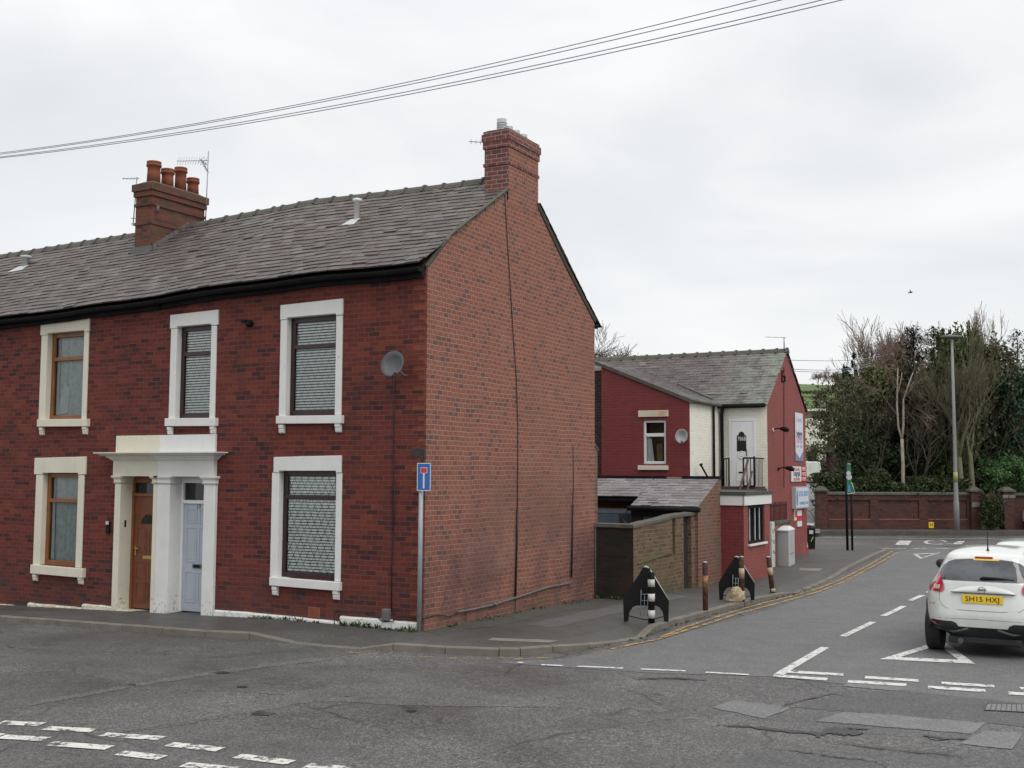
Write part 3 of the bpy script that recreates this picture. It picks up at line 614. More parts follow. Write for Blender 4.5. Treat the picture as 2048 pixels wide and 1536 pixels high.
# roofs
for H,x0,x1,sd in ((H1,XP,.05,1),(H2,XL,XP,2)):
    back=MB(); n=14; xk=x1; x1=min(x1,-.01)
    for i in range(n):
        a=x0+(x1-x0)*i/n; b=x0+(x1-x0)*(i+1)/n
        back.poly([(a,YE+.02,roofz(a,YE)-.01),(b,YE+.02,roofz(b,YE)-.01),(b,YR,rdg(b)-.01),(a,YR,rdg(a)-.01)])
        back.poly([(a,YR,rdg(a)-.01),(b,YR,rdg(b)-.01),(b,6.85,5.72),(a,6.85,5.72)])
        back.poly([(a,6.85,5.70),(b,6.85,5.70),(b,YR,rdg(b)-.06),(a,YR,rdg(a)-.06)])
    back.build('roof_boarding',m_soft,H); x1=xk
    mb=MB(); slates(mb,lambda u,v:Vector((min(x0+u,-.01) if YE+v*.83>2.70 else x0+u,YE+v*.83,roofz(x0+u,YE+v*.83))),x1-x0,(YR-YE)/.83,.27,.20,.019,10+sd,slip=.03,ragged=1)
    slates(mb,lambda u,v:Vector((min(x1-u,-.01) if 6.9-v*.80<4.0 else x1-u,6.9-v*.80,5.70+(rdg(x1-u)-5.70)*(v*.80/(6.9-YR)))),x1-x0,(6.9-YR)/.80,.27,.215,.013,30+sd,nrm=Vector((0,.6,.8)))
    rf=mb.build('roof',m_slate,H)
    # ridge tiles with raised collars
    mb=MB(); x=x0; r=random.Random(sd); x1=min(x1,-.5) if x1>0 else x1
    while x<x1-.1:
        e=min(x+.46,x1); prof=[(YR-.15,-.10),(YR-.10,-.01),(YR-.04,.05),(YR+.04,.05),(YR+.10,-.01),(YR+.15,-.10)]; dz=r.uniform(-.008,.008)
        mb.loft([[(x+.003,y,rdg(x)+z+dz) for y,z in prof],[(e-.003,y,rdg(e)+z+dz) for y,z in prof]],True,False)
        mb.loft([[(e-.045,YR+(y-YR)*1.18,rdg(e)+z*1.0+.022+dz) for y,z in prof],[(e+.01,YR+(y-YR)*1.18,rdg(e)+z+.022+dz) for y,z in prof]],True,False)
        x=e
    mb.build('ridge_tiles',m_ridge,rf); x1=xk
    # fascia and gutter
    mb=MB(); n=16; rings=[]
    for i in range(n+1):
        a=x0+(x1-.06-x0)*i/n; z=eav(a); rings.append([(a,-.015,z-.22),(a,-.10,z-.22),(a,-.10,z-.05),(a,-.015,z+.05)])
    mb.loft(rings,True,False); mb.build('fascia',m_soft,H)
    mb=MB(); rings=[]
    for i in range(n+1):
        a=x0+(x1-.03-x0)*i/n; z=eav(a)-.075; rings.append([(a,-.20+.075*math.cos(t_),z+.075*math.sin(t_)) for t_ in [math.pi+math.pi*k/8 for k in range(9)]])
    mb.loft(rings,True,False); mb.build('gutter',m_soft,H)
# verge mortar and barge edge of the gable
pts=[(y,z) for y,z in GP]
mb=MB()
for (y0,z0),(y1,z1) in zip(pts[:2],pts[1:3]):
    mb.loft([[(-.02,y0,z0-.06),(.02,y0,z0-.06),(.045,y0,z0+.0),(-.02,y0,z0+.02)],[(-.02,y1,z1-.06),(.02,y1,z1-.06),(.045,y1,z1+.0),(-.02,y1,z1+.02)]],True,False)
mb.build('verge_mortar',m_ridge,H1); mb=MB()
for (y0,z0),(y1,z1) in zip(pts[4:6],pts[5:7]):
    mb.loft([[(-.02,y0,z0-.06),(.02,y0,z0-.06),(.045,y0,z0+.0),(-.02,y0,z0+.02)],[(-.02,y1,z1-.06),(.02,y1,z1-.06),(.045,y1,z1+.0),(-.02,y1,z1+.02)]],True,False)
mb.build('verge_mortar',m_ridge,H1)
mb=MB(); r=random.Random(9)   # slate ends along the rear verge
for k in range(16):
    t0=k/16; t1=(k+1)/16+.01; y0,z0=4.0+(6.8-4.0)*t0,7.82+(5.72-7.82)*t0; y1,z1=4.0+(6.8-4.0)*t1,7.82+(5.72-7.82)*t1
    mb.prism([(-.02,y0,z0),(-.02,y1,z1),(-.02,y1,z1+.03+.012*r.random()),(-.02,y0,z0+.02)],(.06,0,0))
mb.build('rear_verge',m_soft,H1)
q=X(1193,650,.03); MB().lathe([(.05,0),(.055,.09),(.04,.1)],(-.05,q.y+.02,q.z-.03),10,'x').build('rear_gutter_end',m_soft,H1)
# chimneys
def chimney(parent,x0,x1,y0,y1,zb,zt,mat,caps,name='chimney'):
    mb=MB(); mb.box((x0,y0,zb),(x1,y1,zt)); c=mb.build(name,mat,parent)
    for z0,z1,o in caps: MB().box((x0-o,y0-o,z0),(x1+o,y1+o,z1)).build('oversailing_course',mat,c)
    return c
c1=chimney(H1,-.515,-.003,2.76,3.975,7.0,8.90,m_chim2,[(8.66,8.80,.025),(8.80,8.94,.045),(8.94,9.0,.02),(8.32,8.38,.02)])
MB().poly([(.003,2.762,7.55),(.003,3.973,7.55),(.003,3.973,8.66),(.003,2.762,8.66)]).build('chimney_gable_face',m_gable,H1)
MB().box((-.56,2.715,7.62),(-.0,2.758,7.78)).build('flashing',m_lead,c1)
MB().box((-.50,2.80,9.0),(-.03,3.93,9.03)).build('flaunching',m_ridge,c1)
for k,(yy,h) in enumerate(((2.95,.18),(3.2,.10),(3.48,.10),(3.78,.10))):
    mb=MB(); prof=[(.085,0)]
    for i in range(4): prof+=[(.085,.02+i*h/4),(.10,.03+i*h/4),(.10,.045+i*h/4),(.08,.05+i*h/4)]
    mb.lathe(prof+[(.1,h+.06),(.02,h+.07)],(-.25,yy,9.02),14); mb.build('louvred_cowl',m_greyc,c1)
c2=chimney(H2,-9.2,-8.7,2.2,3.80,6.6,8.62,m_chim,[(8.62,8.74,.04),(8.74,8.90,.07),(8.40,8.46,.03),(7.98,8.04,.02)])
MB().loft([[(-9.24,2.16,8.90),(-8.66,2.16,8.90),(-8.66,3.84,8.90),(-9.24,3.84,8.90)],[(-9.1,2.3,8.98),(-8.8,2.3,8.98),(-8.8,3.7,8.98),(-9.1,3.7,8.98)]],True,False).build('flaunching',m_ridge,c2)
for k,(yy,h,rr) in enumerate(((2.46,.50,.155),(2.87,.43,.145),(3.27,.56,.14),(3.66,.40,.14))):
    MB().lathe([(rr,0),(rr*.92,h*.5),(rr*.9,h-.12),(rr*1.08,h-.11),(rr*1.08,h-.06),(rr*.95,h-.05),(rr*1.05,h-.03),(rr*1.05,h),(rr*.8,h),(rr*.75,h-.1),(.01,h-.12)],(-8.95,yy,8.96),18).build('chimney_pot',m_terra,c2)
mb=MB()   # stepped flashing up the side facing the gable end
for k in range(9):
    y=2.25+k*.12; z=roofz(-8.7,y); mb.prism([(-8.685,y,z+.02),(-8.685,y+.14,z+.10),(-8.685,y+.10,z+.19),(-8.685,y,z+.12)],(-.02,0,0))
mb.box((-9.25,2.15,roofz(-9,2.15)+.01),(-8.66,2.2,roofz(-9,2.15)+.16)); mb.build('stepped_flashing',m_lead,c2)
MB().lathe([(.03,0),(.035,.12),(.02,.14)],(-8.62,2.3,8.25),8).build('chimney_bracket_lamp',m_lead,c2)
# roof vents
def vent(parent,px,py,h,r,white=True):
    y=YR-.45; 
    for _ in range(6):
        p=PL(px,py,(0,YE,roofz(-3,YE)),Vector((0,-.55,.83)))
    x=p.x; y=p.y; z=roofz(x,y)
    v=MB().lathe([(r,-.1),(r,h-.06),(r*1.5,h-.055),(r*1.5,h),(r*.4,h+.02)],(x,y,z),16).build('roof_vent',m_greyc if h<.3 else m_white,parent)
    MB().poly([(x-r*3,y-.30,roofz(x,y-.30)+.022),(x+r*2.4,y-.30,roofz(x,y-.30)+.022),(x+r*2.0,y-.03,roofz(x,y-.03)+.026),(x-r*2.0,y-.03,roofz(x,y-.03)+.026)]).build('lead_skirt',m_greyc,v)
vent(H1,714,432,.40,.06); vent(H2,52,509,.24,.085); 
MB().lathe([(.08,-.1),(.08,.10),(.13,.11),(.13,.19),(.03,.22)],(Y(91,500,3.6).x,3.75,8.02),14).build('roof_vent',m_soft,H2)
# windows
def window(w,fmat,smat,H,blind):
    a,b,z0,z1=w['w']; y=w['y']
    zt=z1-(z1-z0)*(.245 if w['k']=='white' and y>900 else .30)
    yf=.10; fw=.075; D=.07
    mb=MB(); mb.box((a-.02,yf,z0-.02),(a+fw,yf+D,z1)).box((b-fw*.9,yf,z0-.02),(b+.02,yf+D,z1)).box((a+fw,yf+.001,z0-.02),(b-fw*.9,yf+D-.001,z0+.085)).box((a+fw,yf+.001,z1-.09),(b-fw*.9,yf+D-.001,z1)).box((a+fw,yf-.012,zt-.04),(b-fw*.9,yf+D+.001,zt+.035))
    f=mb.build('window',fmat,H,.008)
    MB().box((a+fw,yf-.008,zt+.035),(a+fw+.03,yf+.03,z1-.09)).build('casement',fmat,f)
    mb=MB()
    mb.box((b-fw*.9-.03,yf-.008,zt+.035),(b-fw*.9,yf+.03,z1-.09)); mb.build('casement',fmat,f)
    for c,d in ((z0+.085,zt-.04),(zt+.035,z1-.09)): MB().poly([(a+fw,yf+.035,c),(b-fw*.9,yf+.035,c),(b-fw*.9,yf+.035,d),(a+fw,yf+.035,d)]).build('pane',m_glass,f)
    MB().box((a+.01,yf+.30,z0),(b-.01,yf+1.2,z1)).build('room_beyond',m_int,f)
    if blind=='slat':
        sh=.034 if y>900 else .028
        mb=MB(); z=z0+.1; r=random.Random(int(y+a*10))
        while z<z1-.1:
            x=a+.085
            mb.prism([(x,yf+.045,z),(x,yf+.053,z+sh),(x,yf+.056,z+sh-.001),(x,yf+.048,z-.002)],(b-.085-x,0,0)); z+=.050
        mb.build('blind',m_blind,f)
        MB().poly([(a+.05,yf+.075,z0),(b-.05,yf+.075,z0),(b-.05,yf+.075,z1),(a+.05,yf+.075,z1)]).build('slat_gap_shade',paint('painted_gap_shade',(.05,.06,.06),.9,.1,5,bmp=0),f)  # dark sheet added behind the slats, painting shade into their gaps
        mb=MB(); s=.15; nx=int((b-a)/s)+1; th=.003 if y>900 else .0015; xx0,xx1=a+fw,b-fw*.9   # diagonal lattice lines in the glazing
        for c,d in ((z0+.085,zt-.04),(zt+.035,z1-.09)):
            h=d-c; slope=1.9
            for k in range(-18,22):
                for sg in (1,-1):
                    xa=xx0+k*s; pts=[]
                    # line x=xa+ (z-c)/slope*sg clipped to the pane
                    t0,t1=0,h
                    f_=lambda t:xa+sg*t/slope
                    if sg>0: t0=max(t0,(xx0-xa)*slope); t1=min(t1,(xx1-xa)*slope)
                    else: t0=max(t0,(xa-xx1)*slope); t1=min(t1,(xa-xx0)*slope)
                    if t1-t0>.02: mb.poly([(f_(t0)-th,yf+.031,c+t0),(f_(t0)+th,yf+.031,c+t0),(f_(t1)+th,yf+.031,c+t1),(f_(t1)-th,yf+.031,c+t1)])
        mb.build('leaded_lattice',m_soft,f)
    else:
        mb=MB(); x=a+.08; k=0; r=random.Random(int(y))
        while x<b-.10:
            ww=.085; an=r.uniform(-.02,.03); mb.poly([(x,yf+.10,z0+.08),(x+ww*.97,yf+.12+an,z0+.08),(x+ww*.97,yf+.12+an,z1),(x,yf+.10,z1)]); x+=ww
        mb.build('blind',m_curt,f)
        xx=a+.10
        mb=MB()
        if y<900: mb.poly([(xx+.02,yf+.085,z0+.10),(xx+.33,yf+.09,z0+.14),(xx+.36,yf+.09,z0+.62),(xx+.22,yf+.085,z0+.78),(xx+.10,yf+.085,z0+.40)]).poly([(xx-.02,yf+.08,z0+.1),(xx+.05,yf+.08,z0+.1),(xx+.05,yf+.08,z1-.1),(xx-.02,yf+.08,z1-.1)])
        else: mb.poly([(xx-.02,yf+.08,z0+.1),(xx+.08,yf+.08,z0+.1),(xx+.04,yf+.08,z1-.1),(xx-.02,yf+.08,z1-.1)])
        mb.build('net_curtain',paint('net_white',(.40,.46,.47),.9,.1,6,bmp=0),f)
    L,Rr,T,B=w['l']; my=(T+B)/2; yy=-.035
    xL,xR=Y(L,my,yy).x,Y(Rr,my,yy).x; zT,zB=Y((L+Rr)/2,T,yy).z,z1
    r=random.Random(int(L)); tl=.012
    mb=MB(); mb.prism([(xL,yy,zB-.03),(a,yy,zB-.03),(a,yy,zB),(b,yy,zB+.004),(b,yy,zB-.03),(xR,yy,zB-.025),(xR,yy,zT+tl),(xL,yy,zT-tl)],(0,.16,0)); mb.build('lintel',smat,f,.008)
    jl,jr=Y(w['j'][0],y,yy+.01).x,Y(w['j'][1],y,yy+.01).x
    MB().box((jl,yy+.012,z0-.02),(a,.19,zB-.033)).build('jamb',smat,f,.008); MB().box((b,yy+.012,z0-.02),(jr,.19,zB-.033)).build('jamb',smat,f,.008)
    sL,sR,sT,sB=w['s']; ys=-.09; m_=(sL+sR)/2
    sl_,sr_=Y(sL,(sT+sB)/2,ys).x,Y(sR,(sT+sB)/2,ys).x; zt_,zb_=Y(m_,sT,ys).z,Y(m_,sB,ys).z; dz=.008
    mb=MB(); mb.prism([(sl_,ys,zb_+dz),(sr_,ys,zb_-dz),(sr_,ys,zt_-dz),(sl_,ys,zt_+dz)],(0,.19,0)); mb.build('sill',smat,f,.008)
    zz=Y(m_,w['b'],ys+.02).z
    for xc in (sl_+.10,sr_-.09):
        mb=MB(); h=zb_-zz
        mb.prism([(xc-.055,-.005,zb_+.0-dz),(xc-.055,-.075,zb_-dz),(xc-.055,-.075,zb_-h*.40),(xc-.055,-.055,zb_-h*.47),(xc-.055,-.065,zb_-h*.58),(xc-.055,-.055,zz+.015),(xc-.055,-.02,zz),(xc-.055,-.005,zz)],(.11,0,0)); mb.build('bracket',smat,f,.005)
for w in WIN:
    if w['k']=='white': window(w,m_rose,m_white,H1,'slat')
    else: window(w,m_oak,m_cream,H2,'cloth')
# doors, pilasters and hood
def door(d,H,smat,frmat,dmat,split):
    a,b,z0,z1=d['w']; yd=.22; o=d['o']
    # split: transom glass rows etc from the photo on the door plane
    zt=Y(sum(o[:2])/2,split[0],yd).z; zd=Y(sum(o[:2])/2,split[1],yd).z; zb=z0+.12
    mb=MB(); fw=.05
    mb.box((a,yd,zb),(a+fw,yd+.08,z1)).box((b-fw,yd,zb),(b,yd+.08,z1)).box((a+fw,yd+.001,z1-.12),(b-fw,yd+.079,z1)).box((a+fw,yd-.006,zd),(b-fw,yd+.08,zt))
    f=mb.build('door_frame',frmat,H,.006)
    MB().poly([(a+fw,yd+.04,zt),(b-fw,yd+.04,zt),(b-fw,yd+.04,z1-.12),(a+fw,yd+.04,z1-.12)]).build('fanlight',m_glass,f)
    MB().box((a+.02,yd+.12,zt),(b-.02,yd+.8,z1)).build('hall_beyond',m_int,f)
    dr=MB().box((a+fw+.004,yd+.03,zb+.02),(b-fw-.004,yd+.07,zd-.004)).build('door',dmat,H)
    def panel(u0,u1,v0,v1,arch=False):
        W_=b-a-2*fw; Hh=zd-zb; x0,x1=a+fw+W_*u0,a+fw+W_*u1; c,e=zb+Hh*v0,zb+Hh*v1; t_=.016
        mb=MB(); yy=yd+.03
        mb.prism([(x0,yy,c),(x1,yy,c),(x1,yy,c+t_),(x0,yy,c+t_)],(0,-.009,0)).prism([(x0,yy,e-t_),(x1,yy,e-t_),(x1,yy,e),(x0,yy,e)],(0,-.009,0)).prism([(x0,yy,c+t_),(x0+t_,yy,c+t_),(x0+t_,yy,e-t_),(x0,yy,e-t_)],(0,-.009,0)).prism([(x1-t_,yy,c+t_),(x1,yy,c+t_),(x1,yy,e-t_),(x1-t_,yy,e-t_)],(0,-.009,0))
        mb.box((x0+.05,yy-.006,c+.05),(x1-.05,yy,e-.05)); mb.build('door_panel',dmat,dr,.004)
    W_=b-a-2*fw; Hh=zd-zb; cx=a+fw+W_*.5
    if d['k']=='white':
        for u0,u1 in ((.12,.46),(.54,.88)):
            panel(u0,u1,.82,.95); panel(u0,u1,.46,.78); panel(u0,u1,.09,.37)
        text('13',.11,m_rose,dr,(cx,yd+.025,zb+Hh*.972),(1,0,0),(0,0,1),'house_number')
        mb=MB().box((cx-.11,yd+.014,zb+Hh*.405),(cx+.11,yd+.03,zb+Hh*.445)); mb.build('letterbox',m_lead,dr,.004)
        mb=MB().box((cx-.08,yd+.008,zb+Hh*.413),(cx+.08,yd+.016,zb+Hh*.437)); mb.build('letter_flap',m_soft,dr,.004)
    else:
        panel(.12,.46,.06,.24); panel(.54,.88,.06,.24); panel(.12,.46,.27,.42);panel(.54,.88,.27,.42); panel(.12,.46,.50,.72); panel(.54,.88,.50,.72)
        mb=MB(); pts=[(cx+.17*math.cos(t_),yd+.024,zb+Hh*.76+.17*math.sin(t_)) for t_ in [math.pi*k/12 for k in range(13)]]; mb.poly(pts); mb.build('fan_glass',m_int,dr)
        mb=MB(); mb.tube([(cx+.18*math.cos(t_),yd+.026,zb+Hh*.76+.18*math.sin(t_)) for t_ in [math.pi*k/12 for k in range(13)]]+[(cx+.18,yd+.026,zb+Hh*.76),(cx-.18,yd+.026,zb+Hh*.76),(cx-.18,yd+.026,zb+Hh*.76)],.012,6)
        for k in range(1,4): t_=math.pi*k/4; mb.tube([(cx+.05*math.cos(t_),yd+.022,zb+Hh*.76+.05*math.sin(t_)),(cx+.17*math.cos(t_),yd+.022,zb+Hh*.76+.17*math.sin(t_))],.006,4)
        mb.build('fan_moulding',m_brown,dr)
        MB().box((cx-.12,yd+.015,zb+Hh*.445),(cx+.12,yd+.03,zb+Hh*.475)).build('letterbox',m_brass,dr,.003)
        mb=MB(); hx=a+fw+.07; mb.box((hx-.015,yd+.01,zb+Hh*.47),(hx+.015,yd+.03,zb+Hh*.56)).box((hx-.015,yd-.015,zb+Hh*.53),(hx+.10,yd+.002,zb+Hh*.542)); mb.build('door_handle',m_brass,dr,.004)
    MB().box((a-.02,-.06,zb-.10),(b+.02,yd+.06,zb-.005)).build('door_step',m_cop if d['k']=='white' else smat,H,.008)
door(doors[0],H2,m_cream,m_oak,m_brown,(986,992.5)); door(doors[1],H1,m_white,m_upvcw,m_bluegrey,(1000,1007))
def pil(H,smat,x0,x1,z0,name='pilaster',rev=0):
    zc0,zc1=fz((240),967),fz(240,951)
    p=MB().box((x0,-.07,z0),(x1,.24,zc0)).build(name,smat,H,.01)
    mb=MB(); zs=[(0,.010),(.03,.03),(.035,.012),(.10,.02),(.105,.04),(.13,.055),(.155,.055),(.16,.05)]; k=(zc1-zc0)/.16
    for (h0,o0),(h1,o1) in zip(zs,zs[1:]):
        mb.loft([[(x0-o0,-.07-o0,zc0+h0*k),(x1+o0,-.07-o0,zc0+h0*k),(x1+o0,.23,zc0+h0*k),(x0-o0,.23,zc0+h0*k)],[(x0-o1,-.07-o1,zc0+h1*k),(x1+o1,-.07-o1,zc0+h1*k),(x1+o1,.23,zc0+h1*k),(x0-o1,.23,zc0+h1*k)]],True,False)
    mb.build('capital',smat,p)
ax,bx=doors[0]['w'][:2]; cx_,dx=doors[1]['w'][:2]
yv=-.07
pil(H2,m_cream,Y(225.5,1100,yv).x,ax,-.35); pil(H2,m_cream,bx,XP-.0015,-.3); pil(H1,m_white,XP+.0015,cx_,-.3); pil(H1,m_white,dx,Y(426.8,1100,yv).x,-.3)
zE0,zE1,zC0,zC1,zF1=[Y(322,v,-.09).z for v in (953,924,921,904.5,870)]
def hood(H,smat,x0,x1,el,er):
    h=MB().box((x0,-.085,zE0),(x1,.05,zC0)).build('door_hood',smat,H,.006)
    mb=MB(); prof=[(0,.02),(.12,.02),(.14,.05),(.32,.055),(.35,.09),(.55,.10),(.62,.17),(.85,.22),(.87,.26),(1,.26)]
    for (h0,o0),(h1,o1) in zip(prof,prof[1:]):
        A_=zC0+(zC1-zC0)*h0; B_=zC0+(zC1-zC0)*h1
        mb.loft([[(x0-o0*el,-.085-o0,A_),(x1+o0*er,-.085-o0,A_),(x1+o0*er,.03,A_),(x0-o0*el,.03,A_)],[(x0-o1*el,-.085-o1,B_),(x1+o1*er,-.085-o1,B_),(x1+o1*er,.03,B_),(x0-o1*el,.03,B_)]],True,False)
    mb.build('cornice',smat,h)
    MB().box((x0+.02*el,-.05,zC1),(x1-.02*er,.03,zF1)).build('frieze_block',smat,h,.006)
hood(H2,m_cream,Y(226,930,-.085).x,XP-.0015,1,0); hood(H1,m_white,XP+.0015,Y(427.5,930,-.085).x,0,1)
# plinth stones along the pavement
def plinth(H,mat,px0,px1,t0,t1,seed):
    y=-.04; a=Y(px0,t0,y); b=Y(px1,t1,y); r=random.Random(seed); n=5; top=[];
    for i in range(n+1): p=a.lerp(b,i/n); top.append((p.x,y-.01*r.random(),p.z+r.uniform(-.006,.006)))
    mb=MB(); rings=[[(x,y_-.02,-.5),(x,y_-.015,z-.02),(x,y_+.01,z),(x,.02,z+.006),(x,.02,-.5)] for x,y_,z in top]
    mb.loft(rings,True,False); mb.build('plinth_stone',mat,H)
plinth(H2,m_cream,-60,56,1204,1213,1); plinth(H2,m_cream,57,164,1206,1215.5,2); plinth(H2,m_cream,165,224,1208,1213,3)
plinth(H1,m_white,428,535,1219.5,1228.5,4); plinth(H1,m_white,536,680,1229.5,1243.5,5); plinth(H1,m_white,681,783,1232.5,1240,6); plinth(H1,m_white,784,833,1241,1245,7)
# small things fixed to the front
q=Y(628,1225,-.01)
mb=MB(); mb.box((q.x-.13,-.012,q.z-.09),(q.x+.13,.0,q.z+.09)); 
for k in range(5): mb.box((q.x-.10,-.02,q.z-.07+k*.033),(q.x+.10,-.012,q.z-.055+k*.033))
mb.build('air_brick',paint('air_brick_clay',(.24,.07,.035),.8,.15,8),H1)
p0,p1=Y(788,752,-.03),Y(784,1225,-.03)
mb=MB(); pts=[Y(788,750,-.03),Y(787,850,-.02),Y(786,960,-.025),Y(784,1000,-.02),Y(786,1060,-.02),Y(783,1130,-.02),Y(783,1222,-.02)]; mb.tube(pts,.009,5)
mb.tube([Y(790,960,-.02),Y(788,1040,-.02),Y(784,1060,-.022)],.006,5); mb.build('aerial_cable',m_cable,H1)
mb=MB(); mb.tube([Y(669,1252,-.07),Y(668.5,1232,-.07),Y(673,1223,-.06),Y(700,1222.5,-.05),Y(735,1224,-.04),Y(757,1236,-.05),Y(765,1243,-.07),Y(785,1243,-.08),Y(800,1232,-.05),Y(815,1233,-.04),Y(834,1236,-.04),Vector((.03,.0,Y(834,1237,-.04).z)),X(872,1230,.03),X(884,1231,.03),X(900,1233,.03),X(915,1226,.03)],.008,5)
mb.tube([Y(785,1222,-.03),Y(795,1232,-.05),Y(812,1236,-.05),Y(832,1239,-.05)],.008,5); mb.build('low_cable',m_cable,H1)
a=Y(766,1217,-.05); b=Y(780,1242,-.05); MB().box((a.x,-.10,b.z),(b.x,-.0,a.z)).build('meter_box',m_lead,H1,.02)
q=Y(496,646,-.08)
cam_=MB().lathe([(.055,0),(.06,.02),(.06,.06)],(q.x,-.06,q.z),14,'y'); cam_.lathe([(.001,-.06),(.035,-.055),(.05,-.03),(.055,0)],(q.x,-.06,q.z-.02),14,'y'); cam_.box((q.x-.12,-.13,q.z+.01),(q.x-.03,-.06,q.z+.06)); cam_.build('security_camera',m_black,H1)
q=Y(840,906,-.004); m_tar=paint('tar_stain',(.04,.03,.03),.8,.3,9)
r=random.Random(5)
pts=[(q.x-.17+.34*k/9,q.z+.07+r.uniform(-.02,.015)) for k in range(10)]+[(q.x+.17-.34*k/9,q.z-.05-.09*(k<5)+r.uniform(-.02,.02)) for k in range(10)]
mb=MB(); mb.poly([(min(-.002,x),-.006,z) for x,z in pts]); mb.build('tar_patch',m_tar,H1); mb=MB(); mb.poly([(.0035,.0,q.z-.1),(.0035,.06,q.z-.1),(.0035,.06,q.z+.05),(.0035,.0,q.z+.05)]); mb.build('tar_patch',m_tar,H1)
q=Y(216,1052,-.03); mb=MB().box((q.x-.045,-.05,q.z-.14),(q.x+.045,0,q.z+.10)); o=mb.build('key_safe',m_black,H2,.015)
MB().box((q.x-.04,-.058,q.z+.03),(q.x+.04,-.05,q.z+.09)).build('key_safe_cover',m_greyc,o)
q=Y(257,1048,.0); MB().box((ax-.035,-.10+.15,q.z-.07),(ax+.002,.10,q.z+.07)).build('door_bell',m_black,H2,.006)
# things on the gable
mb=MB(); mb.tube([X(1010,388,.015),X(1016,500,.015),X(1020,560,.015),X(1026,660,.015),X(1033,760,.015),X(1036,860,.015),X(1035,1018,.015)],.008,5); mb.tube([X(1035,1018,.03),X(1034,1080,.03),X(1031,1192,.03)],.018,8)
mb.tube([X(1146,890,.012),X(1147,950,.012),X(1146,1008,.012)],.007,5); mb.tube([X(1146,1008,.03),X(1145,1080,.03),X(1143,1155,.03)],.017,8); mb.build('gable_cable',m_cable,H1)
mb=MB(); mb.tube([X(915,1224,.04),X(950,1218,.04),X(988,1209,.04),X(1030,1196,.04),X(1052,1189,.04),X(1075,1181,.04),X(1098,1174,.04),X(1143,1166,.04)],.02,8); mb.tube([X(986,1206,.05),X(993,1211,.05)],.026,8); mb.build('conduit_pipe',m_lead,H1)
mb=MB(); mb.tube([X(1190.5,1046,.02),X(1190.5,1196,.02)],.022,6); mb.build('corner_pipe',m_cop,H1)
q=X(1038,1215,.005); mb=MB().box((-.01,q.y-.15,-.3),(.02,q.y+.1,.28)); m_rend=paint('brick_red_render',(.16,.075,.055),.9,.2,4); MB().box((-.01,1.35,-.3),(.012,2.0,.16)).build('rendered_patch',m_rend,H1); mb.build('rendered_patch',m_rend,H1)
# ---- aerials, dish (separate things)
def aerial(name,label,base,top,booms,els,parts_grp=None,r=.012):
    t_=thing(name,label,'TV aerial',base,parts_grp)
    mb=MB().tube([base,top],r,6); mb.build('mast',m_grey,t_)
    mb=MB()
    for a,b,n,hl,d in booms:
        mb.tube([a,b],.009,5)
        for k in range(n):
            p=Vector(a).lerp(Vector(b),(k+.5)/n); mb.tube([p-Vector(d)*hl,p+Vector(d)*hl],.005,4)
    mb.build('antenna',m_grey,t_)
    return t_
X2=-8.62
bz=lambda px,py: X(px,py,X2)
b_,t_=bz(411,445),bz(417,302)
aerial('tv_aerial','tall aerial mast with two booms beside the four-pot chimney, on its right side',b_,t_,[(bz(415,321),bz(354,322),12,.10,(0,.3,.95)),(bz(416,345),bz(402,318),7,.12,(.3,.3,-.3)),(bz(400,318),bz(414,330),3,.2,(0,.5,.5))],0)
yb=2.25; b_,t_=Y(266,452,yb),Y(274,354,yb)
aerial('tv_aerial','short thin aerial on the left side of the four-pot chimney',b_,t_,[(Y(278,357,yb),Y(245,357,yb),5,.05,(0,.5,.8)),(Y(262,437,yb),Y(274,436,yb),1,.01,(0,0,1)),(Y(262,448,yb),Y(274,447,yb),1,.01,(0,0,1))],0)
yb=3.2
aerial('tv_aerial','small aerial sticking out left of the gable chimney with grey cowls',Y(971,300,yb),Y(971,282,yb),[(Y(975,285,yb),Y(938,283,yb),4,.05,(0,0,1))],0)
def dish(label,c,r,aim,arm,mat,wall,grp):
    t_=thing('satellite_dish',label,'satellite dish',wall,grp)
    aim=Vector(aim).normalized(); u=aim.cross(Vector((0,0,1))).normalized(); v=u.cross(aim)
    def tr(p): return Vector(c)+u*p[0]+v*p[1]*1.08+aim*p[2]
    rings=[]
    for k,(rr,h) in enumerate([(.001,0),(r*.35,.012),(r*.7,.045),(r,.09),(r*1.02,.085),(r*.7,.03),(r*.35,-.005),(.001,-.015)]):
        rings.append([tr((rr*math.cos(a),rr*math.sin(a),h)) for a in [2*math.pi*i/28 for i in range(28)]])
    MB().loft(rings,False,True).build('reflector',mat,t_)
    l_=tr(arm); MB().tube([tr((0,-r*.98,.05)),l_],.012,6).tube([l_-aim*.03,l_+aim*.06],.028,8).build('feed_arm',m_lead,t_)
    MB().tube([tr((0,0,-.02)),Vector(wall)+Vector((0,-.08,0)),Vector(wall)],.018,6).build('wall_bracket',m_lead,t_)
q=Y(789,731,-.28)
dish('dark grey satellite dish high on the front wall near the gable corner',q,.205,(.12,-1,.28),(-.20,-.22,.30),m_dish,(q.x+.05,0,q.z-.15),None)
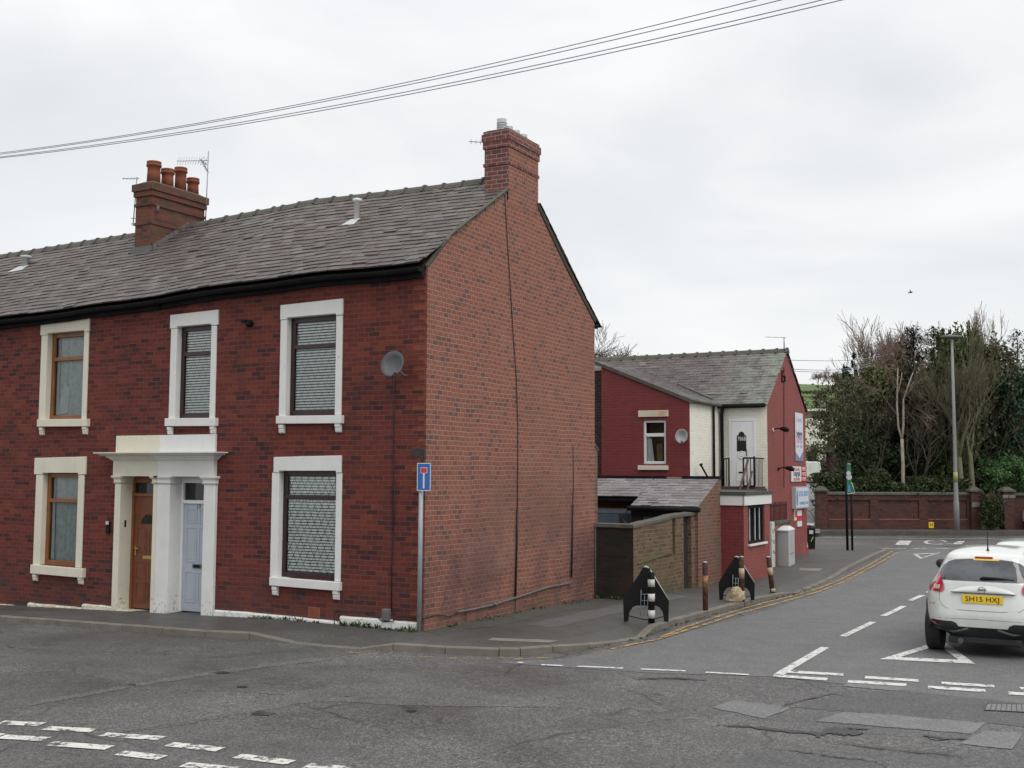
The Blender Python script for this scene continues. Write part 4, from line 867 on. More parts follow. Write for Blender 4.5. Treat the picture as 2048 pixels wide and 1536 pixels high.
# ------------------------------------------------------------------ backyard walls and outbuilding
A=Y(1267,1203,6.62); B=Y(1190,1196,6.62); ZB=-.6
ysd=lambda px,py,xx=1.12: X(px,py,xx)
yx=lambda y: A.x+(1.10-A.x)*max(0,min(1,(y-6.62)/(11.3-6.62)))   # face of the side wall
zt0=Y(1230,1050,6.62).z; 
YW=thing('yard_wall','dark brick yard wall with mossy coping running from the gable to the slate-roofed outbuilding','wall',(.6,6.7,-.1))
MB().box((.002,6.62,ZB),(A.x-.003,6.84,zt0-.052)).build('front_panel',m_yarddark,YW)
ye_=ysd(1398,1030).y; 
p1=X(1344,1033,yx(8)); p2=X(1395,1026,yx(9.6))
mb=MB(); prof=[(6.62,zt0-.05),(p1.y,p1.z-.04),(ye_,p2.z-.03)]
def sidewall(mb,y0,y1,zb,zt,th=.22,o=0):   # zt may be a pair
    zt=zt if isinstance(zt,tuple) else (zt,zt); zb=zb if isinstance(zb,tuple) else (zb,zb)
    q=[(yx(y0)+o,y0,zb[0]),(yx(y1)+o,y1,zb[1]),(yx(y1)+o,y1,zt[1]),(yx(y0)+o,y0,zt[0])]; mb.prism(q,(-th,0,0))
slA=X(1342,1035,yx(8)).y; slB=X(1347,1035,yx(8)).y; slC=X(1365,1100,yx(8.7)).y; slD=X(1381,1100,yx(9.2)).y
zs=lambda y: interp(prof,y)
mb=MB(); sidewall(mb,6.625,slA,ZB,(zs(6.62),zs(slA))); sidewall(mb,slB,slC,ZB,(zs(slB),zs(slC))); sidewall(mb,slD,ye_+.05,ZB,(zs(slD),zs(ye_)))
mb.build('side_panel',m_yard,YW)
zm=X(1344,1108,yx(8)).z
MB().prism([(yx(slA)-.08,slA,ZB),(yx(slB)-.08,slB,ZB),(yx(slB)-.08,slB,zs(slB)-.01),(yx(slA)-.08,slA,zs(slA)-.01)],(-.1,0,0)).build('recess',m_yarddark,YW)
MB().prism([(yx(slA),slA,ZB),(yx(slB),slB,ZB),(yx(slB)+.0,slB,zm),(yx(slA)+.0,slA,zm)],(-.079,0,0)).build('recess_infill',m_yard,YW)
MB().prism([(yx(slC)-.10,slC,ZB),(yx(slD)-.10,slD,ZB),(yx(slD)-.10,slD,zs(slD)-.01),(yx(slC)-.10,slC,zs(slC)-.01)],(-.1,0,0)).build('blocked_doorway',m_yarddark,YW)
# raised brick panel above a mossy ledge
la=X(1275,1128,yx(6.8)); lb=X(1341,1106,yx(7.8))
mb=MB(); mb.prism([(yx(la.y)+.004,la.y,la.z),(yx(lb.y)+.004,lb.y,lb.z),(yx(lb.y)+.004,lb.y,lb.z+.03),(yx(la.y)+.004,la.y,la.z+.02)],(.022,0,0)); mb.build('mossy_ledge',paint('moss',(.085,.10,.03),.95,.4,8),YW)
mb=MB(); pr=[(.0,6.60,zt0)]; r=random.Random(4)
mb.loft([[(0.003,6.58,zt0-.05),(0.003,6.60,zt0+.02),(.003,6.86,zt0+.03),(.003,6.88,zt0-.05)],[(A.x+.0,6.58,zt0-.05),(A.x+.0,6.60,zt0+.02),(A.x-.25,6.86,zt0+.03),(A.x-.25,6.88,zt0-.05)]],True,False)
n=10; rings=[]
for k in range(n+1):
    y=6.58+(ye_-6.58)*k/n; z=zs(max(6.62,y))+r.uniform(-.012,.012); x=yx(y); rings.append([(x+.03,y,z),(x+.02,y,z+.06),(x-.22,y,z+.075),(x-.25,y,z)])
mb.loft(rings,True,False); mb.build('coping',m_cop,YW)
# outbuilding
OB=thing('outbuilding','low brick outbuilding with pale lean-to slate roof behind the yard wall','outbuilding',(.2,10.5,0))
XO=1.10
e_=X(1395,1014,XO); rtp=X(1437,958,XO); yr,zr,ye2,ze=rtp.y,rtp.z,e_.y,e_.z
mb=MB(); mb.prism([(XO,ye2+.02,ZB),(XO,yr+.2,ZB),(XO,yr+.2,zr),(XO,yr,zr),(XO,ye2+.02,ze-.02)],(-.22,0,0)); mb.build('gable_wall',m_yardred,OB)
slope=(zr-ze)/(yr-ye2); nr=Vector((0,-slope,1)).normalized()
xL=-3.5; left=PL(1257,1016,(0,ye2,ze),nr); upl=PL(1257,993,(0,ye2,ze),nr); xs_=left.x; yu=upl.y
mb=MB(); slates(mb,lambda u,v:Vector((xs_+u,ye2+v/math.hypot(1,slope),ze+slope*v/math.hypot(1,slope))),XO-xs_+.02,(yr-ye2)*math.hypot(1,slope),.27,.155,.012,51,nrm=nr,slip=.06,ragged=1)
slates(mb,lambda u,v:Vector((xL+u,yu+v/math.hypot(1,slope),ze+slope*(yu-ye2)+slope*v/math.hypot(1,slope))),xs_-xL,(yr-yu)*math.hypot(1,slope),.27,.155,.012,52,nrm=nr,slip=.05,ragged=1)
rf=mb.build('roof',m_slate3,OB)
MB().poly([(xs_,ye2,ze-.01),(XO,ye2,ze-.01),(XO,yr,zr-.01),(xs_,yr,zr-.01)]).poly([(xL,yu,ze+slope*(yu-ye2)-.01),(xs_,yu,ze+slope*(yu-ye2)-.01),(xs_,yr,zr-.01),(xL,yr,zr-.01)]).build('roof_boarding',m_soft,OB)
MB().box((xL,yr-.02,zr+.0),(XO+.03,yr+.2,zr+.07)).build('ridge_capping',m_soft,OB)
MB().box((-.25,yr-.03,zr-.01),(.15,yr-.021,zr+.05)).build('ridge_mortar',paint('mortar_pink',(.25,.17,.13),.9,.2,6),OB)
MB().tube([(xs_-.05,ye2-.06,ze-.06),(XO+.08,ye2-.06,ze-.07)],.055,8).build('gutter',m_soft,OB)
MB().box((xs_,ye2+.03,ze-.25),(XO-.22,ye2+.06,ze-.03)).build('fascia',m_soft,OB)
m_bgd=paint('faded_blue_door_paint',(.075,.11,.14),.6,.15,5)
MB().box((xs_+.30,ye2+.08,-.3),(XO-.25,ye2+.13,ze-.25)).build('boarded_front',m_bgd,OB)
MB().box((xs_,ye2+.07,-.3),(xs_+.30,ye2+.3,ze-.2)).build('pier',m_yarddark,OB)
zl=ze+slope*(yu-ye2)
MB().box((xL,yu+.08,-.3),(xs_,yu+.2,zl-.30)).build('rear_front_wall',m_yardred,OB)
MB().box((xL,yu+.03,zl-.10),(xs_+.0,yu+.07,zl-.02)).build('rear_fascia',m_soft,OB)
MB().box((xL,yu+.055,zl-.42),(xs_-.02,yu+.078,zl-.34)).build('door_head',paint('blue_timber',(.11,.16,.22),.6,.15,5),OB)
MB().box((xL,yu+.06,-.3),(xs_-.55,yu+.079,zl-.43)).build('yard_door',m_bgd,OB)
MB().box((xs_-.53,yu+.06,-.3),(xs_-.02,yu+.079,zl-.43)).build('yard_door_leaf',paint('dark_blue_door_paint',(.03,.04,.05),.6,.15,5),OB)
MB().box((xL,yr+.0,-.3),(XO-.22,yr+.2,zr)).build('back_wall',m_yardred,OB)
q=X(1240,1025,xs_-.05)
MB().tube([(xs_-.05,ye2+.0,ze-.06),(xs_-.22,ye2,ze-.33),(xs_-.02,ye2,ze-.52)],.022,6).build('broken_downpipe',m_cop,OB)
# ------------------------------------------------------------------ shop
SH=thing('corner_shop','red-painted corner shop building with cream-painted rear wall and lichened slate roof','shop building',(-2,19,0))
xg=.42; y2=18.16; x1=-1.07; y1=15.48; YRG=20.4; ZR=6.50; ZE=4.70; y3=22.7
SL=(ZR-ZE)/(YRG-y2)
mb=MB(); mb.prism([(xg,y2,-.5),(xg,y3,-.5),(xg,y3,4.66),(xg,YRG,ZR-.03),(xg,y2,ZE-.03)],(-.25,0,0)); mb.build('gable_wall',m_red2,SH)
MB().prism([(xg-.252,y2,-.5),(x1-.2,y2,-.5),(x1-.2,y2,ZE),(xg-.252,y2,ZE)],(0,.2,0)).build('rear_wall',m_whiteb,SH)
MB().box((xg-.25,y2-.004,-.5),(xg-.001,y2+.1,ZE-.05)).build('rear_wall_end',m_whiteb,SH)
MB().box((-12,y3-.2,-.5),(xg-.26,y3,4.7)).build('front_wall',m_red2,SH)
# outrigger
zoL=Y(1203,729,y1).z; zoR=Y(1380,799,y1).z; xo0=Y(1203,900,y1).x; SLo=(zoL-zoR)/(x1-xo0)
WN_=Y(1286,840,y1); WX=Y(1332,928,y1); ox0,ox1,oz0,oz1=WN_.x,WX.x,WX.z,WN_.z
mb=MB()
def rz(x): return zoR+SLo*(x1-x)
for a,b,c0,c1 in ((xo0,ox0,None,None),(ox1,x1,None,None)):
    mb.poly([(a,y1,-.5),(b,y1,-.5),(b,y1,rz(b)),(a,y1,rz(a))])
mb.poly([(ox0,y1,-.5),(ox1,y1,-.5),(ox1,y1,oz0),(ox0,y1,oz0)]).poly([(ox0,y1,oz1),(ox1,y1,oz1),(ox1,y1,rz(ox1)),(ox0,y1,rz(ox0))])
mb.poly([(ox0,y1,oz0),(ox0,y1+.2,oz0),(ox0,y1+.2,oz1),(ox0,y1,oz1)]).poly([(ox1,y1,oz1),(ox1,y1+.2,oz1),(ox1,y1+.2,oz0),(ox1,y1,oz0)])
mb.build('outrigger_wall',m_red,SH)
MB().poly([(x1,y1,-.5),(x1,y2,-.5),(x1,y2,zoR),(x1,y1,zoR)]).build('outrigger_side_wall',m_whiteb,SH)
MB().poly([(xo0,y1,-.5),(xo0,y1,rz(xo0)),(xo0,y2+2,rz(xo0)),(xo0,y2+2,-.5)]).build('outrigger_party_wall',m_darkb,SH)
MB().box((-5.5,y1+.35,-.5),(xo0-.003,y1+.6,zoL-.15)).build('neighbour_wall',m_darkb,SH)
# window
f=MB().box((ox0,y1+.05,oz0),(ox0+.07,y1+.12,oz1)).box((ox1-.07,y1+.05,oz0),(ox1,y1+.12,oz1)).box((ox0+.07,y1+.051,oz0),(ox1-.07,y1+.119,oz0+.08)).box((ox0+.07,y1+.051,oz1-.08),(ox1-.07,y1+.119,oz1)).box((ox0+.07,y1+.045,oz0+.80),(ox1-.07,y1+.118,oz0+.90)).build('window',m_upvcw,SH,.008)
MB().poly([(ox0,y1+.09,oz0),(ox1,y1+.09,oz0),(ox1,y1+.09,oz1),(ox0,y1+.09,oz1)]).build('pane',m_glass,f)
MB().box((ox0,y1+.5,oz0-.1),(ox1,y1+1.2,oz1)).build('room_beyond',paint('dim_room',(.10,.095,.05),.9,.3,2),f)
MB().poly([(ox0+.05,y1+.15,oz0),(ox0+.30,y1+.16,oz0),(ox0+.20,y1+.16,oz0+.75),(ox0+.05,y1+.15,oz0+.85)]).build('curtain',m_blind,f)
MB().box((ox0+.34,y1+.22,oz0+.12),(ox0+.52,y1+.3,oz0+.6)).box((ox0+.40,y1+.23,oz0+.0),(ox0+.45,y1+.25,oz0+.12)).build('lamp',paint('dull_gold',(.25,.18,.06),.7,.3,6),f)
MB().box((Y(1277,828,y1).x,y1-.04,Y(1300,834,y1).z),(Y(1337,828,y1).x,y1+.1,Y(1300,821,y1).z)).build('lintel',paint('stained_cream',(.60,.55,.42),.7,.1,4,dirt=(.35,.20,.08),dirtamt=.7),SH,.01)
MB().box((Y(1277,935,y1).x,y1-.07,Y(1300,940,y1).z),(Y(1337,935,y1).x,y1+.1,Y(1300,931,y1).z)).build('sill',m_cream,SH,.01)
# roofs
h=math.hypot(1,SL); nr=Vector((0,-SL,1)).normalized()
mb=MB(); slates(mb,lambda u,v:Vector((-12+u,y2-.12+v/h,ZE-.08+SL*v/h)),12+xg+.06,(YRG-y2+.12)*h,.26,.15,.012,61,nrm=nr,slip=.05,ragged=1)
slates(mb,lambda u,v:Vector((xg+.06-u,y3+.15-v/h*1.0,4.66-.02+(ZR-4.64)*(v/h)/(y3+.15-YRG))),12+xg,(y3+.15-YRG)*h,.3,.2,.012,62,nrm=Vector((0,.6,.8)))
rf=mb.build('roof',m_slate2,SH)
MB().poly([(-12,y2-.1,ZE-.10),(xg+.03,y2-.1,ZE-.10),(xg+.03,YRG,ZR-.02),(-12,YRG,ZR-.02)]).poly([(-12,y3+.1,4.62),(-12,YRG,ZR-.02),(xg+.03,YRG,ZR-.02),(xg+.03,y3+.1,4.62)]).build('roof_boarding',m_soft,SH)
mb=MB(); x=-12
while x<xg:
    e=min(x+.45,xg+.06); P_=[(YRG-.16,-.10),(YRG-.07,.03),(YRG,.06),(YRG+.07,.03),(YRG+.16,-.10)]
    mb.loft([[(x,y,ZR+z) for y,z in P_],[(e,y,ZR+z) for y,z in P_]],True,False)
    mb.loft([[(e-.06,YRG+(y-YRG)*1.2,ZR+z+.03) for y,z in P_],[(e+.01,YRG+(y-YRG)*1.2,ZR+z+.03) for y,z in P_]],True,False); x=e
mb.build('ridge_tiles',m_ridge,rf)
# outrigger roof slopes down to +x, meeting the main slope
ho=math.hypot(1,SLo); no=Vector((SLo,0,1)).normalized(); yend=y2+1.9
def orf(u,v):
    x=x1+.12-v/ho; z=zoR-.03+SLo*(x1-x)+.05
    return Vector((x,y1-.05+u,z))
mb=MB()
r=random.Random(71); rows=20
for j in range(rows):
    v0=(x1+.12-xo0+.3)*ho*j/rows; v1=(x1+.12-xo0+.3)*ho*(j+1)/rows+.03; zc=orf(0,v0).z
    ymax=(zc-(ZE-.08))/SL+y2-.12 - (y1-.05)+.1; u=-(j%2)*.13
    while u<max(.3,ymax):
        a=max(0,u)+.003; b=min(u+.26,max(.3,ymax))-.003; u+=.26
        if b-a<.03: continue
        li=.013*r.uniform(.7,1.5); p=[orf(a,v0)+no*li,orf(b,v0)+no*li,orf(b,v1)+no*.004,orf(a,v1)+no*.004]; q=[orf(a,v0)-no*.01,orf(b,v0)-no*.01]
        i=mb.vv(p+q); mb.face((i[0],i[1],i[2],i[3])); mb.face((i[4],i[5],i[1],i[0])); mb.face((i[4],i[0],i[3]))
mb.build('outrigger_roof',m_slate2,SH)
a,b=orf(0,0),orf(0,(x1+.12-xo0+.3)*ho)
mb=MB(); mb.prism([(a.x,y1-.06,a.z-.10),(a.x,y1-.06,a.z+.01),(b.x,y1-.06,b.z+.01),(b.x,y1-.06,b.z-.09)],(0,.12,0)); mb.build('verge_board',m_cop,SH)
# valley flashing between the two slopes
va=[]; 
for k in range(2):
    x=(x1+.1) if k==0 else xo0; z=zoR+SLo*(x1-x)+.06; va.append(Vector((x,(z-(ZE-.08))/SL+y2-.12,z+.02)))
mb=MB(); mb.tube([va[0].lerp(va[1],.12),va[0].lerp(va[1],.62)],.035,5); mb.build('valley_flashing',m_lead,SH)
# gutters and downpipes
MB().tube([(x1,y2-.16,ZE-.10),(xg-.02,y2-.16,ZE-.10)],.07,8).build('gutter',m_black,SH)
MB().tube([(x1+.12,y1,zoR-.05),(x1+.12,y2-.1,zoR-.05)],.05,8).build('outrigger_gutter',m_cop,SH)
pa=X(1428,900,x1+.06)
MB().tube([(x1+.06,pa.y,zoR-.05),(x1+.06,pa.y,2.1)],.04,8).build('downpipe',m_black,SH)
MB().tube([(x1+.16,y2-.16,ZE-.12),(x1+.10,y2-.10,ZE-.35),(x1+.10,y2-.08,2.1)],.055,8).build('downpipe',m_black,SH)
for px in (1484,1523): q=Y(px,813,y2-.05); MB().lathe([(.06,0),(.075,-.06),(.03,-.09)],(q.x,q.y,q.z+.04),10).build('eaves_bracket',m_white,SH)
# flat door
dl,dr_,dt,db=Y(1449,0,y2).x,Y(1501,0,y2).x,Y(1470,838,y2).z,Y(1470,978,y2).z
f=MB().box((dl,y2-.04,db),(dl+.08,y2-.005,dt)).box((dr_-.08,y2-.04,db),(dr_,y2-.005,dt)).box((dl+.08,y2-.041,dt-.08),(dr_-.08,y2-.005,dt)).build('door_frame',m_upvcw,SH,.008)
D_=MB().box((dl+.085,y2-.03,db+.02),(dr_-.085,y2-.006,dt-.085)).build('flat_door',m_upvcw,SH,.006)
cx=(dl+dr_)/2-.02; q0=Y(1474,865,y2-.035); q1=Y(1474,903,y2-.035)
gl=[(cx-.15,y2-.034,q1.z),(cx+.15,y2-.034,q1.z),(cx+.15,y2-.034,q0.z-.1),(cx+.10,y2-.034,q0.z-.08),(cx+.07,y2-.034,q0.z),(cx,y2-.034,q0.z+.03),(cx-.07,y2-.034,q0.z),(cx-.10,y2-.034,q0.z-.08),(cx-.15,y2-.034,q0.z-.1)]
MB().poly(gl).build('door_glass',m_int,D_)
text('786B',.17,m_white,D_,(cx+.01,y2-.038,Y(1474,878,y2).z),(1,0,0),(0,0,1),'flat_number',width=.27)
q=Y(1474,910,y2-.03)
MB().lathe([(.12,0),(.12,-.02),(.10,-.025),(.09,-.01),(.06,-.01),(.055,-.025),(.03,-.025),(.01,-.01)],(cx,y2-.031,q.z),22,'y').build('door_roundel',m_upvcw,D_)
mb=MB(); mb.tube([(cx-.12,y2-.034,q.z-.02),(cx-.15,y2-.034,q.z-.2),(cx-.15,y2-.034,db+.25),(cx+.15,y2-.034,db+.25),(cx+.15,y2-.034,q.z-.2),(cx+.12,y2-.034,q.z-.02)],.009,5); mb.build('door_panel',m_upvcw,D_)
q=Y(1475,945,y2-.03); MB().box((cx-.10,y2-.04,q.z-.02),(cx+.08,y2-.03,q.z+.025)).build('letterbox',m_soft,D_,.003)
q=Y(1493,905,y2-.05); MB().box((q.x-.012,y2-.06,q.z-.10),(q.x+.012,y2-.031,q.z+.10)).build('door_handle',m_lead,D_,.003)
# red flat-roofed extension
xe=1.68; ye=11.67; yq=13.92; ze1=2.0
def extz(px,py): return X(px,py,xe).z
EX=thing('flat_roof_extension','low red-painted brick extension with white fascia and barred window on the pavement side','extension',(.8,12.8,0))
wy0,wy1=X(1496,1050,xe).y,X(1529,1050,xe).y; wz0,wz1=X(1496,1089,xe).z,X(1512,1009,xe).z
zf=X(1487,1011,xe).z
MB().box((-1.0,ye,-.6),(xe-.001,ye+.2,zf+.02)).build('wall',m_red,EX)
mb=MB(); mb.prism([(xe,ye+.004,-.6),(xe,wy0,-.6),(xe,wy0,zf),(xe,ye+.004,zf)],(-.2,0,0)).prism([(xe,wy1,-.6),(xe,yq,-.6),(xe,yq,zf),(xe,wy1,zf)],(-.2,0,0)).prism([(xe,wy0,-.6),(xe,wy1,-.6),(xe,wy1,wz0),(xe,wy0,wz0)],(-.2,0,0)).prism([(xe,wy0,wz1),(xe,wy1,wz1),(xe,wy1,zf),(xe,wy0,zf)],(-.2,0,0))
mb.build('side_wall',m_red2,EX)
MB().box((-1,yq-.2,-.6),(xe-.21,yq-.01,zf)).build('end_wall',m_red,EX)
MB().box((-1.0,ye-.04,zf+.0),(xe+.002,ye-.001,ze1)).build('front_fascia',m_white,EX); MB().box((xe+.004,ye-.04,zf),(xe+.045,yq+.05,ze1)).build('side_fascia',m_white,EX)
MB().box((xe+.0,ye-.048,zf),(xe+.012,ye-.04,ze1)).build('fascia_joint',m_soft,EX)
m_felt=paint('roof_felt',(.06,.065,.05),.9,.3,5)
MB().box((-1.03,ye-.06,ze1+.001),(xe+.07,yq+.07,ze1+.09)).build('flat_roof',m_felt,EX)
MB().box((-1.03,yq+.071,-.3),(xg-.02,y2-.05,ze1+.088)).build('rear_platform',m_darkb,EX)
f=MB().box((xe-.10,wy0,wz0),(xe-.04,wy0+.09,wz1)).box((xe-.10,wy1-.09,wz0),(xe-.04,wy1,wz1)).box((xe-.101,wy0+.09,wz1-.09),(xe-.041,wy1-.09,wz1)).box((xe-.101,wy0+.09,wz0),(xe-.041,wy1-.09,wz0+.07)).build('window',m_black,EX)
for t_ in (.22,.55,.82): MB().box((xe-.07,wy0+(wy1-wy0)*t_-.02,wz0),(xe-.05,wy0+(wy1-wy0)*t_+.02,wz1)).build('window_bar',m_greyc,f)
for t_ in (.38,.70): MB().box((xe-.075,wy0+(wy1-wy0)*t_-.02,wz0),(xe-.055,wy0+(wy1-wy0)*t_+.02,wz1)).build('window_bar',m_black,f)
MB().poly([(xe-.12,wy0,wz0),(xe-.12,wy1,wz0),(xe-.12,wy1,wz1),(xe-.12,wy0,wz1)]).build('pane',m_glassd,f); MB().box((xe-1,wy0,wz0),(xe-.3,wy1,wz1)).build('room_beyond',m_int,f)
MB().box((xe-.02,wy0-.03,wz0-.05),(xe+.07,wy1+.06,wz0-.002)).build('sill',m_white,EX,.006)
q=X(1437,1105,-3)  
# landing with railings
LD=thing('landing_railing','rusty black steel railings and steps on the flat roof outside the white flat door','railing',(-.6,17.5,2.1))
zb=ze1+.09; L_=lambda px,py,yy: Y(px,py,yy)
yl=17.2
mb=MB(); a,b=L_(1476,0,yl).x,L_(1497,0,yl).x; zt_=Y(1490,916,yl).z; zl_=Y(1490,972,yl).z
mb.tube([(a,yl,zt_),(b,yl,zt_)],.028,6).tube([(a,yl,zl_),(b,yl,zl_)],.028,6).tube([(a,yl,zt_),(a,yl,zl_-.1)],.025,6).tube([(b,yl,zt_+.05),(b,yl,zl_-.1)],.03,6)
for k in range(1,3): mb.tube([(a+(b-a)*k/3,yl,zt_),(a+(b-a)*k/3,yl,zl_)],.014,4)
mb.tube([(b,yl,zt_),(b,y2-.02,zt_)],.02,6)
for k in range(1,7): mb.tube([(b,yl+(y2-yl)*k/7,zt_),(b,yl+(y2-yl)*k/7,zl_)],.008,4)
mb.build('right_railing',m_soft,LD)
mb=MB(); a,b=L_(1434,0,yl).x,L_(1448,0,yl).x
mb.tube([(a,yl,zt_-.05),(b,yl,zt_)],.02,6).tube([(b,yl,zt_),(b,yl,zl_-.1)],.025,6).tube([(a,yl,zt_-.05),(a-.05,yl,zl_-.1)],.02,6)
for k in range(1,3): mb.tube([(a+(b-a)*k/3,yl,zt_),(a+(b-a)*k/3,yl,zl_)],.012,4)
mb.build('left_railing',m_soft,LD)
MB().box((x1+.05,yl-.06,zl_-.12),(L_(1500,0,yl).x,y2-.01,zl_-.02)).build('landing',m_darkb,LD)
st0,st1=Y(1496,920,yl-.1),Y(1476,992,15.0)
mb=MB(); mb.tube([st0,st1],.035,6).tube([st0+Vector((.12,0,-.35)),st1+Vector((.22,0,0))],.03,6); mb.build('handrail',m_rust,LD)
mb=MB()
for k in range(4): mb.box((-.75,15.3+k*.45,zb-.0),(-.2,15.3+(k+1)*.45,zb+.01+.02*k))
mb.build('steps',m_darkb,LD)
a,b=X(1402,930,x1+.2),X(1416,955,x1+.2); mb=MB(); mb.tube([a,b],.03,5); mb.tube([a+Vector((0,-.06,0)),a+Vector((0,.06,.02))],.04,5); mb.build('lower_handrail_end',m_soft,LD)
q=Y(1365,873,y1-.2)
dish('round pale grey satellite dish on the red outrigger wall of the shop',q,.19,(-.05,-1,.12),(-.12,-.18,.3),paint('pale_grey_dish',(.33,.35,.35),.5,.05,6,bmp=0),(q.x+.1,y1,q.z-.1),None)
a=Vector((.35,20.3,6.45)); tp=Y(1568,674,20.3); bt=Vector((tp.x,20.3,6.5))
aerial('tv_aerial','aerial on the ridge end of the corner shop roof',bt,tp,[(Y(1572,675,20.3),Y(1530,674,20.3),3,.015,(0,0,1))],0,r=.02)
# gable fittings
def lampfit(px,py,ll,ln):
    q=X(px,py,xg); t_=thing('floodlight',ll,'floodlight',q)
    MB().lathe([(.05,0),(.05,.04)],(q.x,q.y,q.z),10,'x').build('base_plate',m_white if ln else m_black,t_)
    mb=MB(); mb.tube([q,q+Vector((.15,.0,.05)),q+Vector((.32,-.05,.03))],[.02,.02,.03],6); mb.tube([q+Vector((.25,-.05,.04)),q+Vector((.40,-.02,.02)),q+Vector((.5,0,-.03))],[.04,.085,.05],8); mb.build('lamp_head',m_black,t_)
lampfit(1545,860,'white-based floodlight high on the red shop gable',1); lampfit(1556,938,'black swan-neck lamp low on the red shop gable, above the fenced wall',0)
mb=MB(); a=X(1567,740,xg+.03); 
for (p,q) in (((1564,742),(1568,742)),((1564,752),(1570,752)),((1564,763),(1570,763)),((1564,742),(1564,763)),((1570,752),(1570,763)),((1568,735),(1568,975))): mb.tube([X(*p,xg+.02),X(*q,xg+.02)],.02 if p!=(1568,735) else .01,4)
mb.build('cable_bracket',m_soft,SH)
# banner and signs on the gable
b0,b1=X(1588,826,xg+.02),X(1606,920,xg+.02)
BN=thing('banner','tall white banner with pointed lower end and grey-blue base, high on the shop gable','banner',(xg,(b0.y+b1.y)/2,b1.z))
ya,yb_=X(1589,870,xg).y,X(1605,870,xg).y; zt_,zb_=X(1596,826,xg).z,X(1597,922,xg).z
MB().prism([(xg+.01,ya,zb_),(xg+.01,yb_,zb_),(xg+.01,yb_,zt_),(xg+.01,ya,zt_)],(.012,0,0)).build('backing',paint('banner_grey_blue',(.16,.22,.32),.5,.1,5,bmp=0),BN)
hh=zt_-zb_; MB().prism([(xg+.023,ya+.02,zb_+hh*.18),(xg+.023,(ya+yb_)/2,zb_+hh*.06),(xg+.023,yb_-.02,zb_+hh*.22),(xg+.023,yb_-.02,zt_-.0),(xg+.023,ya+.02,zt_)],(.003,0,0)).build('white_field',paint('banner_white',(.62,.62,.66),.5,.04,5,bmp=0),BN)
m_ink=paint('printed_dark_blue',(.05,.06,.16),.5,.1,5,bmp=0); m_inkr=paint('printed_red',(.45,.05,.06),.5,.1,5,bmp=0); m_inkp=paint('printed_grey',(.36,.36,.42),.5,.1,5,bmp=0)
ym=(ya+yb_)/2
for k,(s_,zz,mm_) in enumerate((('Quality',.86,m_inkp),('Convenience',.58,m_ink),('Store',.54,m_ink),('Offers',.48,m_inkr),('OPEN 7 DAYS',.40,m_inkp),('6am - 10pm',.31,m_inkp))):
    text(s_,.20 if k<4 else .16,mm_,BN,(xg+.028,ym,zb_+hh*zz),(0,1,0),(0,0,1),'lettering',width=(yb_-ya)*.72)
ya,yb2=X(1582,948,xg+.03).y,X(1601.5,948,xg+.03).y; zt_,zb_=X(1592,933,xg).z,X(1592,963,xg).z; yc=X(1612,948,xg+.03).y
SG=thing('newspaper_sign','white newspaper sign with red side panels on the shop gable','sign',(xg,ya,zb_))
MB().prism([(xg+.02,ya,zb_),(xg+.02,yb2,zb_),(xg+.02,yb2,zt_),(xg+.02,ya,zt_)],(.03,0,0)).build('panel',paint('sign_white',(.68,.68,.68),.4,.03,5,bmp=0),SG)
zc=(zt_+zb_)/2; h_=zt_-zb_; yy=(ya+yb2)/2; w_=yb2-ya
text('MY LOCAL',.14,m_redp,SG,(xg+.054,yy,zc+h_*.30),(0,1,0),(0,0,1),width=w_*.6); text('Telegraph',.3,m_ink,SG,(xg+.054,yy,zc+h_*.03),(0,1,0),(0,0,1),width=w_*.72); text('SOLD HERE',.12,m_redp,SG,(xg+.054,yy,zc-h_*.36),(0,1,0),(0,0,1),width=w_*.65)
for k in range(3):
    z_=zt_-h_*(.17+.33*k); p_=MB().prism([(xg+.021,yb2+.02,z_-h_*.14),(xg+.021,yc,z_-h_*.14),(xg+.021,yc,z_+h_*.14),(xg+.021,yb2+.02,z_+h_*.14)],(.03,0,0)).build('side_panel',m_redp,SG)
    text(('NEWS','MAGS','POP')[k],.18,m_white,p_,(xg+.054,(yb2+yc)/2,z_),(0,1,0),(0,0,1),width=(yc-yb2)*.6)
y0_=X(1583,990,xg).y; xb=Y(1592,990,y0_).x; y9=X(1617,990,xb).y; zt_,zb_=X(1592,974,xb).z,X(1592,1018,xb).z
LB=thing('lightbox_sign','deep white lightbox sign with blue lettering projecting from the shop corner','sign',(xg,y0_,zb_))
MB().box((xg+.0,y0_,zb_),(xb,y9,zt_)).build('case',paint('lightbox_grey',(.42,.42,.42),.5,.05,5,bmp=0),LB,.01)
MB().prism([(xb+.001,y0_+.06,zb_+.04),(xb+.001,y9-.05,zb_+.04),(xb+.001,y9-.05,zt_-.04),(xb+.001,y0_+.06,zt_-.04)],(.008,0,0)).build('face',paint('lightbox_face',(.60,.64,.70),.4,.03,5,bmp=0),LB)
ww=y9-y0_; zc=(zt_+zb_)/2; h_=zt_-zb_
mb=MB(); mb.poly([(xb+.011,y0_+ww*.09+ww*.055*math.cos(a),zc+h_*.36*math.sin(a)) for a in [2*math.pi*k/20 for k in range(20)]]); mb.build('emblem',m_lblue,LB)
text('ROYAL PRIORY',.26,m_lblue,LB,(xb+.011,y0_+ww*.57,zc+h_*.17),(0,1,0),(0,0,1),width=ww*.74); text('CONVENIENCE STORE',.14,m_lblue,LB,(xb+.011,y0_+ww*.57,zc-h_*.26),(0,1,0),(0,0,1),width=ww*.70)
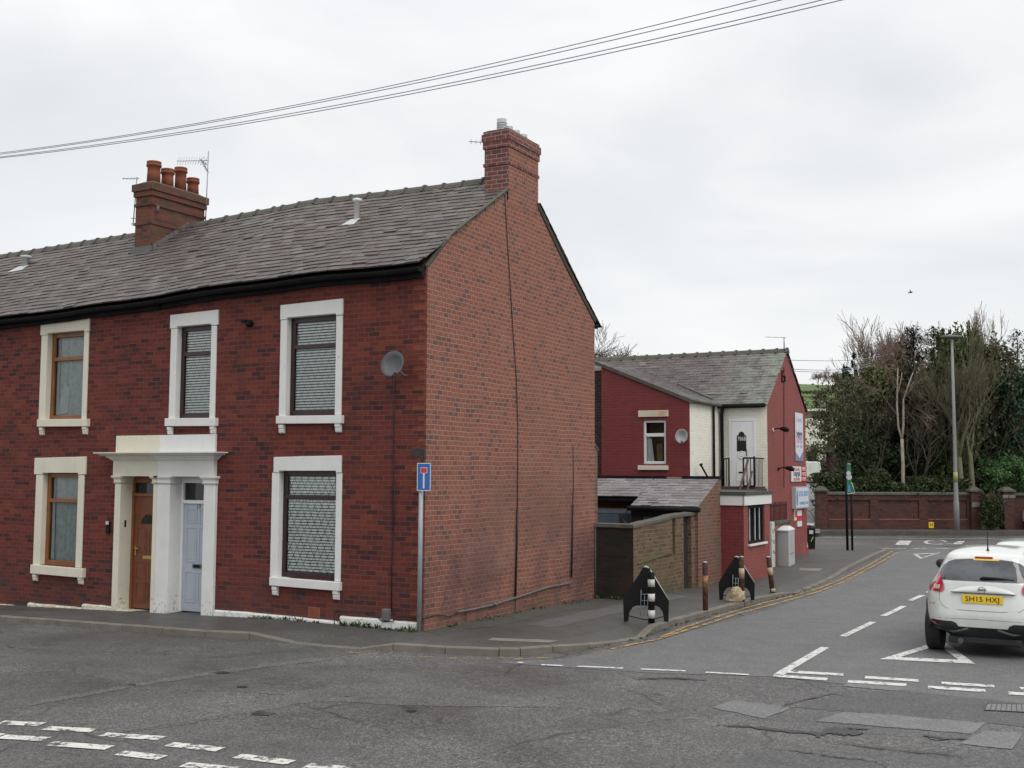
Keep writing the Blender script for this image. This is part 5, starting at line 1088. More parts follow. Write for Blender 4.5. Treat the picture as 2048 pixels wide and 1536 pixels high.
# poster strips by the shop entrance
q0,q1=X(1599,988,xg+.03),X(1606,1052,xg+.03)
PO=thing('window_poster','tall strip of red, white and blue posters at the shop entrance','poster',(xg,q0.y,q1.z))
zz=[q0.z+(q1.z-q0.z)*k/6 for k in range(7)]; cl=[m_lblue,paint('poster_cyan',(.15,.45,.55),.5,.1,4,bmp=0),m_redp,m_white,m_redp,m_white]
ye5=X(1607,1010,xg+.03).y
for k in range(6): MB().box((xg+.005,q0.y-.3,zz[k+1]),(xg+.03+.001*k,ye5-.25,zz[k])).build('poster_panel',cl[k],PO)
q0,q1=X(1588,1013,xg+.01),X(1598,1040,xg+.01)
NB=thing('notice','small torn paper notice on the red shop wall','notice',(xg,q0.y,q1.z)); MB().box((xg+.002,q0.y,q1.z),(xg+.012,q1.y,q0.z)).build('sheet',m_cream,NB); MB().box((xg+.0125,q0.y+.1,q1.z+.1),(xg+.016,q1.y-.15,q1.z+.3)).build('print',m_inkr,NB)
# low wall with railings beside the gable
xw=1.0; p0,p1=X(1548,1045,xw),X(1580,1038,xw)
LW=thing('low_wall','low brick wall with stone coping and iron railings beside the grey cabinet','wall',(xw-.1,15.5,0))
MB().box((xw-.22,p0.y+.02,-.5),(xw,p1.y,p0.z-.04)).build('brickwork',m_yardred,LW); MB().box((xw-.26,p0.y+.02,p0.z-.038),(xw+.05,p1.y,p0.z+.03)).build('coping',m_cop,LW)
MB().box((xw-.26,p0.y-.30,-.5),(xw+.02,p0.y+.015,p0.z+.02)).build('white_end_pier',paint('white_graffiti_pier',(.52,.52,.50),.7,.15,4,dirt=(.1,.1,.1),dirtamt=.5),LW,.01)
mb=MB(); zt_=X(1560,1003,xw).z; 
mb.tube([(xw-.1,p0.y-.15,zt_-.12),(xw-.1,p1.y,zt_-.12)],.015,5)
for k in range(15): y=p0.y-.1+(p1.y-p0.y+.1)*k/14; mb.tube([(xw-.1,y,p0.z),(xw-.1,y,zt_-.05),(xw-.1,y,zt_)],[.011,.011,.002],5)
mb.build('railings',m_soft,LW)
mb=MB(); r=random.Random(8)
for k in range(3): mb.tube([Vector((xw+.021,p0.y-.25+.07*j,.30+.3*k+.07*math.sin(j*2+k))) for j in range(5)],.008,4)
mb.build('graffiti',m_soft,LW)
# ------------------------------------------------------------------ far boundary wall
zt_=PL(1800,985,WA,WN).z; tof=lambda px: (PL(px,1000,WA,WN)-WA).dot(WD)
FWL=thing('boundary_wall','long dark red brick boundary wall with recessed panels and sooty coping across the far road','wall',tuple(wl(tof(1800)).xy)+(0,))
def wbox(mb,t0,t1,o0,o1,z0,z1):
    a=[wl(t0,o0),wl(t1,o0),wl(t1,o1),wl(t0,o1)]; return mb.prism([(p.x,p.y,z0) for p in a],(0,0,z1-z0))
tL,tR=tof(1650),tof(1940)
wbox(MB(),tL,tR,.07,.30,-.3,zt_-.12).build('brickwork',m_far,FWL)
ps=[tof(x) for x in (1740,1757,1838,1855)]
for a,b in ((tL,tL+.15),(ps[0],ps[1]),(ps[2],ps[3]),(tR-.15,tR)): wbox(MB(),a,b,.0,.068,-.3,zt_-.13).build('pier',m_far,FWL)
for a,b in ((tL+.152,ps[0]-.002),(ps[1]+.002,ps[2]-.002),(ps[3]+.002,tR-.152)):
    wbox(MB(),a,b,-.001,.069,-.3,.42).build('plinth',m_far,FWL); wbox(MB(),a,b,-.012,.068,.42,.47).build('plinth_moulding',paint('pinkish_plinth_brick',(.20,.075,.06),.8,.3,5),FWL); wbox(MB(),a,b,.0,.068,zt_-.36,zt_-.13).build('top_band',m_far,FWL)
mb=MB(); A_=[(-.05,0),(-.05,.07),(.05,.14),(.30,.14),(.40,.07),(.40,0)]
mb.loft([[(*wl(t,o).xy,zt_-.118+z) for o,z in A_] for t in (tL,tR)],True,False); mb.build('coping',m_cop,FWL)
def pillar(px0,px1,zt,lab,cap=True):
    t0,t1=tof(px0),tof(px1); w=t1-t0
    P_=thing('gate_pillar',lab,'pillar',tuple(wl((t0+t1)/2,.1).xy)+(-.1,),'brick pillars of the boundary wall')
    wbox(MB(),t0,t1,-.18,w-.18,-.3,zt-.2).build('shaft',m_far,P_)
    mb=MB(); c=[(-.08,0),(-.08,.08),(.0,.12),(w*.3,.24)]
    rings=[[(*wl(a,b).xy,zt-.2+h) for a,b in ((t0+o,-.18+o),(t1-o,-.18+o),(t1-o,w-.18-o),(t0+o,w-.18-o))] for o,h in c]
    mb.loft(rings,True,False); mb.build('cap',m_cop,P_)
    return P_,(t0+t1)/2
zp=PL(1948,975,WA,WN).z
pillar(1633,1651,zp,'brick pillar at the left end of the boundary wall, by the rising lane')
P_,tm=pillar(1939,1957,zp,'brick gate pillar with pale name plate, left of the overgrown gateway')
wbox(MB(),tm-.2,tm+.2,-.2,-.182,1.02,1.25).build('name_plate',paint('weathered_plate',(.16,.15,.13),.8,.2,5),P_)
P_,tm=pillar(2004,2024,zp,'brick gate pillar with pale stone band, right of the overgrown gateway')
wbox(MB(),tm-.3,tm+.3,-.2,-.182,1.45,1.6).build('stone_band',paint('weathered_band',(.16,.15,.13),.8,.2,5),P_)
F2=thing('boundary_wall','short continuation of the brick boundary wall right of the overgrown gateway','wall',tuple(wl(tof(2060)).xy)+(0,))
wbox(MB(),tof(2025),tof(2400),.07,.3,-.3,zt_-.12).build('brickwork',m_far,F2); wbox(MB(),tof(2025),tof(2400),-.03,.34,-.118+zt_,zt_).build('coping',m_cop,F2)
GT=thing('garden_gate','old rusty upright-bar gate in the overgrown gateway between two pillars','gate',tuple(wl(tof(1980),.2).xy)+(0,))
mb=MB(); a,b=tof(1959),tof(2002)
for k in range(13):
    p=wl(a+(b-a)*(k+.5)/13,.15); mb.tube([(p.x,p.y,0),(p.x,p.y,1.75+.1*math.sin(k))],.012,4)
for z in (.25,1.5): mb.tube([(*wl(a,.15).xy,z),(*wl(b,.15).xy,z)],.018,4)
mb.build('bars',m_rust,GT)
q=PL(1862.5,1050,WA-WN*.02,WN); tq=(q-WA).dot(WD)
HS=thing('hydrant_sign','small yellow hydrant sign with black H low on the boundary wall','sign',q)
wbox(MB(),tq-.12,tq+.12,-.03,-.012,q.z-.14,q.z+.14).build('plate',m_yel,HS); text('H',.22,m_black,HS,(*wl(tq,-.032).xy,q.z),tuple(WD),(0,0,1))
# street lamp
q=G(1914,1065); tp=PL(1907,676,q,WN)
SL_=thing('street_lamp','tall grey steel street lamp with flat lantern in front of the far boundary wall','street lamp',q)
h=tp.z-q.z
MB().lathe([(.125,0),(.125,1.35),(.11,1.42),(.09,2.2),(.072,5),(.055,h)],q,14).build('column',paint('lamp_column_grey',(.22,.23,.22),.6,.15,3,dirt=(.2,.21,.12),dirtamt=.5),SL_)
mb=MB(); rr=[]; 
for k,(s_,w_,t_) in enumerate(((-.50,.05,.04),(-.40,.16,.07),(0,.19,.10),(.38,.16,.07),(.46,.05,.04))):
    c=q+Vector((0,0,h+.05))+_r*s_; rr.append([c+FW.cross(_r)*0+Vector((-_r.y,_r.x,0))*(w_*math.cos(a))+Vector((0,0,1))*(t_*math.sin(a)) for a in [2*math.pi*i/10 for i in range(10)]])
mb.loft(rr,True,True); mb.build('lantern',paint('lantern_dark',(.09,.09,.10),.5,.1,4),SL_)
MB().lathe([(.10,0),(.10,.45)],q+Vector((0,0,2.3)),12).build('yellow_band',paint('yellow_green_band',(.30,.30,.12),.6,.2,5),SL_)
# ------------------------------------------------------------------ vegetation
def leafcloud(mb,c,rad,n,size,seed,clumps=40,spread=.22,shape='ellip',up=0):
    r=random.Random(seed); c=Vector(c); cl=[]
    while len(cl)<clumps:
        p=Vector((r.uniform(-1,1),r.uniform(-1,1),r.uniform(-1,1)))
        if shape=='dome':
            if math.hypot(p.x,p.y)>min(1,((1-p.z)*2.2)**.5): continue
        elif shape=='cone':
            hgt=(p.z+1)/2; lim=(1-hgt)**.75+.03
            if math.hypot(p.x,p.y)>lim or math.hypot(p.x,p.y)<lim*.45: continue
        else:
            if p.length>1 or p.length<.45: continue
        cl.append((p,r.uniform(.6,1.4)))
    for i in range(n):
        p,s=cl[r.randrange(len(cl))]
        q=p+Vector((r.gauss(0,1),r.gauss(0,1),r.gauss(0,1)))*spread*s*.6
        w=Vector((c.x+q.x*rad[0],c.y+q.y*rad[1],c.z+q.z*rad[2]))
        a=Vector((r.gauss(0,1),r.gauss(0,1),r.gauss(0,1)+up)).normalized(); b=a.cross(Vector((r.gauss(0,1),r.gauss(0,1),r.gauss(0,1)))).normalized(); k=size*r.uniform(.5,1.4)
        mb.face(mb.vv([w-a*k,w+b*k*.45,w+a*k,w-b*k*.45]))
def grow(mb,p,d,L,rr,lv,r,kids=3,spread=.55,up=.12,wob=.12,tips=None,shrink=.68,minr=.008,sides=4):
    P_=[p]; n=4 if lv>1 else 3; dd=Vector(d)
    for i in range(n):
        dd=(dd+Vector((r.gauss(0,wob),r.gauss(0,wob),r.gauss(0,wob)+up*.4))).normalized(); P_.append(P_[-1]+dd*L/n)
    mb.tube(P_,[max(minr,rr*(1-.5*i/n)) for i in range(n+1)],sides if lv>1 else 3,False,False)
    if lv<=0:
        if tips is not None: tips.append(P_[-1])
        return
    for k in range(kids+(r.random()<.4)):
        t_=r.uniform(.35,1.0) if k else 1.0
        i=min(n-1,int(t_*n)); q=P_[i].lerp(P_[i+1],t_*n-i)
        e=dd.cross(Vector((r.gauss(0,1),r.gauss(0,1),r.gauss(0,1)))).normalized()
        nd=(dd*math.cos(spread)+e*math.sin(spread)*r.uniform(.6,1.3)+Vector((0,0,up))).normalized()
        grow(mb,q,nd,L*shrink*r.uniform(.75,1.2),max(minr,rr*.52),lv-1,r,kids,spread,up,wob,tips,shrink,minr,sides)
def base_at(px,dist):
    p=PD(px,1000,dist); t_=(p-WA).dot(WN); return Vector((p.x,p.y,hz(max(0,t_))-.05 if t_>0 else -.05))
def topz(px,py,dist): return PD(px,py,dist).z
GV='trees behind the boundary wall'
def baretree(label,px,top,dist,seed,mat=m_bark,kids=3,lv=4,spread=.5,up=.15,tr=.10,trunk=.35,wob=.1,group=GV,minr=.011,name='bare_tree',base=None,lean=(0,0),shrink=.68):
    b=base or base_at(px,dist); H_=topz(px,top,dist)-b.z; t_=thing(name,label,'tree',b,group); r=random.Random(seed)
    mt=MB(); q=b+Vector((lean[0]*H_*trunk,lean[1]*H_*trunk,H_*trunk)); pts=[b,b.lerp(q,.5)+Vector((r.gauss(0,.05),0,0)),q]; mt.tube(pts,[tr*1.2,tr,tr*.85],8); mt.build('trunk',mat,t_)
    mb=MB(); tot=0; 
    ln=H_*(1-trunk); f=sum(shrink**i for i in range(lv+1))*.88
    for k in range(kids):
        e=Vector((math.cos(2*math.pi*k/kids+seed),math.sin(2*math.pi*k/kids+seed),0))
        grow(mb,q-Vector((0,0,H_*.03*k)),(Vector((0,0,1))+e*spread*.7).normalized(),ln/f,tr*.7,lv,r,kids,spread,up,wob,None,shrink,minr)
    mb.build('crown',mat,t_); return t_
def leaftree(label,px,top,bot,wpx,dist,seed,mat,n,size=.12,bark=m_bark,name='evergreen_shrub',cat='shrub',shape='ellip',clumps=45,spread=.22,group=GV,lift=0,depth=None,up=0):
    b=base_at(px,dist); zt=topz(px,top,dist); zb=max(b.z+lift,topz(px,bot,dist)); w=wpx*dist/FPX/2
    t_=thing(name,label,cat,b,group); r=random.Random(seed)
    mb=MB(); 
    mb.tube([b,Vector((b.x+.1,b.y,zb+(zt-zb)*.5)),Vector((b.x,b.y,zb+(zt-zb)*(.97 if shape=='cone' else .8)))],[.10,.06,.012],6)
    for k in range(7 if shape!='cone' else 0):
        grow(mb,Vector((b.x,b.y,b.z+.3+k*.1)),Vector((r.gauss(0,.7),r.gauss(0,.7),1)).normalized(),(zt-b.z)*.42,.035,2,r,3,.5,.1,.12,None,.6,.009)
    mb.build('trunk',bark,t_)
    mb=MB(); leafcloud(mb,(b.x,b.y,(zt+zb)/2),(w,depth or w,(zt-zb)/2),n,size,seed,clumps,spread,shape,up); mb.build('crown',mat,t_); return t_
lm_dark=leafmat('dark_evergreen_leaves',[(0.0135, 0.0216, 0.0108), (0.0297, 0.0459, 0.0189), (0.0473, 0.0675, 0.027)])
lm_dgreen=leafmat('deep_green_leaves',[(.012,.03,.016),(.025,.06,.03),(.04,.085,.04)])
lm_olive=leafmat('olive_leaves',[(0.0403, 0.0483, 0.0172), (0.0862, 0.0978, 0.0345), (0.138, 0.138, 0.0517)])
lm_brown=leafmat('brown_winter_foliage',[(0.0575, 0.0345, 0.0207), (0.1092, 0.0633, 0.0403), (0.1495, 0.092, 0.0575)])
lm_thorn=leafmat('hawthorn_leaves',[(0.03, 0.0336, 0.0168), (0.072, 0.0744, 0.036), (0.12, 0.1104, 0.06)])
lm_cyp=leafmat('cypress_foliage',[(0.0306, 0.0476, 0.017), (0.068, 0.0884, 0.0306), (0.1105, 0.1275, 0.0476)])
lm_rhod=leafmat('rhododendron_leaves',[(.03,.07,.022),(.065,.14,.045),(.11,.20,.075)])
lm_spr=leafmat('spruce_needles',[(0.012, 0.0216, 0.0168), (0.024, 0.0408, 0.0288), (0.042, 0.06, 0.0408)])
lm_hedge=leafmat('hedge_leaves',[(0.0175, 0.0275, 0.01), (0.035, 0.05, 0.0175), (0.0562, 0.0725, 0.0275)])
# back layer
leaftree('dark green conifer bush at the left edge of the wood, level with the shop eaves',1716,722,900,64,74,1,lm_dgreen,5000,.16,name='conifer_bush',clumps=40,spread=.12)
leaftree('thin young spruce spire above the left edge of the wood',1713,706,800,18,76,2,lm_dgreen,500,.14,name='young_spruce',cat='tree',shape='cone',clumps=25,spread=.12)
baretree('tall bare tree with upswept twigs, left of two at the wood top',1758,655,76,11,m_barkr,4,4,.55,.22,.14,.52,minr=.011,shrink=.74)
baretree('tall bare tree with fine dense crown, between the upswept one and the spruces',1790,655,78,12,m_barkr,4,4,.5,.22,.13,.52,minr=.011,shrink=.74)
leaftree('dark low bushes beyond the white van and below the cream building',1655,888,965,96,112,14,lm_thorn,5000,.16,clumps=50)
baretree('slender bare sapling beyond the left edge of the wood',1700,752,95,13,m_bark,3,4,.5,.1,.10,.4,minr=.014)
# spruces
def spruce(label,px,top,bot,wpx,dist,seed,dens=1.0):
    b=base_at(px,dist); zt=topz(px,top,dist); zb=max(b.z+.5,topz(px,bot,dist)); w=wpx*dist/FPX/2; r=random.Random(seed)
    t_=thing('spruce_tree',label,'tree',b,GV); MB().tube([b,Vector((b.x,b.y,zt))],[.16,.015],6).build('trunk',m_bark,t_)
    mb=MB(); z=zb
    while z<zt-.1:
        k=(zt-z)/(zt-zb); L=w*(k**.62)*1.05+.18; nb=int(6+4*k)
        for i in range(nb):
            a=r.uniform(0,6.28); l_=L*r.uniform(.7,1.15); dz=r.uniform(.05,.3)
            n=int(l_*24*dens)+5
            for j in range(n):
                s_=r.random(); p=Vector((b.x+math.cos(a)*l_*s_,b.y+math.sin(a)*l_*s_,z+dz*s_-.25*l_*s_*(1-s_)*1.0+r.gauss(0,.04)))+Vector((r.gauss(0,.06),r.gauss(0,.06),r.gauss(0,.03)))*(1+l_*.8)
                d=Vector((math.cos(a)+r.gauss(0,.5),math.sin(a)+r.gauss(0,.5),.15+r.gauss(0,.25))).normalized(); e=d.cross(Vector((0,0,1))).normalized(); q=.12*r.uniform(.6,1.3)
                mb.face(mb.vv([p-d*q,p+e*q*.3,p+d*q,p-e*q*.3]))
        z+=(.20+.20*k)
    mb.build('crown',lm_spr,t_)
spruce('dark spruce with pointed top, left of the two spruces in the wood',1835,650,850,120,60,3,1.6)
spruce('dark spruce with slim tip, between the other spruce and the domed cypress',1876,656,850,100,61,4,1.6)
spruce('dark ragged spruce at the right edge of the picture',2044,660,860,110,66,5)
leaftree('domed olive cypress, the tallest crown of the wood, behind the street lamp',1912,634,960,84,59.5,21,lm_cyp,22000,.11,name='cypress_tree',cat='tree',shape='dome',clumps=160,spread=.10,up=1.5)
leaftree('narrow cypress crown just right of the domed cypress',1946,646,960,56,60.5,22,lm_cyp,12000,.11,name='cypress_tree',cat='tree',shape='dome',clumps=110,spread=.10,up=1.5)
# middle layer
mid=[('broad olive shrub with a reddish cast, over the left part of the wall',1745,735,960,150,64,lm_olive,9000),('brown winter shrub behind the birch trunk',1795,722,950,150,66,lm_brown,9000),
('olive shrub between birch and street lamp',1868,735,960,130,65,lm_olive,8000),('dark evergreen mass low in the wood behind the birch',1790,830,985,170,61,lm_dark,9000),('dark evergreen mass left of the street lamp',1880,830,985,150,62,lm_dark,8000),
('reddish brown thicket at the left shoulder of the wood',1735,765,900,110,67,lm_brown,5000),('dark evergreen behind the gateway',1985,820,1010,130,62,lm_dark,8000),('green grey shrub right of the cypresses',1985,685,900,125,62.5,lm_thorn,9000),
('deep green laurel mass at the right edge above the rhododendron',2030,735,930,110,62,lm_dgreen,8500),('tall dark filler evergreen behind the cypresses',1930,760,990,150,70,lm_dark,7000),('tall dark evergreen behind the left shrubs',1730,800,985,90,72,lm_dark,5000)]
for k,(lb,px,tp_,bt_,w_,d_,m_,n_) in enumerate(mid): leaftree(lb,px,tp_,bt_,w_,d_,100+k,m_,n_,.13,clumps=55,spread=.24)
# twiggy trees among them
baretree('green-barked bare tree, left of the pair behind the street lamp',1928,695,57.5,31,m_barkg,3,5,.45,.22,.13,.40,minr=.006,shrink=.70,lean=(-.05,0))
baretree('green-barked bare tree, right of the pair behind the street lamp',1947,690,58,32,m_barkg,3,5,.5,.20,.13,.42,minr=.006,shrink=.70,lean=(-.03,0))
baretree('bare tree with tall straight twigs right of the cypresses',1978,628,76,33,m_barkr,3,4,.36,.3,.11,.55,minr=.009,shrink=.74)
baretree('twiggy bare tree over the olive shrub left of the street lamp',1872,690,60,35,m_barkg,3,4,.5,.18,.12,.4,minr=.009)
baretree('tangled bare tree left of the birch',1762,760,60,36,m_bark,4,3,.6,.12,.10,.35,minr=.009)
baretree('thin tangled tree between birch and pair of green-barked trees',1845,760,58,37,m_bark,3,4,.6,.12,.08,.3,minr=.009)
# birch
b=base_at(1806,57); BT=thing('birch_tree','silver birch with pale forked trunk standing just behind the boundary wall','tree',b,GV)
q=lambda px,py:PD(px,py,57)
mb=MB(); mb.tube([b,q(1806,985),q(1806,930),q(1804,878)],[.10,.09,.08,.075],8); mb.tube([q(1804,880),q(1797,855),q(1794,810),q(1795,760),q(1796,735)],[.05,.045,.04,.03,.02],7); mb.tube([q(1804,880),q(1807,850),q(1807,800),q(1815,775),q(1826,745)],[.06,.055,.045,.03,.02],7); mb.tube([q(1795,790),q(1801,765),q(1804,745)],[.03,.02,.015],5); mb.build('trunk',m_birch,BT)
mb=MB(); r=random.Random(5)
for c,d in ((q(1796,738),(0,0,1)),(q(1826,748),(.3,0,1)),(q(1795,780),(-.5,0,.8)),(q(1807,800),(.5,.2,.8)),(q(1796,830),(-.6,-.2,.7)),(q(1807,840),(.6,-.3,.6))): grow(mb,c,Vector(d).normalized(),1.1,.02,3,r,3,.5,.0,.12,None,.7,.008)
mb.build('crown',m_barkr,BT)
# hawthorn with gaps at the left
t_=leaftree('twiggy dark hawthorn with small leaves, nearest the shop, partly hiding the pale building',1690,750,905,150,59,41,lm_thorn,7500,.075,name='hawthorn_tree',cat='tree',clumps=110,spread=.12)
leaftree('low dark bush right of the hawthorn, above the left of the wall',1712,850,1000,80,58,42,lm_dark,6000,.10,clumps=60)
# hedge and rhododendron
b0=wl(tof(1650),1.2)
HG=thing('hedge','dark ragged hedge running along the top of the boundary wall','hedge',(b0.x,b0.y,-.1))
mb=MB(); r=random.Random(6); n=26000; Lh=tof(1950)-tof(1652)
for i in range(n):
    u=r.random(); t_=tof(1652)+Lh*u; top=zt_+.55+.28*math.sin(u*19)+.2*math.sin(u*47+1)+.15*math.sin(u*7); z=max(.4,top*(1-r.random()**2.2*.75)); o=1.25+r.gauss(0,.45)
    p=wl(t_,o); p.z=z; a=Vector((r.gauss(0,1),r.gauss(0,1),r.gauss(0,1))).normalized(); e=a.cross(Vector((r.gauss(0,1),1,r.gauss(0,1)))).normalized(); k=.075*r.uniform(.6,1.4)
    mb.face(mb.vv([p-a*k,p+e*k*.5,p+a*k,p-e*k*.5]))
mb.build('foliage',lm_hedge,HG)
mb=MB()
for k in range(30): p=wl(tof(1655)+Lh*k/30,1.25); grow(mb,Vector((p.x,p.y,-.1)),Vector((r.gauss(0,.2),r.gauss(0,.2),1)).normalized(),.9,.03,1,r,3)
mb.build('stems',m_bark,HG)
leaftree('bright green rhododendron bush beside the right gate pillar',2012,915,985,105,59.5,51,lm_rhod,9000,.085,name='rhododendron_bush',clumps=55,spread=.2)
leaftree('ivy-covered undergrowth filling the gateway',1982,985,1055,44,56.5,52,lm_hedge,2500,.08,clumps=30,name='undergrowth')
# tree behind the houses
b=PD(1196,800,66); b.z=0
baretree('bare tree showing over the roofs between the gable and the shop',1200,672,66,61,m_bark,4,5,.55,.08,.16,.35,group=None,minr=.012,base=b,shrink=.7)
# hill trees
for k,(px,tp_,bs_) in enumerate(((1636,742,771),(1645,743,771),(1657,737,772),(1672,742,775),(1679,741,776))):
    d=415; p=PD(px,bs_,d); tz=topz(px,tp_,d)
    baretree(('small bare tree on the hill skyline, leftmost of the five','bare round-topped tree on the hill skyline, second from left','bare tall-stemmed tree on the hill skyline, middle of the five','bare spreading tree on the hill skyline, fourth from left','bare tree on the hill skyline, rightmost and half hidden by the wood')[k],px,tp_,d,70+k,m_barkr,3,4,.62,.03,.16,.18,group='bare trees on the hill skyline',minr=.028,base=p-Vector((0,0,.3)),shrink=.74)
HH=thing('hill_hedge','dark hedgerow line crossing the green hillside','hedge',PD(1620,783,380)); mb=MB(); r=random.Random(3)
for i in range(2600):
    p=PD(1580+r.random()*480,784+r.gauss(0,1.2)+r.random()*2,378+r.gauss(0,1)); a=Vector((r.gauss(0,1),r.gauss(0,1),r.gauss(0,1))).normalized(); e=a.cross(Vector((0,.3,1))).normalized(); k=.4*r.uniform(.5,1.3); mb.face(mb.vv([p-a*k,p+e*k*.5,p+a*k,p-e*k*.5]))
mb.build('foliage',lm_brown,HH)
# pale building behind the trees
d=130; a_,b_=PD(1598,890,d),PD(1700,890,d); top=topz(1640,818,d); gz=1.5
PB=thing('flat_roofed_building','long cream building with brown upper band and white roof edge seen through the hawthorn','building',(a_.x,a_.y,gz))
dv=Vector((b_.x-a_.x,b_.y-a_.y,0)).normalized(); nv=Vector((-dv.y,dv.x,0))
def pb(z0,z1,o0,mat,nm): 
    p=[a_+nv*o0-dv*6,b_+nv*o0+dv*6,b_+nv*12+dv*6,a_+nv*12-dv*6]; MB().prism([(q_.x,q_.y,z0) for q_ in p],(0,0,z1-z0)).build(nm,mat,PB)
z1_,z2_=topz(1640,822,d),topz(1640,836,d)
pb(gz-1,z2_,0,paint('pale_cream_render',(.72,.70,.60),.8,.05,2),'wall'); pb(z2_+.001,z1_,-.05,paint('brown_cladding',(.16,.11,.085),.8,.15,2),'upper_band'); pb(z1_+.001,top,-.2,m_upvcw,'roof_edge')
# maroon board and white van
d=60; MBD=thing('notice_board','maroon notice board with a white crest above the hedge beside the lane','notice board',PD(1654,950,d))
a_,b_=PD(1636,0,d),PD(1671,0,d); zt_b,zb_b=topz(1654,905,d),topz(1654,943,d); dv=(b_-a_); dv.z=0; dv.normalize(); nv=Vector((-dv.y,dv.x,0))
mb=MB(); mb.prism([(a_.x,a_.y,zb_b),(b_.x,b_.y,zb_b),(b_.x,b_.y,zt_b),(a_.x,a_.y,zt_b)],nv*.06); mb.build('board',paint('maroon_board',(.075,.018,.022),.6,.1,3),MBD)
c=(a_+b_)/2; mb=MB(); cc=Vector((c.x,c.y,topz(1654,912,d)))-nv*.01; mb.poly([cc+dv*.09*math.cos(t_)+Vector((0,0,.10*math.sin(t_))) for t_ in [2*math.pi*k/12 for k in range(12)]]); mb.build('crest',m_upvcw,MBD)
for k in range(4): MB().prism([cc-dv*.35+Vector((0,0,-.28-.12*k)),cc+dv*.35+Vector((0,0,-.28-.12*k)),cc+dv*.35+Vector((0,0,-.26-.12*k)),cc-dv*.35+Vector((0,0,-.26-.12*k))],-nv*.002).build('line_of_print',paint('pale_print',(.2,.12,.12),.6,.1,3),MBD)
for s_ in (.1,.9): p=a_.lerp(b_,s_); MB().tube([(p.x,p.y,-.3),(p.x,p.y,zt_b)],.04,6).build('post',m_soft,MBD)
# ------------------------------------------------------------------ vehicles
m_carw,t,b=newmat('white_car_paint'); b.inputs['Base Color'].default_value=(.66,.68,.66,1); b.inputs['Roughness'].default_value=.22; b.inputs['Coat Weight'].default_value=.7; b.inputs['Coat Roughness'].default_value=.05
f=noise(t,2.5,5,.6); t.links.new(ramp(t,f,[(.35,(.60,.61,.58)),(.65,(.68,.70,.68))]),b.inputs['Base Color'])
m_carg,t,b=newmat('tinted_car_glass'); b.inputs['Base Color'].default_value=(.035,.04,.045,1); b.inputs['Roughness'].default_value=.06; b.inputs['Specular IOR Level'].default_value=.8
t.links.new(ramp(t,noise(t,4,3,.5),[(.4,(.02,.025,.03)),(.6,(.06,.07,.08))]),b.inputs['Base Color'])
m_rubber=paint('tyre_rubber',(.016,.016,.017),.85,.2,10); m_clad=paint('grey_black_cladding',(.018,.019,.021),.6,.15,10); m_trim=paint('grey_lower_trim',(.07,.075,.08),.5,.1,10)
m_tail,t,b=newmat('red_lamp_lens'); b.inputs['Base Color'].default_value=(.42,.015,.03,1); b.inputs['Roughness'].default_value=.12; b.inputs['Coat Weight'].default_value=1
m_clear,t,b=newmat('clear_lamp_lens'); b.inputs['Base Color'].default_value=(.62,.45,.42,1); b.inputs['Roughness'].default_value=.15; b.inputs['Coat Weight'].default_value=1
m_alloy=paint('alloy_rim',(.35,.36,.37),.35,.1,10,metal=.8,bmp=0)
def ctab(tab,z):
    if z<=tab[0][0]: return tab[0][1:]
    for a,b in zip(tab,tab[1:]):
        if z<=b[0]:
            k=(z-a[0])/(b[0]-a[0]); return tuple(p+(q-p)*k for p,q in zip(a[1:],b[1:]))
    return tab[-1][1:]
JUKE=[(.22,.52,.30,3.75),(.30,.62,.16,3.9),(.42,.80,.05,4.02),(.47,.865,.02,4.06),(.60,.885,.0,4.08),(.74,.888,.015,4.07),(.86,.885,.04,4.03),(.95,.868,.065,3.95),(1.04,.825,.085,3.75),(1.12,.76,.11,3.05),(1.25,.69,.20,2.80),(1.38,.625,.30,2.5),(1.45,.585,.34,2.3),(1.50,.535,.41,2.1),(1.54,.46,.58,1.95),(1.565,.36,.82,1.78),(1.583,.20,1.05,1.55),(1.59,.05,1.2,1.4)]
NE=5.0
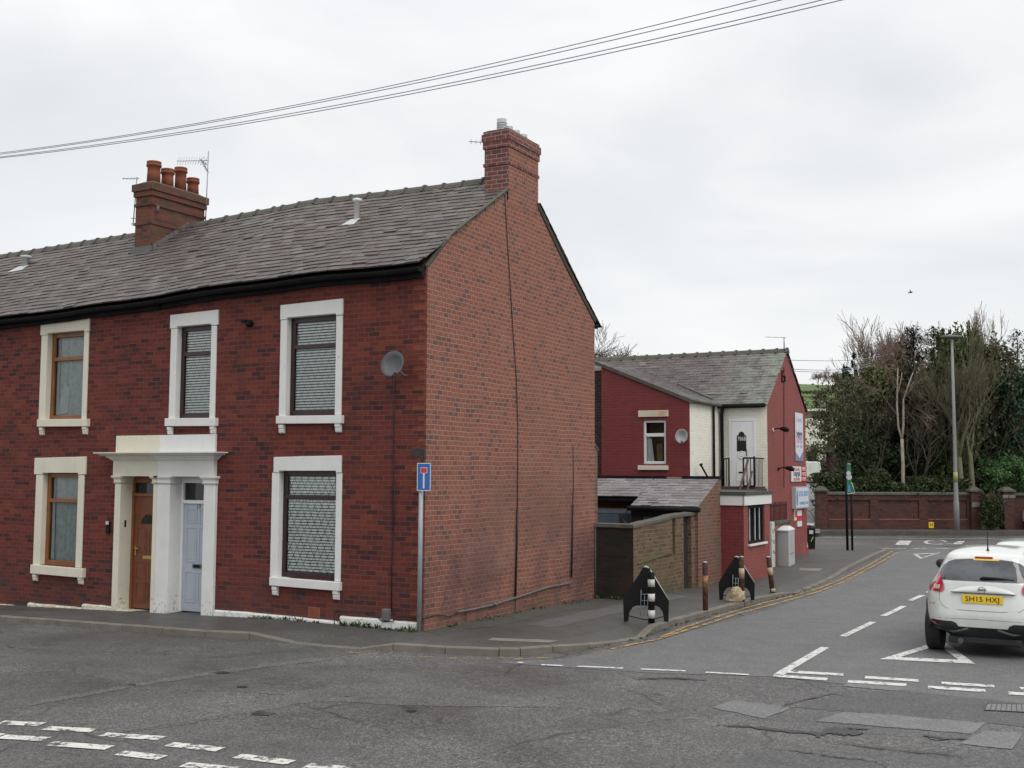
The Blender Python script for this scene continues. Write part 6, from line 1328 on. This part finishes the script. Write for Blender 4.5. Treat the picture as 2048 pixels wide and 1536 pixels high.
def car(label,loc,rz,tab,details,wheel_r=.33,wy=(.74,3.27),group=None,name='parked_car'):
    c=thing(name,label,'car',loc,group,local=True,rz=rz)
    den=[]
    for i in range(len(tab)-1):
        p0,p1,p2,p3=tab[max(0,i-1)],tab[i],tab[i+1],tab[min(len(tab)-1,i+2)]
        for j in range(5):
            k=j/5; den.append(tuple(.5*((2*b_)+(-a_+c_)*k+(2*a_-5*b_+4*c_-d_)*k*k+(-a_+3*b_-3*c_+d_)*k**3) for a_,b_,c_,d_ in zip(p0,p1,p2,p3)))
    den.append(tab[-1]); den=[den[0]]+[q for p,q in zip(den,den[1:]) if q[0]>p[0]+1e-4]; tab=den
    def sec(z,n=96):
        hw,a,b=ctab(tab,z); m=(a+b)/2; h=(b-a)/2; P_=[]
        for k in range(n):
            t_=2*math.pi*k/n; cc,ss=math.cos(t_),math.sin(t_)
            P_.append((hw*math.copysign(abs(cc)**(2/NE),cc),m+h*math.copysign(abs(ss)**(2/NE),ss),z))
        return P_
    def S(x,z,front=False):
        hw,a,b=ctab(tab,z); m=(a+b)/2; h=(b-a)/2; q=max(0,1-min(.999,abs(x)/hw)**NE)**(1/NE); return m+h*q if front else m-h*q
    def SX(y,z):
        hw,a,b=ctab(tab,z); m=(a+b)/2; h=(b-a)/2; return hw*max(0,1-min(.999,abs((y-m)/h))**NE)**(1/NE)
    zs_=[r_[0] for r_ in tab]
    mb=MB(); secs=[sec(z) for z in zs_]; ids=[mb.vv(q) for q in secs]; n=96
    for i,(a,b) in enumerate(zip(ids,ids[1:])):
        mb.cm=1 if zs_[i]<.455 else 0
        for k in range(n): j=(k+1)%n; mb.face((a[k],a[j],b[j],b[k]),True)
    mb.cm=1; mb.face(ids[0][::-1]); mb.cm=0; mb.face(ids[-1],True)
    body=mb.build('body',[m_carw,m_clad],c)
    def patch(rows,mat,nm,par=None,off=.007,front=False,nx=10,thick=False):
        mb=MB(); sg=1 if front else -1; R2=[]
        for (z0,a0,b0),(z1,a1,b1) in zip(rows,rows[1:]):
            k=max(1,int(abs(z1-z0)/.03))
            for j in range(k): t_=j/k; R2.append((z0+(z1-z0)*t_,a0+(a1-a0)*t_,b0+(b1-b0)*t_))
        R2.append(rows[-1]); ids=[]
        for z,a,b in R2: ids.append(mb.vv([(a+(b-a)*i/nx,S(a+(b-a)*i/nx,z,front)+sg*off,z) for i in range(nx+1)]))
        for p,q in zip(ids,ids[1:]):
            for i in range(nx): mb.face((p[i],p[i+1],q[i+1],q[i]),True)
        return mb.build(nm,mat,par or c)
    def spatch(rows,mat,nm,sgn,off=.006,nx=8):
        mb=MB(); ids=[]
        for z,a,b in rows: ids.append(mb.vv([(sgn*(SX(a+(b-a)*i/nx,z)+off),a+(b-a)*i/nx,z) for i in range(nx+1)]))
        for p,q in zip(ids,ids[1:]):
            for i in range(nx): mb.face((p[i],p[i+1],q[i+1],q[i]),True)
        return mb.build(nm,mat,c)
    zt=tab[-1][0]; zb=1.125*zt/1.573
    if details:
        patch([(1.125,-.60,.60),(1.17,-.625,.625),(1.25,-.615,.615),(1.32,-.575,.575),(1.38,-.50,.50),(1.415,-.40,.40),(1.435,-.20,.20)],m_carg,'rear_window',off=.012,nx=30)
    else: patch([(zb,-.58,.58),(zb+.2,-.55,.55),(zb+.28,-.45,.45)],m_carg,'rear_window',off=.012,nx=24)
    dz=zt-1.573
    patch([(1.10+dz,-.64,.64),(1.25+dz,-.58,.58),(1.42+dz,-.48,.48)],m_carg,'windscreen',front=True,off=.004,nx=20)
    for sg in (-1,1):
        spatch([(1.10+dz,.75,2.75),(1.25+dz,.80,2.55),(1.40+dz,.95,2.25)],m_carg,'side_window',sg)
        for yy in wy:
            w=MB(); w.lathe([(wheel_r*.6,-.11),(wheel_r*.95,-.11),(wheel_r,-.08),(wheel_r,.08),(wheel_r*.95,.11),(wheel_r*.6,.11)],(sg*.765,yy,wheel_r),28,'x'); W_=w.build('wheel',m_rubber,c)
            MB().lathe([(.02,.10),(wheel_r*.25,.095),(wheel_r*.62,.115),(wheel_r*.64,.10)] if sg>0 else [(wheel_r*.64,-.10),(wheel_r*.62,-.115),(wheel_r*.25,-.095),(.02,-.10)],(sg*.765,yy,wheel_r),24,'x').build('rim',m_alloy,W_)
            MB().tube([(sg*(SX(yy+.40*math.cos(a),.5)+.0),yy+.40*math.cos(a),wheel_r+.06+.38*math.sin(a)) for a in [math.pi*k/14 for k in range(15)]],.035,6).build('wheel_arch_trim',m_clad,c)
        mr=[]; y0=2.35
        for k,(s_,a_,h_) in enumerate(((0,.03,.03),(.04,.07,.075),(.12,.08,.085),(.18,.06,.07),(.215,.02,.03))):
            mr.append([(sg*(SX(y0,1.12+dz)+.03+s_),y0+a_*.8*math.cos(t_),1.16+dz+h_*math.sin(t_)+s_*.1) for t_ in [2*math.pi*i/14 for i in range(14)]])
        MB().loft(mr).build('door_mirror',m_clad,c)
        MB().tube([(sg*(SX(y0,1.12+dz)-.02),y0,1.11+dz),(sg*(SX(y0,1.12+dz)+.06),y0,1.14+dz)],.025,6).build('mirror_arm',m_clad,c)
        MB().tube([(sg*(SX(1.0,1.47+dz)-.03),.75,1.49+dz),(sg*(SX(1.4,1.5+dz)-.02),1.4,1.51+dz),(sg*(SX(2.0,1.5+dz)-.03),2.0,1.50+dz)],.008,5).build('roof_gutter',m_clad,c)
        xs=lambda a,b:(min(sg*a,sg*b),max(sg*a,sg*b))
        if details:
            L_=patch([(.945,*xs(.80,.57)),(.965,*xs(.815,.548)),(1.0,*xs(.815,.535)),(1.045,*xs(.80,.54)),(1.065,*xs(.70,.548)),(1.11,*xs(.655,.565)),(1.16,*xs(.65,.59)),(1.225,*xs(.642,.628))],m_tail,'tail_light',off=.022,nx=8)
            patch([(.985,*xs(.70,.60)),(1.045,*xs(.69,.59))],m_clear,'clear_lens',L_,off=.026,nx=4)
            patch([(.41,*xs(.74,.36)),(.44,*xs(.765,.33)),(.50,*xs(.775,.36)),(.528,*xs(.75,.42))],m_clad,'bumper_recess',off=.006)
            R__=patch([(.425,*xs(.735,.665)),(.445,*xs(.75,.65)),(.475,*xs(.75,.65)),(.495,*xs(.735,.665))],m_tail,'reflector',off=.02,nx=5)
            MB().tube([(sg*.78,S(.78,.44)-.01,.42),(sg*.70,S(.7,.40)-.02,.385),(sg*.40,S(.4,.38)-.02,.37),(sg*.30,S(.3,.40)-.02,.40),(sg*.20,S(.2,.43)-.012,.435)],.02,6).build('lower_bumper_trim',m_trim,c)
        else:
            patch([(.80+dz*.5,*xs(.80,.62)),(1.0+dz*.5,*xs(.79,.66))],m_tail,'tail_light',off=.01,nx=5)
        patch([(.68,*xs(.80,.52)),(.82,*xs(.80,.58))],m_clear,'headlight',off=.01,front=True,nx=5)
    patch([(.45,-.45,.45),(.62,-.5,.5)],m_clad,'grille',front=True,off=.008)
    if details:
        mb=MB(); y=lambda x,z:S(x,z)-.006
        mb.box((-.12,y(0,1.455)-.02,1.44),(.13,y(0,1.455)+.05,1.472)); mb.build('brake_light',m_tail,c,.012)
        patch([(1.415,-.14,.22),(1.437,-.14,.22)],m_yel,'window_sticker',off=.02)
        mb=MB(); mb.tube([(-.03,S(0,1.15)-.012,1.155),(.02,S(0,1.17)-.025,1.165),(.22,S(.2,1.17)-.02,1.165),(.43,S(.43,1.16)-.015,1.155)],[.016,.03,.02,.008],6); mb.build('rear_wiper',m_black,c)
        # raised handle garnish, badge and plate
        rows=[]; g_=MB(); K_=14; top=[]; 
        for i in range(K_+1):
            x=-.43+.88*i/K_; u=(x-.01)/.44; zt_=.965+.095*(1-abs(u)**2.6); top.append((x,zt_))
        ids=[]
        for h in (0,.5,1):
            ids.append(g_.vv([(x,S(x,.96+(zt_-.96)*h)-(.045 if h==0 else .03 if h==.5 else .004),.96+(zt_-.96)*h) for x,zt_ in top]))
        lo=g_.vv([(x,S(x,.93)-.004,.948) for x,zt_ in top])
        for p,q in ((lo,ids[0]),(ids[0],ids[1]),(ids[1],ids[2])):
            for i in range(K_): g_.face((p[i],p[i+1],q[i+1],q[i]),True)
        G_=g_.build('boot_handle_trim',m_carw,c)
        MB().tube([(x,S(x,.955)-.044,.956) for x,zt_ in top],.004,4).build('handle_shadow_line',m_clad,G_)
        bd=MB(); yb=S(0,1.0)-.046; cx=.0; bd.tube([(cx+.047*math.cos(a),yb,1.005+.042*math.sin(a)) for a in [2*math.pi*k/24 for k in range(25)]],.007,6); bd.box((cx-.058,yb-.006,.995),(cx+.058,yb+.004,1.016)); B_=bd.build('badge',m_alloy,c)
        text('NISSAN',.022,m_black,B_,(cx,yb-.0075,1.0055),(1,0,0),(0,0,1),width=.10,depth=.0005)
        yp=S(.0,.87)-.03; P_=MB().box((-.275,yp,.805),(.285,yp+.03,.925)).build('number_plate',m_yel,c,.004)
        text('SH15 HXJ',.105,m_black,P_,(.005,yp-.002,.865),(1,0,0),(0,0,1),width=.46,depth=.001)
        text('ACENTA',.035,m_trim,c,(-.68,S(.68,.77)-.006,.765),(1,-.12,0),(0,0,1),name='side_badge',width=.15,depth=.0005)
        sm=[(-.60,.945),(-.605,.85),(-.57,.76),(-.50,.715),(-.3,.70),(0,.695),(.3,.70),(.50,.715),(.57,.76),(.605,.85),(.60,.945)]
        MB().tube([(x,S(x,z)-.0005,z) for x,z in sm],.0035,4).build('boot_seam',m_trim,c)
        MB().tube([(x,S(x,.56)-.001,.575-.02*(abs(x)/.8)**2) for x in [-.8+.1*k for k in range(17)]],.003,4).build('bumper_crease',m_trim,c)
        MB().lathe([(.035,0),(.012,.03),(.006,.14),(.004,.30),(.001,.31)],(.03,.62,1.535),10).build('roof_aerial',m_black,c)
        MB().box((-.5,.16,.19),(.5,.7,.30)).build('underbody',m_clad,c,.03)
        MB().tube([(-.32,.1,.24),(-.32,.5,.24)],.04,10).build('exhaust',m_trim,c)
    return c
tp=G(1872,1298,-.1); ctr=G(1966,1298,-.1)
car('white crossover car with dark tinted rear window seen from behind, nearest to the viewer',(ctr.x+.13,tp.y-.72,-.1+hf(8,tp.y)),R_(-.5),JUKE,True)
HATCH=[(.20,.55,.30,3.7),(.32,.78,.08,3.9),(.45,.85,.02,3.98),(.65,.86,.0,4.0),(.85,.85,.03,3.95),(.98,.82,.06,3.6),(1.06,.76,.10,2.95),(1.25,.68,.25,2.6),(1.38,.60,.40,2.3),(1.43,.50,.55,2.1),(1.455,.30,.9,1.8)]
p=PD(2008,1086,25.4); 
car('white car beyond the nearest one, only its roof edge in the picture',(p.x+.50,p.y-1.6,-.21),R_(-2),HATCH,False,.31)
p=G(2040,1066); dN=WD
car('pale car standing by the boundary wall at the right edge of the picture',(p.x+.25,p.y+1.0,-.12),math.atan2(WD.y,WD.x)-math.pi/2,HATCH,False,.31)
# van up the lane
d=104; vb=PD(1621,957,d); A_=(Vector((vb.x,vb.y,0))-WA).dot(WN); VZ=hz(A_)+.09
VN=thing('white_van','white panel van seen from behind on the rising lane beyond the shop','van',(vb.x,vb.y,VZ),local=True,rz=R_(20))
mb=MB(); rings=[]
for y,z0,z1,hw in ((0,.45,1.85,.88),(.04,.4,1.92,.93),(3.2,.4,1.93,.94),(3.6,.4,1.7,.92),(4.2,.4,1.15,.88),(4.8,.42,1.0,.8)):
    h=[(-hw,z0+.1),(-hw+.06,z0),(hw-.06,z0),(hw,z0+.1),(hw,z0+(z1-z0)*.55),(hw*.93,z1-.12),(hw*.80,z1),(-hw*.80,z1),(-hw*.93,z1-.12),(-hw,z0+(z1-z0)*.55)]
    rings.append([(x,y,z) for x,z in h])
mb.loft(rings,True,False).build('body',m_carw,VN,.03)
MB().box((-.004,-.006,.5),(.004,.0,1.8)).build('door_seam',m_clad,VN); MB().box((-.9,-.06,.38),(.9,.03,.52)).build('bumper',m_clad,VN)
for sg in (-1,1):
    MB().box((sg*.86-.05,-.01,.8),(sg*.86+.05,.03,1.2)).build('tail_light',m_tail,VN)
    for yy in (.8,3.8): MB().lathe([(.2,-.1),(.32,-.1),(.32,.1),(.2,.1)],(sg*.8,yy,.32),16,'x').build('wheel',m_rubber,VN)
    MB().box((sg*.95,3.4,1.2),(sg*1.15,3.5,1.45)).build('door_mirror',m_clad,VN)
MB().box((-.26,-.012,.62),(.26,-.002,.73)).build('number_plate',m_yel,VN)
# ------------------------------------------------------------------ street furniture
def post_at(px,py): return G(px,py,0)
# no through road sign on its pole
q=Y(838,1262,-.10); q.z=-.02; qx=q.x; 
NS=thing('road_sign','blue no-through-road sign on a grey pole at the house corner','road sign',q)
tz=Y(842,930,-.10).z
MB().tube([(qx,-.10,-.1),(qx+.012,-.10,tz)],.038,10).build('pole',m_grey,NS)
s0,s1=Y(834.5,926,-.15),Y(861,982,-.15); 
P_=MB().box((s0.x,-.15,s1.z),(s1.x,-.142,s0.z)).build('plate',m_blue,NS,.002)
w_,h_=s1.x-s0.x,s0.z-s1.z; cx=(s0.x+s1.x)/2; bw=.012
mb=MB(); mb.box((s0.x,-.153,s0.z-bw),(s1.x,-.1505,s0.z)).box((s0.x,-.153,s1.z),(s1.x,-.1505,s1.z+bw)).box((s0.x,-.153,s1.z+bw+.0005),(s0.x+bw,-.1505,s0.z-bw-.0005)).box((s1.x-bw,-.153,s1.z+bw+.0005),(s1.x,-.1505,s0.z-bw-.0005)); mb.build('white_border',m_white,P_)
MB().box((cx-w_*.06,-.154,s1.z+h_*.09),(cx+w_*.06,-.1505,s0.z-h_*.34)).build('white_stem',m_white,P_)
MB().box((cx-w_*.25,-.1535,s0.z-h_*.37),(cx+w_*.25,-.1505,s0.z-h_*.16)).build('white_surround',m_white,P_); MB().box((cx-w_*.22,-.156,s0.z-h_*.35),(cx+w_*.22,-.154,s0.z-h_*.18)).build('red_bar',m_redp,P_)
for zz in (.25,.75): MB().box((qx-.04,-.142,s1.z+h_*zz),(qx+.05,-.06,s1.z+h_*zz+.03)).build('clamp',m_grey,NS)
# bollards
def bollard(label,px,py,h,r_,bands,lean=(0,0),base=m_rust):
    b=post_at(px,py); t_=thing('bollard',label,'bollard',b,'round metal bollards along the pavement edge')
    ax=Vector((lean[0],lean[1],1)).normalized()
    MB().tube([b-Vector((0,0,.1)),b+ax*h*.99,b+ax*h],[r_,r_,r_*.93],16).build('post',base,t_)
    MB().lathe([(r_*.9,0),(r_*.8,.015),(.001,.02)],b+ax*h,16).build('cap',m_greyc if base is m_rust else m_black,t_)
    for z0,z1,m in bands: MB().tube([b+ax*h*z0,b+ax*h*z1],r_+.003,16,True,True).build('painted_band',m,t_)
m_bandw=paint('chipped_white_band',(.56,.56,.52),.7,.1,12,dirt=(.03,.03,.03),dirtamt=.7)
zt=Y(1303,1140,post_at(1303,1244).y).z
bollard('black and white striped bollard in front of the nearer black A-frame',1303,1246,zt,.058,[(.10,.26,m_bandw),(.44,.59,m_bandw),(.73,.88,m_bandw)],base=m_black)
b=post_at(1411,1221); bollard('plain rusty brown bollard with one orange stained band, between the two black A-frames',1411,1221,Y(1411,1125,b.y).z-b.z,.052,[(.48,.73,paint('orange_stained_band',(.25,.12,.04),.8,.4,14,dirt=(.5,.42,.28),dirtamt=.6))])
b=post_at(1485,1203); bollard('rust-stained bollard with white band, in front of the farther black A-frame',1484,1203,Y(1484,1114,b.y).z-b.z,.054,[(.52,.75,m_rustw),(.14,.24,m_rustw)],base=m_rust)
b=post_at(1545,1184); bollard('leaning rusty bollard farthest along the pavement, nearest the grey cabinet',1546,1184,Y(1539,1114,b.y).z-b.z,.055,[(.48,.70,m_rustw),(.0,.10,m_rustw)],lean=(-.12,.0))
# black A-frame panels
def aframe(label,pxl,pxr,pyb,pyt,bag=False):
    L_,R__=post_at(pxl,pyb),post_at(pxr,pyb+1); c=(L_+R__)/2; d=(R__-L_); d.z=0; w=d.length; d.normalize(); n=Vector((-d.y,d.x,0))
    zt=PL((pxl+pxr)/2,pyt,c,n).z-c.z; t_=thing('a_frame_barrier',label,'barrier',c,'black A-frame barrier panels by the kerb')
    P=lambda u,v,o=0: c+d*(u*w)+Vector((0,0,v*zt))+n*o
    out=[(-.50,0),(-.40,0),(-.39,.11),(-.37,.18),(-.30,.26),(-.22,.29),(.22,.29),(.30,.26),(.37,.18),(.39,.11),(.40,0),(.50,0),(.515,.36),(.5,.42),(.10,.93),(.07,.975),(.03,.995),(-.03,.995),(-.07,.975),(-.10,.93),(-.5,.42),(-.515,.36)]
    # two halves keep the outline simple to fill
    mb=MB(); mb.prism([P(u,v) for u,v in out],n*.035); p_=mb.build('panel',m_black,t_,.006)
    mb=MB(); mb.tube([P(.505,.40,.0),P(.10,.935,.0)],.010,5); mb.build('pale_edge',m_greyc,t_)
    mb=MB(); mb.tube([P(u,v,-.0) for u,v in ((-.05,.985),(-.0,1.0),(.06,.975))],.016,5); mb.build('top_edge',m_greyc,t_)
    mb=MB()
    for u in (-.125,-.045,.03): mb.tube([P(u+.01,.58 if u<-.1 else .50,-.02),P(u-.01,.10,-.02)],.006,4)
    for v in (.50,.385,.27): mb.tube([P(-.12,v,-.02),P(.03,v,-.02)],.006,4)
    mb.build('wire_frame',m_grey,t_)
    mb=MB(); mb.tube([P(-.40,.11,-.01),P(-.12,.06,-.08),P(.05,.045,-.10),P(.40,.10,-.01)],.009,5); mb.build('cord',m_soft,t_)
    return c,d,n
aframe('black A-frame barrier panel nearer the viewer, behind the striped bollard',1248,1337,1243,1133)
c,d,n=aframe('black A-frame barrier panel farther away, with a pale bag beneath it',1439,1509,1199.5,1113)
b=post_at(1472,1203); BG=MB(); r=random.Random(2); rings=[]
for k,(rr,h) in enumerate(((.10,0),(.17,.02),(.19,.08),(.17,.16),(.13,.24),(.08,.29),(.03,.31))): rings.append([(b.x+.01*k+rr*math.cos(a)*r.uniform(.72,1.15),b.y-.08+rr*.7*math.sin(a)*r.uniform(.72,1.15),b.z+h*r.uniform(.95,1.05)) for a in [2*math.pi*i/14 for i in range(14)]])
BG.loft(rings,True,False); o=single(BG,'rubbish_bag',paint('dirty_cream_sack',(.42,.34,.22),.8,.35,12,dirt=(.2,.15,.09),dirtamt=.6),'crumpled cream sack lying under the farther A-frame panel','bag')
# red pipe by the extension
a=post_at(1443,1160); z_=Y(1441,1110,a.y).z
mb=MB(); mb.tube([a,(a.x-.02,a.y,z_-.05),(a.x-.03,a.y-.02,z_),(a.x-.08,a.y-.02,z_+.02)],.035,8); single(mb,'red_pipe',m_red2,'short red-painted standpipe against the extension wall','pipe')
# cabinet
a=post_at(1554.5,1131.5); b2=post_at(1578,1133); c2_=post_at(1590,1127.5)
zt=PL(1554.5,1062,a,Vector((0,1,0))).z; d1=(b2-a); d1.z=0; d2=(c2_-b2); d2.z=0
CB=thing('utility_cabinet','grey steel utility cabinet with sloping top on the pavement beside the red extension','cabinet',((a+c2_)/2))
p4=a+d2
mb=MB(); base=[a,b2,c2_,p4]; z0=-.15
def up(p,z): return Vector((p.x,p.y,z))
mb.loft([[up(p,z0) for p in base],[up(p,zt) for p in base]],True,False); mb.build('case',paint('cabinet_grey',(.42,.42,.42),.55,.06,5,dirt=(.25,.24,.22),dirtamt=.4),CB,.01)
cc=(a+b2+c2_+p4)/4; ex=[cc+(p-cc)*1.06 for p in base]
mb=MB(); mb.loft([[up(p,zt+.002) for p in ex],[up(p,zt+.03) for p in ex],[up(cc+(p-cc)*.5+(0 if 1 else 0)*d1,zt+.13) for p in base]],True,False); mb.build('roof',paint('cabinet_top_pale',(.62,.62,.62),.5,.04,5),CB)
e_=d1.normalized(); nn=Vector((e_.y,-e_.x,0)); 
mb=MB(); fd=d2.normalized(); fn=Vector((fd.y,-fd.x,0))
mb.prism([up(b2+fn*.003+d2*.5,0.1),up(b2+fn*.003+d2*.515,.1),up(b2+fn*.003+d2*.515,zt-.1),up(b2+fn*.003+d2*.5,zt-.1)],fn*.002); mb.prism([up(b2+fn*.003+d2*.1,.22),up(b2+fn*.003+d2*.9,.22),up(b2+fn*.003+d2*.9,.235),up(b2+fn*.003+d2*.1,.235)],fn*.002); mb.build('door_joint',m_lead,CB)
# black posts with green banner
a=post_at(1695,1100.5); b3=post_at(1700,1099); tp=PL(1694,927,a,Vector((-.3,1,0)).normalized())
MS=thing('banner_post','twin black posts carrying a tall green banner sign on the corner pavement','sign post',a)
MB().tube([a,Vector((a.x,a.y,tp.z+.05))],.045,8).build('post',m_black,MS)
b3=a+_r*.17; MB().tube([b3,b3+Vector((0,0,tp.z-a.z-.9))],.04,8).build('post',m_black,MS)
V=lambda px,py: PL(px,py,a-FW*.06,-FW)
mb=MB(); mb.prism([V(1694,988),V(1710,985),V(1703,965),V(1701.5,928),V(1694,927)],FW*.02); o=mb.build('green_banner',m_green,MS)
mb=MB()
for p_,q_ in (((1695,927.5),(1701,928.5)),((1709.5,985),(1703,965)),((1694.5,988),(1709.5,985.5))): mb.tube([V(*p_)-FW*.01,V(*q_)-FW*.01],.012,4)
mb.build('white_edging',m_white,o)
for px,py,rr in ((1698,954,.10),(1697,946.5,.08)): c_=V(px,py)-FW*.012; MB().poly([c_+_r*rr*math.cos(t_)+Vector((0,0,rr*math.sin(t_))) for t_ in [2*math.pi*k/14 for k in range(14)]]).build('printed_disc',m_greyc,o)
mb=MB(); mb.poly([V(1695,984)-FW*.012,V(1701,983)-FW*.012,V(1699.5,968)-FW*.012,V(1696,972)-FW*.012]); mb.build('printed_blue_figure',m_lblue,o)
# bins and plank at the shop entrance
a=post_at(1612,1098); b4=post_at(1632,1097.5); zt=PL(1620,1054,a,-FW).z
BI=thing('litter_bin','black litter bin with yellow strip beside the shop entrance','bin',(a+b4)/2)
dd=(b4-a); dd.z=0; nn=Vector((-dd.y,dd.x,0)); bs=[a,b4,b4+nn,a+nn]; cc=sum(bs,Vector())/4
MB().loft([[up(cc+(p-cc)*.92,-.15) for p in bs],[up(p,zt-.06) for p in bs]],True,False).build('bin_body',m_black,BI,.02)
MB().loft([[up(cc+(p-cc)*1.06,zt-.058) for p in bs],[up(cc+(p-cc)*1.06,zt-.01) for p in bs],[up(cc+(p-cc)*.8,zt+.04) for p in bs]],True,False).build('lid',m_clad,BI)
f0=a+dd*.3-nn.normalized()*.02; MB().prism([up(f0+dd*.12,.15),up(f0+dd*.22,.15),up(f0+dd*.42,zt-.35),up(f0+dd*.32,zt-.35)],-nn.normalized()*.01).build('yellow_strip',paint('dull_yellow_green',(.38,.38,.06),.6,.1,4),BI)
MB().prism([up(a+dd*.3-nn.normalized()*.02,zt-.25),up(a+dd*.7-nn.normalized()*.02,zt-.25),up(a+dd*.7-nn.normalized()*.02,zt-.12),up(a+dd*.3-nn.normalized()*.02,zt-.12)],-nn.normalized()*.01).build('label_plate',m_greyc,BI)
mb=MB().box((cc.x-.25,cc.y-.2,zt+.042),(cc.x+.2,cc.y+.2,zt+.10)); single(mb,'food_carton',m_white,'white carton left on top of the litter bin','carton',bev=.01)
a=post_at(1614,1105); t5=PL(1603,1060,a,-FW)
a.y-=.15; t5.y-=.15; a.x+=.05; t5.x+=.12
PK=thing('barrier_plank','red and white striped plank leaning by the shop entrance','plank',a)
for k in range(4): p_=a.lerp(t5,k/4); q_=a.lerp(t5,(k+1)/4); MB().tube([p_,q_],.055,4,False).build('stripe',(m_redp,m_white,m_redp,m_white)[k],PK)
# ------------------------------------------------------------------ overhead wires
for k,(pts,lb) in enumerate((((( 0,306),(500,227.5),(1000,121.5),(1512,0)),'highest of the four overhead wires crossing the sky'),(((0,308.5),(500,231),(1000,131),(1562,0)),'second highest of the four overhead wires crossing the sky'),(((0,314),(500,241.5),(1000,146),(1644,0)),'third highest of the four overhead wires crossing the sky'),(((0,316),(500,246),(1000,152),(1684,0)),'lowest of the four overhead wires crossing the sky'))):
    P_=[Y(x,y,-3-.25*k) for x,y in pts]
    # quadratic sag through the surveyed points
    xs=[p.x for p in P_]; zs2=[p.z for p in P_]; 
    def lag(x,X_=xs,Z_=zs2): 
        i=(0,1,3); return sum(Z_[a]*math.prod((x-X_[b])/(X_[a]-X_[b]) for b in i if b!=a) for a in i)
    path=[(x,-3-.25*k,lag(x)) for x in [xs[0]-12+(xs[3]+8-xs[0]+12)*j/40 for j in range(41)]]
    mb=MB().tube(path,.0062,5); o=single(mb,'overhead_wire',m_wire,lb,'wire','overhead wires strung above the street')
for k,(p,q,lb) in enumerate((((1575,720),(1790,706),'upper thin wire from the shop gable towards the wood'),((1583,738),(1745,726),'middle thin wire from the shop gable towards the wood'),((1586,742),(1745,730),'lower thin wire from the shop gable towards the wood'))):
    a=X(*p,xg+.03); b=PD(q[0],q[1],62); pts=[a.lerp(b,j/10)-Vector((0,0,.35*math.sin(math.pi*j/10)*.5)) for j in range(11)]
    single(MB().tube(pts,.010,4),'service_wire',m_wire,lb,'wire','thin service wires behind the shop')
# bird
q=PD(1821,585,70); t_=MB(); t_.loft([[(q.x-.16,q.y,q.z)]*6 if 0 else [(q.x-.17+.0*i,q.y+.01*math.cos(i),q.z-.02+.01*math.sin(i)) for i in range(6)],[(q.x,q.y+.04*math.cos(i*1.05),q.z+.045*math.sin(i*1.05)) for i in range(6)],[(q.x+.16,q.y+.01*math.cos(i*1.05),q.z+.02+.01*math.sin(i*1.05)) for i in range(6)]])
t_.prism([(q.x-.05,q.y,q.z),(q.x+.06,q.y,q.z),(q.x+.02,q.y-.30,q.z+.14)],(0,0,.012)); t_.prism([(q.x-.05,q.y,q.z),(q.x+.02,q.y+.3,q.z+.10),(q.x+.06,q.y,q.z)],(0,0,.012))
single(t_,'bird',m_soft,'small dark bird flying in the sky above the wood','bird')
# weeds along the foot of the walls
lm_weed=leafmat('weed_leaves',[(.03,.045,.015),(.05,.075,.025),(.08,.10,.04)])
mb=MB(); r=random.Random(12)
def tuft(p,n,h):
    for i in range(n):
        b=Vector(p)+Vector((r.gauss(0,.05),r.gauss(0,.025),0)); t_=b+Vector((r.gauss(0,.05),r.gauss(0,.05)-.02,h*r.uniform(.4,1.2))); e=Vector((r.gauss(0,1),r.gauss(0,1),0)).normalized()*.008
        m_=b.lerp(t_,.55)+e; mb.face(mb.vv([b-e,m_-e*2,t_,m_+e*2]))
for px in list(range(500,660,7)): 
    if r.random()<.75: q=Y(px+r.uniform(-3,3),1232+(px-500)*.095,-.09); tuft((q.x,-.10,hf(q.x,0)-.01),int(r.uniform(1,13)),r.uniform(.03,.09))
for px in list(range(690,835,7)): q=Y(px,1255,-.09); tuft((q.x,-.11-.05*r.random(),-.01),int(r.uniform(2,18)),r.uniform(.03,.11))
for y in [0.3+.21*k for k in range(28)]: 
    if r.random()<.6: tuft((.05+.04*r.random(),y,hf(0,y)-.01),int(r.uniform(3,14)),r.uniform(.03,.10))
for x in [.1+.1*k for k in range(11)]: tuft((x,6.52,-.1),int(r.uniform(8,20)),.07)
for k in range(60): 
    i=r.choice(range(14,24)); 
    a,b=K[i][0],K[i+1][0]; p_=a.lerp(b,r.random())-NI[i]*.03; tuft((p_.x,p_.y,hf(p_.x,p_.y)-.1),4,.035)
tag(mb.build('weeds',lm_weed),'small green weeds growing along the foot of the walls and kerb','weeds',None,'stuff')
